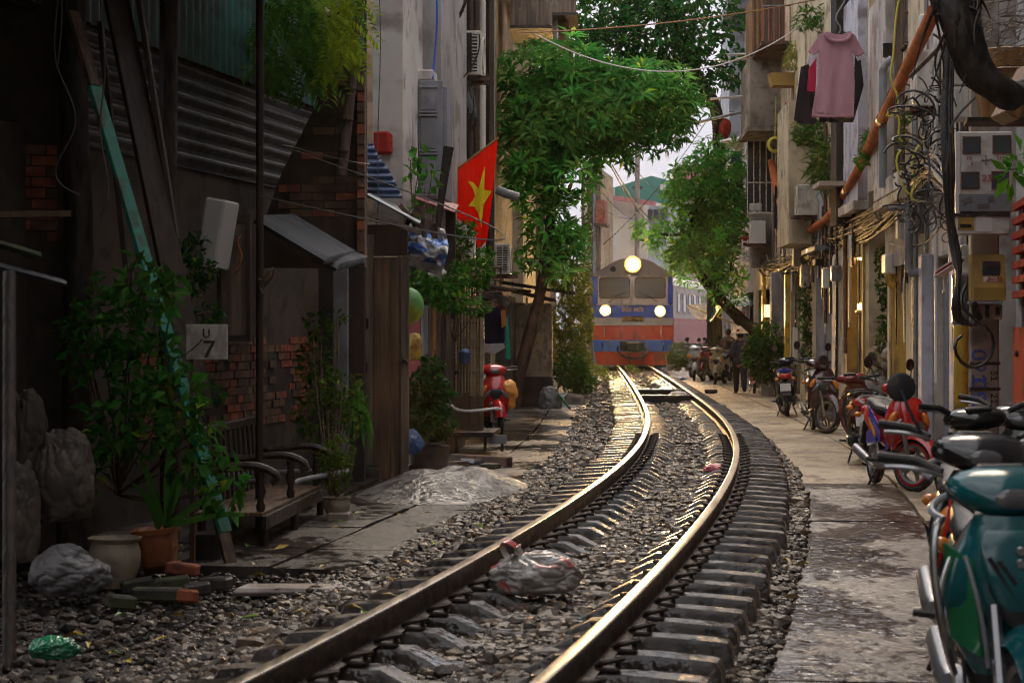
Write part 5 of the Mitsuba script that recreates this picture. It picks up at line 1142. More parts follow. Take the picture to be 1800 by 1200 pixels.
part(kc, 'wall', blk(1048, 352, 1131, 660, 124, 6), 'm_endcream'); part(kc, 'eave', beam(W(1064, 346, 123.6), W(1152, 358, 123), .5, .25), 'm_pinkroof')
part(kc, 'side_wing', blk(1131.5, 362, 1176, 660, 125, 5), 'm_panelblue')
for x in (1138, 1149, 1160): part(kc, 'window', blk(x, 368, x + 7, 386, 124.8, .3), 'm_glassdark')
kg = thing('green_gable_house', 'long house with a green sheet metal gable above the cream one', 'house')
pts = [(1040, 346), (1078, 330), (1145, 309), (1190, 321), (1215, 332), (1215, 420), (1040, 420)]
a0 = W(1040, 420, 140); q = [(W(x, y, 140)[0] - a0[0], W(x, y, 140)[2] - a0[2]) for x, y in pts]
part(kg, 'gable', xf(xf(extrude(sg.Polygon(q), 8), XZ), None, a0), 'm_greengable'); part(kg, 'white_end', blk(1056, 331, 1078, 352, 139.6, .3), 'm_white')
part(kg, 'window', blk(1160, 324, 1168, 334, 139.7, .4), 'm_pvc'); part(kg, 'base', blk(1040, 421, 1215, 700, 140, 8), 'm_cream')
kh = thing('pink_house', 'pale house with a terracotta roof behind the right hand tree', 'house')
part(kh, 'wall', blk(1190, 318, 1300, 700, 134, 8), 'm_white'); part(kh, 'roof', beam(W(1186, 312, 133), W(1300, 296, 133), 3, 1.0), 'm_pinkroof')
kh = thing('low_house', 'low white house with a red tiled roof right of the train', 'house')
part(kh, 'wall', blk(1176, 452, 1290, 660, 112, 5), 'm_white'); part(kh, 'roof', blk(1172, 436, 1292, 450, 111.5, 6), 'm_pinkroof')
part(kh, 'banner', blk(1182, 470, 1194, 494, 111.6, .1), 'm_paper')
# plastered pillar, its coping boards
kp = thing('garden_pillar', 'broad stained plaster gatepost with a rotten board roof', 'pillar')
part(kp, 'shaft', ruffle(blk(897, 532, 970, 700, 46.5, .9, .06), .02, 2), 'm_potpale', 40); part(kp, 'base', blk(893, 662, 971, 716, 46.3, 1.0, .03), 'm_render')
for i, (a, b, mt) in enumerate((((828, 505), (930, 512), 'm_rust'), ((880, 496), (1008, 516), 'm_wooddark'), ((905, 512), (972, 528), 'm_woodgrey'))): part(kp, 'roof_board', beam(W(*a, 46.2 + i * .3), W(*b, 46.4 + i * .3), .5, .05), mt)
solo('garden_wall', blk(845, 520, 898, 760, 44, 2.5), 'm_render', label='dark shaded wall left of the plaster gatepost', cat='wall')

# roofs and walls that close the near street in
solo('eave_roof', corr(TP(2, -6.5, 5.6), TP(19.5, -6.5, 5.6) - TP(2, -6.5, 5.6), TP(2, -2.1, 4.7) - TP(2, -6.5, 5.6), 90, .02), 'm_rust', label='long rusty eave roof jutting out over the near left sheds', cat='roof', smooth=35)
kz = thing('near_left_wall', 'dark board wall of the nearest shed at the left edge of the view', 'wall')
a, b = W(-330, 900, 13.2), W(40, 900, 16.2)
for i in range(16):
    p, q = a + (b - a) * i / 16, a + (b - a) * (i + .96) / 16; part(kz, 'board', xf(box((0, 0, 2.9), (np.linalg.norm((q - p)[:2]), .04 + .015 * (i % 2), 5.9)), Rz(math.atan2((b - a)[1], (b - a)[0])), [(p[0] + q[0]) / 2, (p[1] + q[1]) / 2, 0]), 'm_wooddark')
for nm, v, y0, y1, h, sd, lb in (('house', -3.6, -34, -10, 8, 'L', 'house behind the camera on the left'), ('house', -3.8, -9.5, 9, 7, 'L', 'house beside the camera on the left'), ('house', 3.6, -34, -12, 8, 'R', 'house behind the camera on the right'), ('house', 3.5, -11.5, 11.6, 8, 'R', 'house beside the camera on the right')):
    house('plain_house', lb, y0, y1, v, h, 'm_tan' if v < 0 else 'm_grey', sd, [(4, 6, 0, 2.5), (10, 12, 0, 2.5)])
# ---------------------------------------------------------------- trees, climbers, potted plants
def limb(pts, r0, r1, n=8, k=18): 
    P = curve(pts, k); return tube(P, np.linspace(r0, r1, k), n)
def rosette_tree(name, label, trunk, r0, r1, bark, blobs, Y, n, L, base, seed, k=8, dz=1.1, droop=.3, mt='m_leaf', wr=.28, limbs=(), shell=.55):
    g = np.random.default_rng(seed); key = thing(name, label, 'tree')
    tp = curve([W(*p) for p in trunk], 40)
    part(key, 'trunk', ruffle(tube(tp, np.linspace(r0, r1, 40), 12), .02, 5, seed), bark, 50)
    B = []
    for b in blobs:
        cx_, cy_, rx, ry = b[:4]; yy = b[4] if len(b) > 4 else Y; s = 4000 / yy
        B.append((W(cx_, cy_, yy), np.array([rx / s, dz * min(1, rx / 50 + .3), ry / s])))
    tot = sum(b[2] * b[3] for b in blobs); out = []
    for b, (c, r) in zip(blobs, B):
        q = max(6, int(n * b[2] * b[3] / tot)); P, u = cloud(g, q, c, r, shell)
        nrm = u * .7 + np.array([0, -.35, .75]) + g.normal(0, .25, (q, 3))
        out.append(rosettes(g, P, nrm, k, L, base, droop, wr))
    m, c = joinv(out); part(key, 'crown', m, mt, color=c)
    for c, r in B:
        j = int(np.argmin(np.linalg.norm(tp - c, axis=1) + np.where(np.arange(40) < 14, 9, 0) - np.arange(40) * .02))
        j = max(12, min(j, 38)); mid = (tp[j] + c) / 2 + [0, 0, -.12 * np.linalg.norm(c - tp[j])]
        part(key, 'limb', limb([tp[j], mid, c], r1 * .8, .02), bark, 50)
        for e in range(3):
            t = c + g.normal(0, .5, 3) * r; part(key, 'twig', limb([c * .6 + mid * .4, (c + t) / 2 + g.normal(0, .05, 3), t], .022, .008, 5, 8), bark)
    return key
rosette_tree('leafy_tree', 'leafy tree with a slanting reddish trunk, whorls of long leaves reaching over the track', [(902, 722, 45), (928, 600, 45), (958, 470, 45), (968, 380, 45), (980, 300, 45), (1010, 210, 45), (1040, 140, 45)], .14, .06, 'm_barkred',
    [(935, 150, 55, 72), (1000, 110, 70, 42), (1005, 205, 85, 75), (1085, 185, 70, 62), (1160, 190, 62, 42), (935, 280, 52, 62), (1000, 320, 48, 42), (1110, 245, 62, 28), (965, 395, 42, 40), (1222, 190, 24, 20), (1000, 415, 26, 34), (905, 215, 30, 45), (1180, 230, 30, 22), (1040, 200, 110, 90), (960, 210, 60, 90), (1120, 160, 90, 50), (945, 455, 34, 26), (990, 465, 30, 24), (920, 330, 26, 34)], 45, 1350, .33, (.062, .215, .04), 51, k=9, wr=.25)
rosette_tree('leaning_tree', 'tree on the right with a trunk leaning out to the left towards the train', [(1338, 606, 65), (1318, 578, 65), (1292, 552, 65), (1266, 525, 65), (1240, 495, 65), (1222, 465, 65), (1215, 420, 65), (1228, 350, 65)], .2, .07, 'm_bark',
    [(1228, 335, 60, 52), (1272, 300, 36, 46), (1190, 425, 56, 36), (1250, 420, 52, 52), (1288, 470, 22, 38), (1150, 408, 36, 18), (1246, 262, 22, 20), (1285, 380, 24, 60), (1215, 300, 30, 26), (1232, 480, 40, 22), (1258, 365, 48, 50), (1205, 372, 44, 40), (1225, 450, 60, 40), (1285, 335, 26, 50), (1275, 520, 30, 20)], 65, 1000, .29, (.075, .24, .04), 52, k=7, dz=1.3, wr=.3)
# dark tall tree high over the street
g = np.random.default_rng(53); tk = thing('tall_dark_tree', 'tall dark leaved tree spreading over the street at the top of the view', 'tree')
tp = curve([TP(71, 2.45), TP(71, 2.4, 4), W(1262, 215, 69), W(1236, 150, 66), W(1190, 60, 63), W(1150, -40, 61)], 40)
part(tk, 'trunk', tube(tp, np.linspace(.26, .12, 40), 10), 'm_bark', 50)
out = []
for cx_, cy_, rx, ry, yy, n in [(1060, 25, 80, 50, 60, 520), (1150, 60, 90, 62, 61, 760), (1240, 30, 70, 48, 62, 420), (1120, 128, 85, 36, 61, 420), (1205, 120, 60, 44, 62, 330), (1288, 118, 26, 34, 63, 150), (1030, 80, 34, 40, 60, 130), (1150, -30, 160, 50, 60, 700), (1075, 85, 60, 50, 61, 380), (1195, 165, 50, 16, 61, 70)]:
    s = 4000 / yy; out.append(bunch(g, int(n * 1.25), W(cx_, cy_, yy), np.array([rx / s, 1.4, ry / s]), .25, (.032, .12, .03), .55, .3, shell=.3, yellow=.01))
    c = W(cx_, cy_, yy); j = int(np.clip(np.argmin(np.linalg.norm(tp - c, axis=1)), 20, 38)); part(tk, 'limb', limb([tp[j], (tp[j] + c) / 2 + [0, 0, -.2], c], .09, .02, 6), 'm_bark')
m, c = joinv(out); part(tk, 'crown', m, 'm_leafdark', color=c)
# banyan at the near right: dark hanging limb in view, its crown above the frame shades the near street
bk = thing('banyan_tree', 'thick black banyan limb with hanging roots at the top right, crown above the street', 'tree')
part(bk, 'limb', ruffle(limb([W(1640, -160, 15.4), W(1668, -20, 15.2), W(1690, 60, 15), W(1712, 118, 15), W(1745, 152, 15), W(1800, 160, 15.3), W(1900, 150, 15.8)], .17, .05, 12, 50), .05, 4, 2), 'm_bark', 50)
part(bk, 'trunk', ruffle(tube(curve([TP(14.6, 3.2, -.1), TP(14.6, 3.1, 2), TP(15, 2.9, 4), W(1668, -120, 15.2), TP(13, 1.2, 7.4)], 40), np.linspace(.3, .16, 40), 12), .06, 4, 3), 'm_bark', 50)
for i in range(26):
    a = W(1640 + g.uniform(0, 90), -30 + g.uniform(0, 90), 15 + g.normal(0, .15)); b = a + [g.normal(0, .06), g.normal(0, .1), -g.uniform(.1, .5)]
    part(bk, 'hanging_root', limb([a, (a + b) / 2 + g.normal(0, .03, 3), b], .012, .004, 5, 10), 'm_bark')
out = [bunch(g, n, TP(y, v, z), np.array(r), .3, (.03, .07, .025), .45, .3, shell=.3) for y, v, z, r, n in [(11, 2.0, 7.8, (2.6, 4, 1.0), 1100), (9, -2.4, 7.2, (2.8, 4, 1.0), 1300), (3, .3, 7.2, (3.6, 3.4, 1.0), 1500)]]
m, c = joinv(out); part(bk, 'crown', m, 'm_leafdark', color=c)
# top-left spray of bright feathered leaves
g = np.random.default_rng(54); fk = thing('feathery_tree', 'feathery leaved branch hanging into the top left, yellow green at its tips', 'tree')
V = []
for i in range(130):
    x = g.uniform(452, 622); top = -30 + g.random() * 150; Y = 20.4 + g.normal(0, .5)
    lim = np.interp(x, [450, 500, 560, 600, 630], [120, 165, 165, 120, 70])
    if top > lim: continue
    a = W(x, top, Y); d = np.array([g.normal(.25, .35), g.normal(-.1, .4), -g.uniform(.3, 1.0)]); d /= np.linalg.norm(d); ln = g.uniform(.22, .4)
    t = np.repeat(np.linspace(.12, 1, 9), 2); P = a + d * (t * ln)[:, None] + np.array([0, 0, -.12]) * (t ** 2)[:, None] * ln
    sdir = np.cross(d, [0, -1, .4]); sdir /= np.linalg.norm(sdir); sg_ = np.tile([1, -1], 9)[:, None]
    D = d * .55 + sdir * sg_ * .8; vv, ff = leaves(P, D, np.tile([0, -.6, .8], (18, 1)), .1 * g.uniform(.8, 1.2, 18), .032, .2)
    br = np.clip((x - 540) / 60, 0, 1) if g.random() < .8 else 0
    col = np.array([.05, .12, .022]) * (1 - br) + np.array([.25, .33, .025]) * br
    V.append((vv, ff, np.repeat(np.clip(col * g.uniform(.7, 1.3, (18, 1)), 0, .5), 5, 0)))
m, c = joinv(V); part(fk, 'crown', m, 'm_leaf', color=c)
part(fk, 'branch', cat(limb([W(440, -60, 20.6), W(500, -10, 20.5), W(560, 30, 20.4), W(600, 20, 20.4)], .03, .01, 6), limb([W(500, -10, 20.5), W(520, 60, 20.4), W(540, 120, 20.3)], .014, .006, 6)), 'm_bark')
part(fk, 'trunk', ruffle(tube(curve([TP(24.2, -5.2, 0), TP(24, -4.6, 3), W(598, 100, 23.4), W(590, 40, 22), W(470, -60, 20.6)], 30), np.linspace(.14, .06, 30), 10), .02, 5), 'm_bamboo', 50)

def pb(cx_, cy_, rx, ry, Y, dy=None): s = 4000 / Y; return (W(cx_, cy_, Y), np.array([rx / s, dy or rx / s * .8, ry / s]))
DKG, MDG, BRG = (.028, .08, .02), (.035, .10, .022), (.07, .15, .025)
# hedge beside the train and climbing leaves
plant('hedge', 'dense hedge of climbing leaves left of the train, yellow green beside its lamps', 'hedge', TP(60, -2.6), [pb(1012, 512, 24, 38, 60, .9), pb(1018, 570, 22, 46, 60, .9), pb(1002, 620, 28, 46, 59, .9), pb(988, 560, 15, 44, 59, .6), pb(1022, 640, 18, 30, 62, .7), pb(985, 480, 26, 28, 58, .9)], 6500, .13, (.07, .11, .016), seed=61, yellow=.1)
plant('climbing_plant', 'climbing plant running up the wall left of the train', 'plant', TP(80, -2.8), [pb(1030, 450, 7, 60, 84, .4), pb(1024, 520, 9, 60, 82, .5), pb(1030, 360, 6, 50, 84, .3)], 1400, .16, (.07, .12, .02), seed=62)
plant('shrub', 'low dark shrub with strap leaves at the foot of the hedge', 'shrub', G(1010, 700), [pb(1005, 655, 24, 26, 52, .5), pb(1025, 672, 15, 20, 54, .4)], 700, .26, DKG, wr=.14, seed=63, droop=.5)
plant('weeds', 'weeds growing beside the left rail near the train', 'weeds', TP(66, -1.5), [pb(1048, 650, 20, 7, 66, .9), pb(1070, 660, 16, 5, 64, .8), pb(1034, 668, 10, 9, 60, .5)], 700, .11, (.09, .15, .02), wr=.2, seed=64, nst=3)
plant('weeds', 'weeds growing between the rails in front of the train', 'weeds', TP(72, .1), [pb(1108, 646, 9, 4, 74, .8), pb(1118, 652, 6, 3, 70, .5)], 260, .1, (.09, .15, .02), wr=.2, seed=65, nst=3)
tr1 = thing('planter_trough', 'row of white planter boxes right of the train', 'planter')
for x in (1172, 1186, 1205): part(tr1, 'box', blk(x, 640, x + 12, 652, 75, .5, .02), 'm_white')
plant('shrub', 'bushy green shrub growing in the white planter boxes beside the train', 'shrub', W(1195, 645, 74.9), [pb(1196, 622, 22, 22, 75.2, .6), pb(1184, 632, 12, 12, 75, .4), pb(1212, 630, 12, 14, 75, .4)], 1300, .14, (.05, .10, .025), wr=.25, seed=66)
pot(G(1350, 696), .2, .4, 'm_white', 'white pot under the big dark shrub beside the yellow post')
plant('shrub', 'big dark leaved shrub between the walking woman and the yellow post', 'shrub', G(1350, 690) + [0, 0, .3], [pb(1348, 600, 28, 30, 54, .6), pb(1332, 620, 24, 28, 54, .6), pb(1362, 630, 18, 30, 54, .5), pb(1345, 650, 22, 18, 54, .5)], 1500, .17, DKG, seed=67)
plant('climbing_plant', 'climber hanging beside the grey corrugated shutter', 'plant', G(1425, 690), [pb(1420, 525, 14, 30, 49.5, .4), pb(1424, 570, 14, 30, 49.5, .4), pb(1425, 615, 12, 26, 49.5, .4), pb(1432, 485, 10, 18, 49.5, .3)], 900, .14, (.03, .075, .02), seed=68)
plant('climbing_plant', 'ivy hanging in the narrow gap beside the ochre shutter', 'plant', W(1560, 440, 37.4), [pb(1556, 500, 10, 34, 37.3, .4), pb(1562, 560, 12, 34, 37.3, .4), pb(1556, 600, 10, 28, 37.4, .4), pb(1550, 458, 8, 20, 37.3, .3)], 900, .10, (.025, .065, .018), seed=69)
plant('balcony_plant', 'round leafy shrub on the ledge below the washing', 'plant', W(1440, 268, 46), [pb(1440, 236, 34, 24, 46.2, .5), pb(1412, 232, 16, 22, 46.4, .4), pb(1466, 246, 16, 18, 46.2, .4)], 1500, .11, (.04, .11, .022), seed=70)
plant('balcony_plant', 'grassy potted plant spilling over the ledge beside the round shrub', 'plant', W(1466, 300, 45), [pb(1466, 280, 26, 26, 45.2, .4), pb(1460, 302, 26, 20, 45, .4)], 420, .42, (.06, .13, .022), wr=.055, seed=71, droop=.6)
plant('balcony_plant', 'bright green shrub on the white ledge beside the orange hose', 'plant', W(1545, 285, 36.5), [pb(1545, 240, 26, 18, 36.5, .4), pb(1530, 262, 16, 16, 36.4, .3), pb(1515, 282, 10, 10, 36.3, .2), pb(1560, 256, 16, 18, 36.4, .3)], 1300, .075, (.05, .16, .022), seed=72)
plant('balcony_plant', 'yellow green flowering plant on the concrete balcony wall', 'plant', W(1402, 128, 53), [pb(1402, 88, 18, 14, 53, .4), pb(1394, 108, 14, 14, 53, .4), pb(1408, 118, 12, 12, 53, .3)], 700, .09, (.15, .20, .05), seed=73, yellow=.2)
plant('balcony_plant', 'spray of pale leaves above the washing on the rusty balcony', 'plant', W(1450, 60, 47), [pb(1430, 28, 30, 14, 47, .5), pb(1450, 42, 28, 10, 47, .5), pb(1412, 40, 16, 8, 47, .3)], 360, .17, (.05, .13, .03), wr=.3, seed=74)
plant('small_plant', 'small plant sprouting beside the tall air conditioner bracket', 'plant', W(1592, 262, 30), [pb(1592, 208, 9, 10, 30, .15), pb(1588, 240, 8, 14, 30, .15)], 180, .06, (.05, .10, .02), seed=75, nst=3)
plant('leaf_sprig', 'bright green sprig of broad leaves at the right edge in front of the meter box', 'sprig', W(1812, 270, 14.6), [pb(1786, 276, 20, 8, 14.4, .06), pb(1778, 302, 12, 22, 14.4, .06)], 26, .15, (.06, .22, .02), wr=.36, seed=76, nst=3, yellow=0)
tw_ = thing('dead_twigs', 'tangle of dry pale twigs above the brown planter', 'twigs')
for i in range(70):
    a = W(g.uniform(1715, 1800), g.uniform(0, 110), 17 + g.normal(0, .3)); d = np.array([g.normal(.16, .1), g.normal(0, .1), g.normal(.08, .07)]); part(tw_, 'twig', limb([a, a + d * .5 + g.normal(0, .015, 3), a + d], .005, .002, 4, 6), ['m_bamboo', 'm_woodgrey', 'm_wood'][i % 3])
# left plants
plant('shrub', 'broad leaved shrub in the dark in front of the green leaning plank', 'shrub', G(205, 950) + [0, 0, .35], [pb(240, 500, 62, 38, 14.6, .2), pb(285, 520, 36, 22, 14.3, .15), pb(200, 570, 70, 50, 14.8, .3), pb(260, 640, 60, 50, 14.6, .25), pb(150, 600, 40, 60, 14.9, .25), pb(300, 690, 56, 44, 14.4, .2), pb(220, 740, 70, 60, 14.6, .3), pb(340, 740, 34, 40, 14.3, .2), pb(330, 800, 50, 44, 14.3, .2), pb(395, 850, 38, 44, 14.2, .2), pb(150, 830, 30, 36, 14.5, .2)], 900, .13, (.035, .12, .022), wr=.45, seed=81, nst=26, droop=.3)
plant('wall_plant', 'small dark plant hanging beside the white foam box', 'plant', W(330, 560, 16.6), [pb(340, 440, 20, 24, 16.8, .15), pb(355, 475, 24, 14, 16.7, .15), pb(345, 500, 14, 14, 16.7, .1), pb(365, 552, 26, 12, 16.6, .1), pb(378, 690, 22, 12, 16.4, .1)], 330, .075, (.025, .075, .02), seed=82)
def swords(name, label, base, tips, w, mt, col, seed):
    gg = np.random.default_rng(seed); k = thing(name, label, 'plant')
    for i, t in enumerate(tips):
        P = curve([base + gg.normal(0, .02, 3), (base + np.asarray(t)) / 2 + np.array([0, 0, .1 * np.linalg.norm(np.asarray(t) - base)]) * gg.uniform(.2, 1), t], 12)
        wd = w * np.sin(np.linspace(.25, PI, 12)) ** .7; sd = np.cross(P[-1] - P[0], [0, -1, .3]); sd /= np.linalg.norm(sd)
        Q = np.stack([P + sd * wd[:, None] * .5 + [0, 0, .01], P - [0, 0, .008], P - sd * wd[:, None] * .5 + [0, 0, .01]], 1)
        m = sheet(Q); part(k, 'leaf', m, mt, True, colors(m, np.array(col) * gg.uniform(.7, 1.3)))
    return k
swords('sword_plant', 'long strap leaved plant growing from the terracotta planter', W(288, 932, 14.6), [W(x, y, Y) for x, y, Y in ((245, 800, 14.5), (300, 770, 14.6), (340, 800, 14.5), (330, 915, 14.2), (262, 840, 14.7), (315, 830, 14.4), (430, 905, 14.0), (395, 860, 14.2), (232, 850, 14.3))], .045, 'm_leaf', (.055, .15, .03), 83)
plant('shrub', 'dark shrub with yellow tips growing against the grey board of the shed', 'shrub', W(585, 880, 19), [pb(560, 575, 20, 24, 20, .2), pb(590, 560, 16, 10, 19.8, .1), pb(555, 640, 30, 40, 20, .25), pb(600, 690, 30, 40, 19.6, .25), pb(560, 730, 40, 50, 19.8, .3), pb(620, 720, 26, 40, 19.4, .2)], 900, .085, (.045, .10, .018), wr=.4, seed=84, nst=18, yellow=.08)
plant('fern', 'fine leaved potted bush beside the bench', 'plant', W(592, 872, 18.6), [pb(590, 830, 24, 34, 18.6, .12), pb(600, 790, 26, 26, 18.7, .12), pb(580, 800, 20, 26, 18.6, .1)], 900, .045, (.06, .12, .018), wr=.3, seed=85)
swords('strap_leaf_plant', 'hanging strap leaves in front of the plank door', W(632, 690, 20.5), [W(x, y, 20.3) for x, y in ((655, 800), (640, 790), (622, 780), (650, 745), (658, 770), (636, 740), (612, 760))], .035, 'm_leaf', (.06, .17, .025), 86)
plant('small_tree', 'slender sapling with big bright leaves before the grey shutters', 'plant', W(728, 402, 25), [pb(742, 275, 16, 8, 25, .1), pb(728, 284, 14, 8, 25, .1), pb(758, 300, 12, 12, 25, .1), pb(720, 306, 10, 6, 25, .1), pb(748, 330, 14, 6, 25, .1), pb(738, 372, 16, 14, 25, .1)], 62, .13, (.04, .16, .02), wr=.6, seed=87, nst=8, yellow=0)
plant('vine', 'vine rambling over the low roof below the flag', 'plant', W(800, 600, 27.5), [pb(735, 490, 20, 12, 26.5, .2), pb(765, 510, 30, 20, 26.5, .25), pb(800, 490, 26, 22, 27, .25), pb(840, 480, 24, 26, 27.5, .25), pb(815, 405, 18, 14, 28, .15), pb(808, 430, 14, 20, 28, .15), pb(790, 530, 36, 14, 26.5, .2), pb(835, 540, 24, 10, 27, .2), pb(850, 450, 12, 16, 28, .15)], 1100, .1, (.045, .13, .022), wr=.55, seed=88)
plant('bush', 'dark glossy leaved bush in a tub beside the plank door', 'plant', W(752, 790, 25), [pb(750, 680, 30, 36, 25, .25), pb(745, 730, 32, 34, 25, .25), pb(775, 745, 22, 26, 24.8, .2), pb(770, 690, 20, 24, 25, .2), pb(760, 640, 14, 14, 25, .12)], 1200, .1, (.022, .065, .018), wr=.55, seed=89)
# ---------------------------------------------------------------- motorbikes
def paint(n, c, c2=None): pr(n, two(c, tuple(float(x) * .8 for x in c) if c2 is None else c2, 6), rough=.14, spec=.7)
paint('m_pteal', (.006, .10, .112)); paint('m_pred', (.50, .018, .018)); paint('m_pmaroon', (.16, .014, .014)); paint('m_pbrown', (.055, .018, .018)); paint('m_pblack', (.012, .012, .013))
paint('m_pblue', (.02, .035, .33)); paint('m_pbeige', (.42, .34, .21)); paint('m_pwhite', (.50, .50, .52)); paint('m_psilver', (.24, .25, .27)); paint('m_ppink', (.42, .12, .13)); paint('m_pgreen', (.015, .16, .065)); paint('m_porange', (.55, .17, .02))
pr('m_bagorange', (.72, .30, .07), rough=.4); pr('m_rubber', (.013, .013, .013), rough=.6); pr('m_seat', (.014, .013, .013), rough=.45); pr('m_plastic', (.018, .018, .019), rough=.4)
pr('m_chrome', (.62, .62, .62), rough=.16, metal=1.0); pr('m_alu', (.34, .34, .35), rough=.32, metal=.9)
pr('m_lens', (.10, .105, .11), rough=.05, spec=1.0); pr('m_amber', (.62, .19, .02), rough=.15, spec=.8); pr('m_redlens', (.42, .012, .012), rough=.15, spec=.8); pr('m_mirror', (.5, .52, .55), rough=.08, metal=1.0); pr('m_platewhite', (.46, .46, .47), rough=.5)

ZR = np.array([[0, 0, 1.0], [0, 1, 0], [1, 0, 0]])       # loft axis x -> up
def zloft(secs, n=18):   # secs: z, x centre, half width (y), half depth (x), exponent
    m = loft([(z, 0, x, hw, hd, e) for z, x, hw, hd, e in secs], n)
    v = np.asarray(m.vertices); return TM(np.stack([v[:, 2], v[:, 1], v[:, 0]], 1), np.asarray(m.faces)[:, ::-1])
def wheel_meshes(R, w, spokes=5, thin=False):
    a = np.linspace(0, 2 * PI, 9)[:-1]
    t = lathe([(R - w * .9 + w * .9 * math.cos(q) * .5 + w * .42, w * .5 * math.sin(q)) for q in np.r_[a, a[:1]]], 30)
    rim = lathe([(R - w * 1.0, -w * .42), (R - w * .86, -w * .36), (R - w * .86, w * .36), (R - w * 1.0, w * .42), (R - w * 1.25, w * .3), (R - w * 1.25, -w * .3), (R - w * 1.0, -w * .42)], 30)
    hub = lathe([(.001, -w * .7), (.045, -w * .7), (.055, -w * .3), (.055, w * .3), (.045, w * .7), (.001, w * .7)], 16)
    sp = []
    for i in range(spokes):
        q = i * 2 * PI / spokes; c, s = math.cos(q), math.sin(q)
        sp.append(beam([.04 * c, .04 * s, 0], [(R - w * 1.2) * c, (R - w * 1.2) * s, 0], .012 if thin else .034, .008 if thin else .022))
    RX = np.array([[1, 0, 0], [0, 0, 1], [0, -1, 0.0]])
    return [xf(m, RX) for m in (t, cat(rim, hub), cat(sp))]
def fender(R, w, a0, a1, cxx, czz, steer=None):
    P = []
    for q in np.radians(np.linspace(a0, a1, 14)):
        P.append([[cxx + (R - .02 * abs(e) ** 2 * 2) * math.cos(q), e * w, czz + (R - .035 * e * e * 2) * math.sin(q)] for e in np.linspace(-1, 1, 7)])
    return sheet(np.array(P), .006)
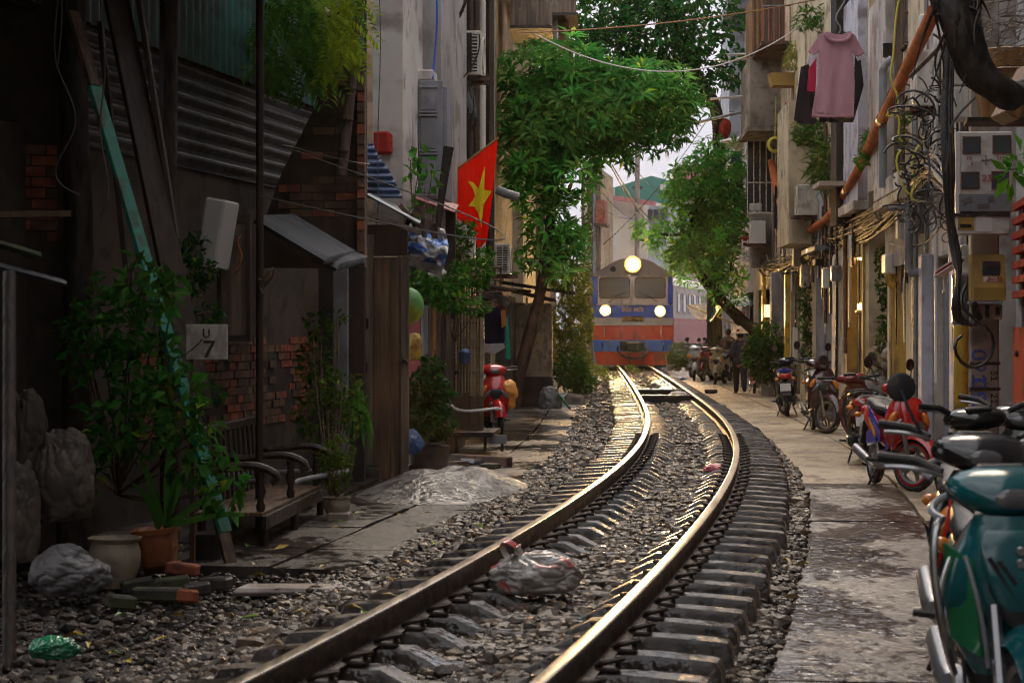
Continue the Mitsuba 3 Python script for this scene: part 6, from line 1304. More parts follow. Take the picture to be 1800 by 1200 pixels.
def bike(label, pos, fwd, c1, style='scooter', c2=None, scale=1.0, steer=0.0, seatm='m_seat', z0=0.0, rims='m_alu', mirrors=True, lean=.06, extras=None, group=None, headlow=None, R=.275, plain=False):
    k = thing('motorbike', label, 'motorbike', group)
    f = np.array([fwd[0], fwd[1], 0.0]); f /= np.linalg.norm(f); l = np.array([-f[1], f[0], 0])
    M = np.column_stack([f, l, [0, 0, 1.0]]) @ Rx(-lean); o = np.array([pos[0], pos[1], z0])
    def p(nm, m, mt, sm=40, parent=None, **kw): return part(parent or k, nm, xf(m, M, o, scale), mt, sm, **kw)
    HX, HZ = .40, .86                                    # steering head
    def st(m):                                           # turned with the handlebar
        ax = np.array([HX + .1, 0, 0]); return xf(xf(m, Rz(steer), -Rz(steer) @ ax), None, ax)
    c2 = c2 or 'm_plastic'
    wt = wheel_meshes(R, .085)
    for nm, x, tr in (('front_wheel', .62, st), ('rear_wheel', -.62, lambda m: m)):
        w = p(nm, tr(xf(wt[0], None, (x, 0, R))), 'm_rubber', label='front tyre' if x > 0 else 'rear tyre')
        p('rim', tr(xf(wt[1], None, (x, 0, R))), rims, parent=w); p('spokes', tr(xf(wt[2], None, (x, 0, R))), 'm_alu', parent=w)
    p('brake_disc', st(xf(lathe([(.05, 0), (.105, 0), (.105, .006), (.05, .006)], 20), Rx(PI / 2), (.62, .055, R))), 'm_alu')
    [p('fork_leg', st(tube([(.62, sd * .075, R), (.49, sd * .075, .66)], .022, 8)), 'm_chrome' if style == 'scooter' else 'm_alu') for sd in (-1, 1)]
    p('front_fender', st(fender(R + .045, .075, 15, 150, .62, R)), c1)
    cub = style == 'cub'
    if cub:
        sh = zloft([(.40, .34, .13, .05, 2.5), (.52, .40, .2, .07, 2.6), (.66, .44, .235, .1, 2.4), (.8, .43, .2, .11, 2.3), (.92, .40, .13, .08, 2.2)])
    else:
        sh = zloft([(.34, .36, .15, .05, 2.8), (.44, .42, .2, .08, 2.6), (.58, .46, .225, .105, 2.3), (.72, .455, .215, .11, 2.2), (.84, .42, .16, .09, 2.2), (.95, .36, .10, .06, 2.2)])
    s_ = p('front_shield', sh, c1)
    p('inner_shield', zloft([(.36, .30, .14, .04, 3), (.6, .33, .2, .05, 3), (.85, .32, .15, .05, 3)]), 'm_plastic')
    # nose: dark V grille, indicators
    p('nose_grille', zloft([(.56, .56, .02, .012, 2), (.62, .565, .06, .014, 2), (.7, .562, .10, .014, 2), (.73, .55, .09, .012, 2)]), 'm_plastic')
    for sd in () if plain else (-1, 1):
        p('indicator', xf(ball((0, 0, 0), 1, 2, (.035, .035, .075)), Rx(sd * .5), (.52, sd * .165, .72)), 'm_amber')
        p('position_lamp', xf(ball((0, 0, 0), 1, 2, (.03, .03, .09)), Rx(sd * .7), (.545, sd * .115, .66)), 'm_lens')
    cov = p('handlebar_cover', st(loft([(.20, 0, 1.0, .05, .03, 2), (.26, 0, 1.0, .16, .06, 2.4), (.34, 0, 1.0, .2, .075, 2.3), (.42, 0, .985, .16, .07, 2.2), (.47, 0, .97, .08, .04, 2)], 18)), c1)
    if headlow is None:
        h = p('headlight', st(ball((.435, 0, .975), 1, 2, (.05, .095, .048))), 'm_lens')
    else:
        h = p('headlight', ball((.52, 0, .8), 1, 2, (.05, .11, .06)), 'm_lens')
    p('instrument', st(cbox((.27, 0, 1.06), (.1, .16, .03), .01)), 'm_plastic')
    for sd in (-1, 1):
        gz = .06 if cub else 0; p('grip', st(tube([(.25, sd * .19, 1.02 + gz * .4), (.2, sd * .26, 1.02 + gz), (.17, sd * .385, 1.035 + gz)], .019, 9)), 'm_rubber')
        p('brake_lever', st(tube(curve([(.27, sd * .19, 1.0 + gz * .6), (.28, sd * .25, .995 + gz), (.23, sd * .37, 1.005 + gz)], 8), .009, 6)), 'm_alu')
        if mirrors:
            mk = p('mirror', st(xf(lathe([(.001, -.012), (.05, -.01), (.062, 0), (.05, .004)], 16), Ry(-PI / 2) @ Rx(0), (.2, sd * .3, 1.25))), 'm_plastic')
            p('stalk', st(tube(curve([(.25, sd * .2, 1.03), (.25, sd * .26, 1.13), (.21, sd * .3, 1.24)], 8), .007, 6)), 'm_plastic', parent=mk); p('glass', st(xf(lathe([(.001, 0), (.052, 0)], 16), Ry(-PI / 2), (.194, sd * .3, 1.25))), 'm_mirror', parent=mk)
    if cub:
        p('frame_tube', loft([(.32, 0, .62, .05, .07, 2.5), (.1, 0, .5, .06, .08, 2.5), (-.12, 0, .55, .08, .1, 2.5)], 14), c1)
        p('engine', cat(cbox((.05, 0, .3), (.34, .2, .2), .04), xf(lathe([(.001, -.16), (.09, -.16), (.1, -.1), (.1, .1), (.09, .16), (.001, .16)], 16), Rx(PI / 2), (-.06, 0, .28)), xf(lathe([(.055, 0), (.06, .02), (.06, .2), (.05, .22), (.001, .22)], 14), Ry(PI / 2), (.12, 0, .34))), 'm_alu')
        [p('leg_shield', sheet(np.array([[(.36 - .1 * t, sd * (.15 + .02 * t), .42 + .3 * t + .12 * q) for t in np.linspace(0, 1, 5)] for q in np.linspace(-1, 1, 5)]), .006), c2) for sd in (-1, 1)]
    else:
        p('footboard', cat(cbox((.12, 0, .3), (.52, .32, .07), .02), cbox((.12, 0, .35), (.34, .1, .05), .015)), 'm_plastic'); p('engine', cat(cbox((-.36, .04, .3), (.42, .2, .2), .05), cbox((-.5, .14, .3), (.42, .1, .16), .04)), 'm_plastic')
    p('body', loft([(-.06, 0, .52, .08, .14, 2.6), (-.2, 0, .58, .13, .17, 2.5), (-.45, 0, .64, .155, .16, 2.4), (-.7, 0, .7, .14, .12, 2.3), (-.88, 0, .755, .09, .075, 2.2), (-.98, 0, .785, .04, .03, 2)], 18), c1)
    for sd in (-1, 1): p('side_panel', cbox((-.3, sd * .135, .5), (.36, .05, .16), .02, Ry(-.15)), c2)
    p('seat', loft([(.02, 0, .74, .06, .03, 2.4), (-.08, 0, .775, .12, .05, 2.6), (-.3, 0, .785, .145, .055, 2.8), (-.42, 0, .815, .15, .06, 2.8), (-.7, 0, .845, .13, .055, 2.6), (-.84, 0, .85, .08, .03, 2.3)], 18), seatm)
    p('grab_rail', tube(curve([(-.6, .16, .82), (-.86, .15, .88), (-.98, 0, .9), (-.86, -.15, .88), (-.6, -.16, .82)], 18), .014, 7), 'm_psilver' if cub else 'm_plastic')
    p('tail_light', ball((-.95, 0, .755), 1, 2, (.05, .115, .055)), 'm_redlens')
    for sd in (-1, 1): p('rear_indicator', ball((-.9, sd * .15, .7), 1, 2, (.03, .04, .03)), 'm_amber')
    p('rear_fender', fender(R + .06, .07, 95, 175, -.62, R), 'm_plastic'); p('plate_holder', cbox((-.97, 0, .52), (.02, .16, .26), .008, Ry(.25)), 'm_plastic')
    p('number_plate', cbox((-1.0, 0, .55), (.008, .19, .14), .003, Ry(.25)), 'm_platewhite')
    p('exhaust', cat(tube(curve([(.1, -.1, .24), (-.2, -.13, .2), (-.4, -.15, .24)], 10), .02, 8), loft([(-.36, -.15, .25, .04, .045, 2), (-.45, -.155, .27, .052, .055, 2), (-.85, -.16, .35, .05, .052, 2), (-.92, -.16, .365, .02, .02, 2)], 12)), 'm_alu' if cub else 'm_plastic')
    p('shock', tube([(-.55, .15, .3), (-.48, .15, .62)], .024, 8), 'm_chrome'); [p('stand_leg', tube([(-.12, sd * .1, .22), (-.2, sd * .18, .01)], .012, 6), 'm_iron') for sd in (-1, 1)]
    [p('foot_peg', tube([(-.02, sd * .12, .27), (-.02, sd * .26, .28)], .016, 7), 'm_rubber') for sd in (-1, 1)]
    if extras: extras(p, st)
    return k
def px_pos(px, Y): return W(px, 578, Y)[:2]
def teal_extra(p, st):
    p('nose_plate', zloft([(.60, .555, .02, .012, 2), (.66, .575, .075, .016, 3), (.76, .578, .12, .018, 3.5), (.84, .55, .13, .02, 3), (.88, .52, .11, .016, 2.5)], 26), 'm_pteal', label='raised teal nose plate')
    for sd in (-1, 1):
        p('nose_slot', beam([.592, sd * .10, .80], [.585, sd * .012, .665], .012, .016, .003), 'm_plastic'); p('nose_slot', beam([.594, sd * .07, .79], [.592, sd * .015, .715], .010, .014, .003), 'm_plastic')
        p('brake_cable', st(tube(curve([(.28, sd * .17, 1.02), (.42, sd * .2, .99), (.46, sd * .13, .93)], 12), .006, 5)), 'm_cable')
        p('edge_trim', tube(curve([(.40, sd * .135, .90), (.45, sd * .21, .78), (.46, sd * .242, .64), (.42, sd * .205, .5)], 14), .008, 6), 'm_chrome')
    for sd in (-1, 1):
        p('decal_panel', xf(sheet(np.array([[(.55 - .055 * abs(u - .2) * 2 - .05 * t, sd * (.105 + .1 * u + .02 * t), .47 + .3 * t + .06 * u) for u in np.linspace(0, 1, 6)] for t in np.linspace(0, 1, 6)]), .008), None, (.012, 0, 0)), 'm_pgreen', label='green decal panel edged in silver')
        p('trim_strip', tube(curve([(.575, sd * .1, .45), (.58, sd * .12, .6), (.54, sd * .17, .8)], 10), .007, 6), 'm_psilver')
        p('bolt', xf(lathe([(.001, .006), (.012, .006), (.016, 0)], 10), Ry(PI / 2), (.592, sd * .0 + .0, .80 - .02 * sd)), 'm_alu')
    p('crash_bar', tube(curve([(.48, .2, .42), (.62, .25, .6), (.56, .27, .82), (.44, .24, .9)], 16), .014, 8), 'm_chrome'); p('crash_bar', tube(curve([(.48, -.2, .42), (.62, -.25, .6), (.56, -.27, .82), (.44, -.24, .9)], 16), .014, 8), 'm_chrome')
bike('teal step-through motorbike nearest the camera at the lower right, green decal on its shield', px_pos(1764, 7.75), (-.12, -1), 'm_pteal', 'cub', steer=.16, z0=.08, mirrors=False, extras=teal_extra, lean=.0, plain=True)
def black_extra(p, st):
    p('red_stripe', xf(tube(curve([(.53, -.2, .5), (.57, -.17, .66), (.5, -.14, .84)], 10), .007, 6), None, (.01, 0, 0)), 'm_pred')
bike('black motorbike with a clear headlamp and round raised mirrors right behind the teal one', px_pos(1712, 9.7), (-.13, -1), 'm_pblack', 'cub', steer=.15, z0=.1, extras=black_extra, lean=.02)
bike('black motorbike seen from behind with a silver grab rail, parked against the concrete pole', px_pos(1725, 13.6), (.12, 1), 'm_pblack', 'cub', z0=.05, lean=.04, mirrors=False, steer=.2)
bike('black motorbike with bare handlebars at the right edge in front of the red gate', px_pos(1815, 14.6), (-.5, -1), 'm_pblack', 'cub', z0=.05, steer=.3, mirrors=False)
def redextra(p, st):
    RX = np.array([[1, 0, 0], [0, 0, 1], [0, -1, 0.0]])
    [p('rim_tape', st(xf(lathe([(.197, q), (.212, q), (.212, q + .006), (.197, q + .006)], 30), RX, (.62, 0, .275))), 'm_pred', label='red tape round the front rim') for q in (.036, -.042)]
    p('nose_cowl', zloft([(.6, .57, .03, .02, 2), (.7, .575, .09, .03, 2), (.84, .53, .11, .04, 2), (.93, .46, .08, .03, 2)]), 'm_pred', label='red pointed nose cowl')
    for sd in (-1, 1):
        p('side_decal', sheet(np.array([[(.1 - .5 * t, sd * (.165 + .01 * u), .45 + .2 * t + .16 * u) for u in np.linspace(0, 1, 4)] for t in np.linspace(0, 1, 8)]), .008), 'm_pblue', label='blue side panel')
        p('side_flash', sheet(np.array([[(-.05 - .3 * t, sd * .185, .5 + .14 * t + .05 * u) for u in np.linspace(0, 1, 3)] for t in np.linspace(0, 1, 6)]), .008), 'm_porange', label='orange flash on the side panel')
bike('red and black motorbike with blue and orange flanks and red taped front rim', px_pos(1566, 22.9), (.10, -1), 'm_pred', 'cub', c2='m_pblue', steer=.55, extras=redextra, headlow=None)
bike('maroon scooter seen from behind with a pale number plate', px_pos(1516, 27.3), (.10, 1), 'm_pmaroon', 'scooter', lean=.06, steer=-.3)
bike('dark brown scooter facing the camera with its front wheel turned, beside the grey shutter', px_pos(1437, 35.4), (-.03, -1), 'm_pbrown', 'scooter', steer=.62, scale=1.06)
bike('black scooter seen from behind with a blue cover on its seat', px_pos(1384, 42.0), (.12, 1), 'm_pblack', 'scooter', seatm='m_pblue', steer=.4)
bike('beige scooter facing the camera beside the track', px_pos(1264, 66), (-.34, -1), 'm_pbeige', 'scooter', steer=.25, mirrors=True)
bike('white scooter parked nearest the planter boxes beside the train', px_pos(1226, 70.5), (-.3, -1), 'm_pwhite', 'cub', steer=.2)
bike('maroon motorbike between the white and the beige scooter', px_pos(1244, 70), (-.35, -1), 'm_pmaroon', 'cub')
bike('silver motorbike behind the white scooter near the train', px_pos(1222, 75), (-.3, -1), 'm_psilver', 'cub')
bike('blue and white motorbike behind the beige scooter', px_pos(1278, 71), (-.3, -1), 'm_pwhite', 'cub', c2='m_pblue')
bike('black motorbike farthest back in the row behind the beige scooter', px_pos(1252, 76), (-.3, -1), 'm_pblack', 'cub')
bike('small pink moped standing beside the walking woman', px_pos(1326, 56.8), (-.12, -1), 'm_ppink', 'cub', scale=.72)
bike('red scooter on the left half hidden behind the barred gate', px_pos(864, 32.3), (.12, -1), 'm_pred', 'scooter', steer=.1, z0=.03, mirrors=False, lean=.0)
ob = solo('orange_bag', ruffle(ball(W(895, 692, 31.9), .2, 3, (.62, .7, 1.05)), .06, 5, 3), 'm_bagorange' if 'm_bagorange' in scene else 'm_woodorange', label='orange plastic bag hung on the red scooter', cat='bag', smooth=True)

# ---------------------------------------------------------------- people
pr('m_floral', proc(lambda p, n, uv: mix((.012, .012, .022), (.30, .08, .10), smoothstep(.66, .72, tfbm(p.x * 16, p.y * 16, p.z * 16, 2)))), rough=.85)
pr('m_blackcloth', (.012, .011, .013), rough=.9); pr('m_purplecloth', (.05, .025, .045), rough=.85); pr('m_skin', (.36, .19, .12), rough=.5); pr('m_straw', two((.55, .42, .26), (.46, .33, .19), 9), rough=.7); pr('m_hair', (.012, .009, .008), rough=.45)
def person(name_label, o, fdir, H, top, bottom, walk=.18, hat=True, lean=.08):
    k = thing('person', name_label, 'person'); f = np.array([*fdir, 0.0]); f /= np.linalg.norm(f); M = np.column_stack([f, [-f[1], f[0], 0], [0, 0, 1]])
    s = H / 1.6
    J = lambda x, y, z: np.array([x + lean * max(0, z - .8), y, z])
    hip, chest, neck = J(0, 0, .86), J(.02, 0, 1.18), J(.03, 0, 1.33)
    legs = []
    feet = []
    for sd, d in ((1, walk), (-1, -walk)):
        h, kn, an = J(0, sd * .085, .84), J(d * .55 + .05, sd * .085, .47), J(d - (.1 if d < 0 else 0), sd * .085, .09 if d > 0 else .13)
        toe = an + [.14, sd * .02, -.055]; legs += [(h, .092, kn, .062), (kn, .062, an, .042)]; feet += [(an, .038, toe, .026)]
    body = blob([(hip + [0, .07, 0], .1, hip + [0, -.07, 0], .1), (hip, .125, chest, .125), (chest + [0, .1, .06], .085, chest + [0, -.1, .06], .085), (chest + [0, 0, .08], .08, neck, .05), (neck, .047, neck + [.02, 0, .12], .045), (neck + [.02, 0, .12], .085, neck + [.03, 0, .17], .095)] + legs + feet
                 + [b for sd in (1, -1) for b in ((chest + [0, sd * .16, .07], .055, chest + [-.03 - .03 * sd, sd * .21, -.18], .042), (chest + [-.03 - .03 * sd, sd * .21, -.18], .042, chest + [.06 + .04 * sd, sd * .2, -.4], .03), (chest + [.06 + .04 * sd, sd * .2, -.4], .028, chest + [.08 + .04 * sd, sd * .195, -.47], .026))], .035, 4)
    put(k, xf(body, M, o, s), 'm_skin', True)
    v = np.asarray(body.vertices)
    tun = blob([(hip + [0, .075, -.08], .125, hip + [0, -.075, -.08], .125), (hip + [0, 0, -.05], .15, chest, .15), (chest + [0, .1, .06], .105, chest + [0, -.1, .06], .105), (chest, .12, neck + [0, 0, -.03], .06)] + [b for sd in (1, -1) for b in ((chest + [0, sd * .16, .07], .07, chest + [-.03 - .03 * sd, sd * .21, -.18], .058), (chest + [-.03 - .03 * sd, sd * .21, -.18], .058, chest + [.05 + .04 * sd, sd * .2, -.36], .047))], .035, 3)
    part(k, 'shirt', xf(ruffle(tun, .012, 9), M, o, s), top, True)
    part(k, 'trousers', xf(ruffle(blob([(a, ra + .022, b, rb + .022) for a, ra, b, rb in legs] + [(hip + [0, .06, -.02], .115, hip + [0, -.06, -.02], .115)], .035, 3), .01, 9), M, o, s), bottom, True)
    part(k, 'hair', xf(ball(neck + [.0, 0, .17], .1, 2, (1, .95, 1.0)), M, o, s), 'm_hair', True)
    [part(k, 'sandal', xf(beam(a + [-.03, 0, -.045], b + [.02, 0, -.022], .08, .02), M, o, s), 'm_rubber') for a, _, b, _ in feet]
    if hat:
        hk = part(k, 'conical_hat', xf(lathe([(.001, .2), (.02, .19), (.235, 0), (.228, -.006), (.02, .175), (.001, .18)], 26, neck + [.03, 0, .2]), M, o, s), 'm_straw', 30, label='pale conical hat with a red patch')
        c = neck + [.03, 0, .2]; q = [(-.10 - .11 * t, -.02 + .05 * u) for t, u in ()]
        part(hk, 'red_patch', xf(sheet(np.array([[c + [-r * math.cos(a), r * math.sin(a), .2 - r * .2 / .237 + .004] for a in np.linspace(.1, .65, 5)] for r in np.linspace(.11, .19, 4)]), .003), M, o, s), 'm_red')
    return k
person('woman in a conical hat and dark floral top walking away along the path', np.array([*px_pos(1301, 56.4), 0]), (.02, 1), 1.56, 'm_floral', 'm_blackcloth')
person('person in a dark purple shirt standing behind the row of parked bikes', np.array([*px_pos(1279, 67.6), 0]), (.3, 1), 1.62, 'm_purplecloth', 'm_blackcloth', walk=.04, hat=False, lean=.0)
# ---------------------------------------------------------------- things on the ground and hung about
KG = np.random.default_rng(71)
leafmat('m_bagfilm', .5, .22)
pr('m_bagwhite', proc(lambda p, n, uv: mix(mix((.42, .40, .38), (.24, .22, .20), smoothstep(.4, .6, tfbm(p.x * 14, p.y * 14, p.z * 14, 3))), (.40, .08, .08), smoothstep(.60, .68, tfbm(p.x * 7 + 4, p.y * 7, p.z * 9, 2)))), rough=.22, spec=.7)
pr('m_bagpink', two((.60, .20, .24), (.42, .10, .13), 14), rough=.25); pr('m_baggreen', two((.02, .22, .10), (.012, .12, .06), 14), rough=.18, spec=.7); pr('m_bagblue', two((.08, .16, .34), (.04, .08, .18), 9), rough=.3); pr('m_bagyellow', two((.52, .34, .05), (.40, .20, .06), 9), rough=.4)
pr('m_ballgreen', two((.12, .34, .08), (.45, .48, .06), 3), rough=.4); pr('m_wetrock', wetstone((.055, .052, .055), (.035, .032, .032), (.02, .018, .018), 1.5, 3), rough=wetrough(.2, .55, 2.2, 2.2), spec=.55, bump=bumpfn(18, 5), bs=.04)
pr('m_leafyellow', two((.45, .34, .03), (.36, .22, .02), 20), rough=.4); pr('m_leafgreen', two((.16, .30, .03), (.10, .2, .02), 20), rough=.4)
def bag(nm, label, c, r, s, mt, seed, knot=True, ears=True):
    k = thing(nm, label, 'bag'); g = np.random.default_rng(seed)
    v = np.asarray(trimesh.creation.icosphere(subdivisions=5).vertices); F = trimesh.creation.icosphere(subdivisions=5).faces
    q = np.array([-.45, -.35, .8]) if knot else g.normal(size=3) * [1, 1, .3] + [0, 0, .6]; q /= np.linalg.norm(q); a1 = np.cross(q, [1, 0, 0]); a1 /= np.linalg.norm(a1); a2 = np.cross(q, a1)
    th = np.arccos(np.clip(v @ q, -1, 1)); ph = np.arctan2(v @ a2, v @ a1)
    rr = 1 + .36 * (meshkit.fbm(v * 1.5 + seed, 2) - .5); fall = np.exp(-(th / 1.1) ** 2)
    pl = np.abs(np.sin(ph * 5.5 + 2.5 * meshkit.noise(v * 2.2 + seed) + th)) ** .7 - .6
    rr = rr * (1 + (.10 * fall + .02) * pl * np.clip(th / .35, 0, 1)) - .16 * np.exp(-(th / .55) ** 2) + .28 * np.exp(-(th / .16) ** 2) * knot
    ws = v + .3 * np.stack([meshkit.noise(v * 2.5 + 5 * j + seed) for j in range(3)], 1); rr = rr - .07 * (1 - np.abs(2 * meshkit.noise(ws * 2.6 + seed) - 1)) ** 4 - .04 * (1 - np.abs(2 * meshkit.noise(ws * 5.5 + seed) - 1)) ** 4
    u = v * rr[:, None] * np.asarray(s) * r; u[:, 2] = np.maximum(u[:, 2], -r * s[2] * .62 + .02 * v[:, 0] * r)
    put(k, TM(u + c, F), mt, True)
    if knot and ears:
        kp = c + q * r * np.asarray(s) * 1.0
        for i in range(2):
            d = np.array([-.5 + .75 * i, -.2, .75 - .5 * i]) * r * .55; n_ = np.array([.3, -.1, .5]) * r * .3
            P = curve([kp - q * .03, kp + d * .5 + n_, kp + d, kp + d * .55 - n_, kp - q * .02], 20); w_ = np.array([.012, .03, .006]) * (1 if i else -1)
            part(k, 'handle', sheet(np.stack([P - w_, P, P + w_], 1), .002), mt, True)
    return k
bag('rubbish_bag', 'knotted white plastic bag of rubbish lying between the rails', G(940, 1056, .12) + [0, 0, .14], .19, (1.35, 1.0, .75), 'm_bagwhite', 3)
bag('plastic_bag', 'crumpled pink plastic bag lying against the right rail', G(1257, 832, .12) + [0, 0, .04], .1, (1.2, 1, .65), 'm_bagpink', 5, False)
bag('plastic_bag', 'crumpled green plastic bag on the stones at the lower left', G(93, 1166, .02) + [0, 0, .07], .09, (1.35, 1, .72), 'm_baggreen', 7, False)
bag('plastic_bag', 'pale pink plastic bag between the two timber beams', G(1192, 702, .15) + [0, 0, .06], .2, (1.1, 1, .6), 'm_bagwhite', 8, False)
bag('plastic_bag', 'flat pale blue plastic bag right of the track near the train', G(1188, 667, .05) + [0, 0, .03], .25, (1.3, 1, .3), 'm_bagblue', 9, False)
bag('plastic_bag', 'blue plastic bag at the foot of the plank door', W(723, 780, 24.4), .16, (.8, .8, 1.1), 'm_bagblue', 11, False)
bag('plastic_bag', 'yellow plastic bag hanging behind the edge of the plank door', W(728, 614, 25.0), .13, (.75, .7, 1.5), 'm_bagyellow', 12, False)
solo('beach_ball', ball(W(717, 538, 25.2), .21, 3, (.85, .8, 1)), 'm_ballgreen', label='green and yellow ball showing behind the plank door', cat='ball', smooth=True)
# sacks at the left edge
for i, (x, y, Y, rx, rz, mt, lb) in enumerate([(48, 770, 14.4, .13, .36, 'm_sack', 'tall brown sack leaning at the left edge, topmost of the heap'), (112, 850, 14.0, .2, .40, 'm_sack', 'full brown sack in front of the tall one at the left'), (38, 920, 13.6, .12, .42, 'm_sack', 'narrow brown sack standing by the left edge post'), (122, 1008, 13.3, .24, .2, 'm_sackgrey', 'flattened grey sack lying in front of the brown ones')]):
    k = bag('sack', lb, W(x, y, Y), 1.0, (rx, rx * .9, rz * .9), mt, i + 20, i < 2, False); labels[k]['category'] = 'sack'
k = bag('sack', 'pale sack standing against the plaster gatepost', W(967, 706, 45), 1.0, (.24, .22, .33), 'm_sackgrey', 27, False); labels[k]['category'] = 'sack'
solo('stone_block', ruffle(blk(992, 693, 1027, 722, 47, .4, .05), .05, 4), 'm_concrete', label='squared stone block beside the pale sack', cat='stone')
br = thing('broom', 'broom with a green handle leaning beside the pale sack', 'broom'); part(br, 'handle', tube([W(974, 682, 45), W(1000, 716, 44.6)], .022, 7), 'm_pgreen'); part(br, 'bristles', loft([(0, 0, 0, .04, .03, 2), (.1, 0, 0, .07, .03, 2), (.22, 0, 0, .1, .04, 2)], 10, R=Ry(1.1), t=W(1000, 716, 44.6)), 'm_wood')
# pots at the left
pot(G(202, 1032), .165, .31, 'm_potpale', 'pale ribbed bowl pot next to the grey sack', 1)
k = thing('terracotta_planter', 'terracotta trough planter with raised ornament, tilted on bricks', 'pot')
Rt = Ry(-.10); o = W(282, 996, 14.6)
part(k, 'trough', xf(loft([(0, 0, 0, .15, .09, 3.5), (.02, 0, 0, .17, .10, 3.5), (.19, 0, 0, .2, .125, 3.5), (.22, 0, 0, .2, .125, 3.5)], 24), Rt @ ZR[[0, 1, 2]] @ np.eye(3), o), 'm_terra')
part(k, 'rim', xf(loft([(.222, 0, 0, .225, .145, 3.5), (.255, 0, 0, .235, .155, 3.5), (.256, 0, 0, .19, .11, 3.5), (.24, 0, 0, .18, .1, 3.5)], 24), Rt @ ZR, o), 'm_terra')
for i in range(7):
    c = np.array([.1 - .0 * i, -.15 + .05 * i, 0]); pts = [o + Rt @ np.array([-.15 + .05 * i + .022 * math.cos(q), -.118 - .006 * (q > 0), .11 + .03 * math.sin(q) + .01 * math.sin(3 * q + i)]) for q in np.linspace(0, 5.4, 12)]
    part(k, 'relief', tube(pts, .005, 5), 'm_woodorange')
part(k, 'soil', xf(loft([(.235, 0, 0, .185, .11, 3.5), (.238, 0, 0, .185, .11, 3.5)], 20), Rt @ ZR, o), 'm_soil')
pot(G(366, 990), .135, .21, 'm_potdark', 'dark glazed pot at the foot of the green plank')
pot(G(592, 920) + [0, 0, .06], .115, .16, 'm_potpale', 'pale carved pot on a block beside the bench', 1)
solo('stone_block', ruffle(blk(574, 902, 612, 922, 18.5, .2, .01), .01, 5), 'm_concrete', label='low block under the pale carved pot', cat='stone')
solo('plant_tub', lathe([(.001, 0), (.2, 0), (.24, .3), (.25, .33), (.22, .33), (.21, .28), (.001, .27)], 20, G(752, 836)), 'm_potdark', label='dark tub holding the glossy leaved bush', cat='pot', smooth=40)
pot(G(704, 838), .13, .14, 'm_potdark', 'low dark urn at the foot of the plank door', 1)
pot(G(650, 850), .1, .2, 'm_potdark', 'dark pot half hidden left of the plank door', 1)
for i, (x, y, sx, a, mt, lb) in enumerate([(240, 1042, .2, .3, 'm_mossy', 'mossy brick wedged beside the pale pot'), (285, 1018, .24, .05, 'm_brickred', 'red brick lying under the terracotta planter'), (318, 1022, .2, -.1, 'm_brickred', 'second red brick under the right end of the planter'), (300, 1040, .22, .1, 'm_mossy', 'yellowish mossy brick in front of the red ones'), (275, 1058, .3, 0, 'm_mossy', 'flat mossy slab in front of the planter bricks'),
      (210, 1072, .16, .4, 'm_mossy', 'mossy lump of stone in front of the pale pot'), (345, 1050, .16, .2, 'm_potdark', 'dark stone right of the planter bricks'), (378, 1040, .18, -.2, 'm_potdark', 'dark stone near the foot of the stake'), (328, 1062, .07, .9, 'm_brickred', 'small red tile fragment among the left stones')]):
    if 'm_mossy' not in scene: pr('m_mossy', two((.05, .055, .022), (.025, .022, .016), 9), rough=.7)
    solo('brick_piece', ruffle(cbox((0, 0, 0), (sx, .14, .075), .012, Rz(a) @ Ry(.1 * (i % 3 - 1))), .012, 6, i) if False else xf(ruffle(cbox((0, 0, 0), (sx, .14, .075), .012), .012, 6, i), Rz(a) @ Ry(.12 * (i % 3 - 1)), G(x, y) + [0, .05, .045 + .03 * (i in (1, 2))]), mt, label=lb, cat='brick')
# bench
bn = thing('bench', 'dark carved wooden bench with scrolled arms in the shade of the shed', 'bench')
A_, B_ = W(462, 930, 16.3), W(565, 870, 19.2); d_ = B_ - A_; d_[2] = 0; L_ = np.linalg.norm(d_); d_ /= L_; n_ = np.array([d_[1], -d_[0], 0]); zs = .27
bp = lambda s, o, z: np.array([A_[0], A_[1], 0]) + d_ * s + n_ * o + np.array([0, 0, z])
for i in range(5): part(bn, 'seat_slat', beam(bp(0, -.05 - i * .1, zs), bp(L_, -.05 - i * .1, zs), .09, .03, .004), 'm_benchwood' if 'm_benchwood' in scene else 'm_wood')
part(bn, 'front_rail', beam(bp(0, .01, zs - .06), bp(L_, .01, zs - .06), .03, .1, .004), 'm_wooddark')
for s in (.08, L_ / 2, L_ - .08):
    for o in (0, -.46): part(bn, 'leg', tube([bp(s, o, -.02), bp(s, o, zs - .03)], .03, 8), 'm_wooddark')
    part(bn, 'arm_post', lathe([(.02, 0), (.035, .05), (.02, .1), (.04, .16), (.025, .24), (.035, .3)], 10, bp(s, -.03, zs)), 'm_wooddark', 40)
    part(bn, 'arm', tube(curve([bp(s, -.5, zs + .33), bp(s, -.2, zs + .34), bp(s, .02, zs + .32), bp(s, .1, zs + .26), bp(s, .05, zs + .22)], 14), .03, 8), 'm_wooddark', 40)
for i in range(14): part(bn, 'back_slat', beam(bp(.1 + i * (L_ - .2) / 13, -.5, zs), bp(.1 + i * (L_ - .2) / 13, -.54, zs + .55), .06, .02), 'm_wooddark')
part(bn, 'back_rail', beam(bp(0, -.545, zs + .57), bp(L_, -.545, zs + .57), .05, .07, .01), 'm_wooddark')
solo('cane_hoop', tube(curve([bp(L_ * .5, .0, zs + .12), bp(L_ * .75, .12, zs + .14), bp(L_ + .2, .1, zs + .13), bp(L_ + .1, -.3, zs + .12), bp(L_ * .6, -.3, zs + .12)], 20), .02, 7), 'm_pipegrey', label='grey cane hoop lying across the far end of the bench', cat='hoop')
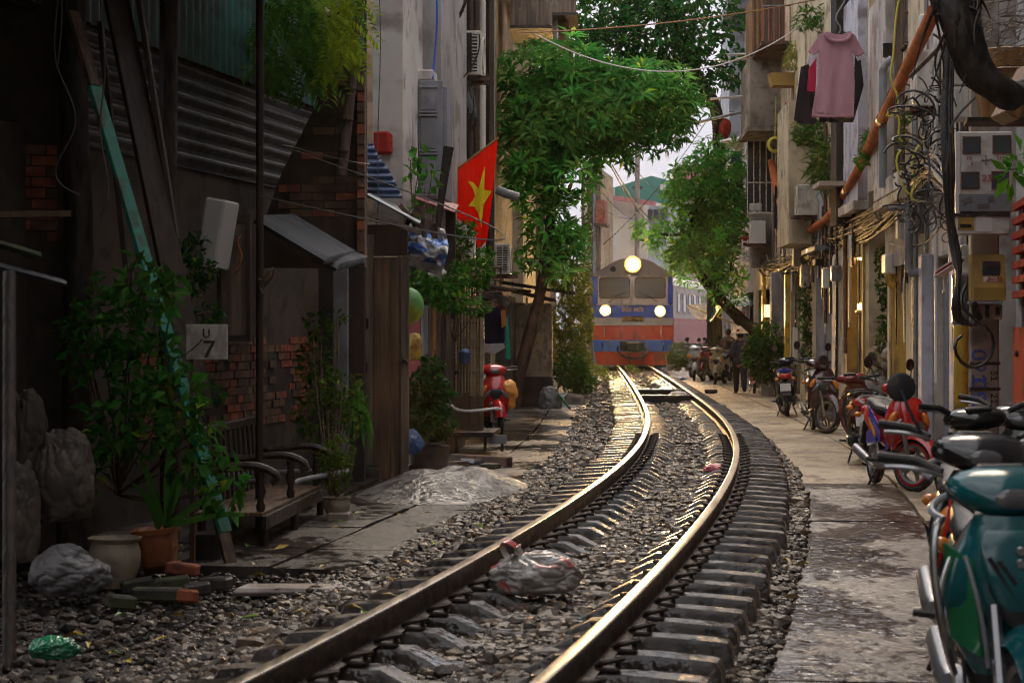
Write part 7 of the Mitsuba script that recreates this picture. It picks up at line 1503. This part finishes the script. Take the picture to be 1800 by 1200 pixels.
# wet mound on the pavement
g_ = np.linspace(-1, 1, 40); P_ = []
c0 = G(785, 868, .0)
for u in g_:
    row = []
    for v in g_:
        r = math.hypot(u, v); h = .20 * max(0, 1 - r ** 2.2) ; x, y = u * .82, v * 1.7
        q = c0 + np.array([x * .98 + y * .13, y, 0]); q[2] = h * (1 + .9 * (float(meshkit.fbm(np.array([[x * 3, y * 1.6, 5]]), 4)[0]) - .5)) + .03; row.append(q)
    P_.append(row)
solo('wet_mound', sheet(np.array(P_)), 'm_wetrock', label='low glistening wet mound of rock on the left pavement', cat='rock', smooth=True)
solo('stone_slab', ruffle(blk(640, 868, 790, 893, 21.0, .9, .03), .02, 3), 'm_render', label='dark flat slab beside the wet mound', cat='stone')
solo('kerb_stone', blk(408, 1034, 598, 1048, 13.6, .3, .02), 'm_white', label='pale kerb stone lying at the near end of the left pavement', cat='kerb')
solo('ground_beam', beam(G(795, 806, .08), G(896, 812, .08), .1, .12, .01), 'm_rust', label='rust brown beam lying on the pavement by the barred gate', cat='beam')
# barred gate, cart, clothes by the red scooter
gt = thing('barred_gate', 'tall gate of thin yellowish bars half open in front of the red scooter', 'gate'); YB_ = 29.2
for i, x in enumerate(np.linspace(784, 844, 12)): part(gt, 'bar', blk(x, 538 - (i % 3), x + 2.4, 690, YB_, .018), ['m_potpale', 'm_ochre', 'm_potpale'][i % 3])
for y in (566, 610, 654): part(gt, 'rail', blk(782, y, 848, y + 3, YB_ + .025, .02), 'm_rust')
part(gt, 'post', blk(845, 530, 849.5, 760, YB_, .04), 'm_potpale')
part(gt, 'lock', blk(782, 652, 806, 657, YB_ - .04, .06), 'm_iron')
for i in range(6): part(gt, 'back_board', blk(778 + i * 12, 540, 789 + i * 12, 770, YB_ + .9, .04), ['m_tan', 'm_woodgrey'][i % 2])
ct = thing('hand_cart', 'low dark metal hand cart in front of the barred gate', 'cart')
part(ct, 'bed', blk(792, 760, 866, 768, 28.2, 1.3), 'm_wooddark'); part(ct, 'front_plate', blk(858, 764, 890, 780, 28.3, .05), 'm_zinc'); part(ct, 'back_board', blk(796, 696, 850, 758, 28.9, .04), 'm_wood')
part(ct, 'handle', tube(curve([W(794, 712, 28.2), W(830, 722, 28.0), W(870, 718, 28.1), W(882, 722, 28.3)], 12), .018, 7), 'm_pvc')
for x in (800, 850, 880): part(ct, 'leg', blk(x, 768, x + 5, 793, 28.4, .05), 'm_iron')
solo('red_board', blk(716, 556, 738, 690, 26.2, .06), 'm_redshutter', label='dull red board standing behind the plank door', cat='board')
solo('grey_post', tube([W(746, 536, 25.9), W(747, 650, 25.9)], .04, 10), 'm_pipegrey', label='short grey post behind the vines', cat='post', smooth=40)
for i in range(5): solo('wall_board', blk(752 + i * 8, 540, 759 + i * 8, 760, 27.0, .04), ['m_wood', 'm_woodorange', 'm_wood', 'm_wooddark', 'm_wood'][i], label=['first', 'second', 'third', 'fourth', 'fifth'][i] + ' upright brown board from the left behind the vines', cat='board')
solo('grey_cloth', ruffle(blk(770, 665, 788, 720, 26.6, .1, .03), .03, 6), 'm_zinc', label='grey cloth hung beside the barred gate', cat='cloth', smooth=True)
P_ = np.array([[W(838 + 56 * u + 3 * math.sin(v * 6), 516 + 9 * u + 20 * v * (.5 + .5 * u) - 5 * math.sin(u * 3), 29.6 + .3 * (v - .5)) for u in np.linspace(0, 1, 26)] for v in np.linspace(0, 1, 14)]); P_[:, :, 2] += (meshkit.fbm(P_ * 9, 3) - .5) * .12; P_[:, :, 1] += (meshkit.fbm(P_ * 8 + 4, 3) - .5) * .3
solo('plastic_sheet', sheet(P_, .006), 'm_bagwhite', label='crumpled clear plastic sheet sagging over the hanging clothes', cat='plastic sheet', smooth=True)
hanging('shirt', 'black shirt hanging beside the barred gate', 'shirt', [(851, 541), (888, 540), (886, 603), (852, 604)], 30.0, (.02, .014, .03), 21, .03)
hanging('shirt', 'white shirt hanging behind the black one by the gate', 'shirt', [(854, 555), (884, 555), (887, 612), (870, 622), (850, 618)], 30.4, (.46, .42, .45), 22, .03)
hanging('towel', 'green edged towel hanging right of the white shirt', 'towel', [(889, 556), (893, 556), (898, 631), (889, 631)], 30.2, (.02, .28, .19), 23, .02)
hanging('apron', 'orange cloth hanging between the shirts', 'cloth', [(880, 545), (889, 545), (890, 572), (882, 576)], 29.9, (.45, .16, .05), 24, .02)
# hat and cloth by the dark sapling, rubbish along the pavement
for i, (x, y, w, h, mt, lb) in enumerate([(752, 826, .2, .06, 'm_brickred', 'broken brick leaning by the tub'), (778, 834, .34, .03, 'm_wooddark', 'flat dark board lying by the tub'), (806, 818, .16, .1, 'm_brickdark', 'dark block beside the flat board'), (836, 812, .3, .05, 'm_zinc', 'crumpled grey sheet of foil on the pavement'), (862, 818, .2, .05, 'm_mossy', 'mossy stone right of the foil'), (820, 826, .24, .04, 'm_greyshutter', 'grey slat lying on the pavement edge')]):
    solo('debris_piece', xf(ruffle(cbox((0, 0, 0), (w, .2, h), .008), .012, 8, i), Rz(.3 * i) @ Ry(.15 * (i % 2)), G(x, y, .06)), mt, label=lb, cat='debris')
solo('scrap_tin', xf(ruffle(cbox((0, 0, 0), (.25, .2, .1), .02), .03, 8, 3), Rz(.6), G(1250, 688, .06)), 'm_iron', label='dark lump of scrap lying at the path edge by the rail', cat='scrap')
# fallen leaves, each one
FL = np.random.default_rng(77)
spots = [(390, 1010), (435, 960), (480, 968), (545, 965), (560, 1000), (620, 905), (700, 905), (735, 905), (580, 930), (612, 920), (680, 1020), (470, 1015), (490, 980), (760, 960), (150, 1120), (158, 1132), (185, 1150), (215, 1152), (230, 1168), (370, 1112), (265, 1130), (420, 1090), (540, 1085), (600, 1070), (510, 1080), (835, 925), (850, 1010), (640, 860), (890, 710), (880, 716), (905, 706), (1028, 812), (985, 846), (1170, 880), (1390, 990), (1430, 995), (1365, 1055), (1330, 1010), (820, 990), (575, 1140), (700, 1050), (650, 1090), (445, 995), (520, 955), (300, 1085), (200, 1085), (480, 1040), (710, 985)]
for i, (x, y) in enumerate(spots):
    p = G(x, y, .05 if x < 900 else .03); inball = abs((p - TP(p[1], 0))[0]) < 1.5
    if inball: p = G(x, y, .15)
    q = FL.uniform(0, 6); d = np.array([[math.cos(q), math.sin(q), .15]])
    big = x == 370
    v, f = leaves(p[None] + [[0, 0, .01]], d, np.array([[FL.normal(0, .3), FL.normal(0, .3), 1.0]]), .2 if big else FL.uniform(.09, .15), .05 if big else FL.uniform(.03, .05), FL.uniform(-.1, .3), .25)
    pos = 'on the left stones' if x < 420 and y > 1070 else 'on the left pavement' if x < 800 and y < 1045 else 'among the stones by the track' if x < 1300 else 'on the right path'
    m_ = 'm_leafgreen' if (big or i % 4 == 1) else 'm_leafyellow'
    solo('fallen_leaf', (v, f), m_, label=('large bright green' if big else 'fallen green' if m_ == 'm_leafgreen' else 'fallen yellow') + ' leaf lying wet ' + pos, cat='leaf', group='fallen leaves ' + ('green ' if m_ == 'm_leafgreen' else 'yellow ') + pos)
# wires over the street
for a, b, s, mt, lb in [((905, 58, 40), (1480, -10, 46), .15, 'm_woodorange', 'orange cord strung across the street below the tall tree'), ((940, 60, 40), (1430, 28, 48), .9, 'm_pvc', 'white cord sagging across the street under the orange one')]:
    pa_, pb_ = W(*a), W(*b); wire('clothes_line', lb, sag(pa_, pb_, s, 24), .014, mt, 'cord', k=40)
up = thing('utility_pole', 'thin grey utility pole rising behind the locomotive', 'pole'); part(up, 'shaft', tube([W(1119, 640, 99), W(1121, 150, 99)], .11, 10), 'm_concrete', 40)
part(up, 'insulator_arm', beam(W(1112, 330, 99), W(1130, 330, 99), .08, .08), 'm_iron')
for i, (a, b) in enumerate([((1070, 285, 60), (1150, 395, 98)), ((1076, 290, 60), (1165, 400, 100)), ((1060, 340, 80), (1140, 390, 99)), ((1094, 270, 62), (1200, 360, 104)), ((1040, 350, 70), (1125, 380, 99)), ((1060, 430, 70), (1250, 200, 70))]):
    wire('street_wire', ['thick black wire running down to the utility pole', 'second black wire beside the thick one above the train', 'thin wire low above the cream end house', 'thin wire in front of the green gable', 'lowest wire reaching the utility pole', 'faint wire rising to the right above the train'][i], sag(W(*a), W(*b), .3, 14), .018 if i < 2 else .012, 'm_cable')

# more of what crowds the left side below the flag
for i, (q, Y, mt, lb) in enumerate([((822, 470, 850, 500), 29.6, 'm_potpale', 'pale bundle pushed under the low roof left of the far air conditioner'), ((846, 490, 872, 512), 31, 'm_woodgrey', 'grey board end sticking out over the hanging clothes'), ((700, 500, 716, 560), 25.6, 'm_zincblue', 'blue sheet edge behind the plank door'), ((752, 470, 782, 492), 26.8, 'm_acwhite', 'pale plastic can on the low roof among the vines'), ((806, 612, 826, 640), 28.9, 'm_bagblue', 'blue bundle tied to the barred gate')]):
    solo('bundle', ruffle(blk(*q, Y, .25, .05), .03, 6, i), mt, label=lb, cat='bundle', smooth=40)
lt = thing('lattice', 'rusty metal lattice cage fixed over the low front beside the barred gate', 'lattice')
for x in np.linspace(800, 880, 9): part(lt, 'bar', tube([W(x, 470, 30.6), W(x, 536, 30.6)], .012, 5), 'm_rust')
for y in (470, 492, 514, 536): part(lt, 'rail', tube([W(798, y, 30.57), W(882, y, 30.57)], .014, 5), 'm_rust')
for i, (x0, x1, y, mt) in enumerate(((728, 800, 505, 'm_wooddark'), (740, 850, 538, 'm_woodgrey'), (770, 900, 500, 'm_rust'))): solo('roof_board', beam(W(x0, y - 8, 27 + i), W(x1, y + 10, 27.4 + i), .35, .04, .005), mt, label=['dark', 'grey', 'rusty'][i] + ' board of the low roof under the vines', cat='board')

# ---------------------------------------------------------------- damp air
scene['damp_air'] = {'type': 'homogeneous', 'albedo': rgb((.96, .95, .94)), 'sigma_t': .00025, 'phase': {'type': 'hg', 'g': .97}}
scene['haze'] = {'type': 'cube', 'to_world': T().translate([5, 72, 6.4]).scale([82, 122, 7.6]), 'bsdf': {'type': 'null'}, 'interior': {'type': 'ref', 'id': 'damp_air'}}
labels['haze'] = {'label': 'damp air filling the street', 'kind': 'stuff'}
scene['camera']['medium'] = {'type': 'ref', 'id': 'damp_air'}
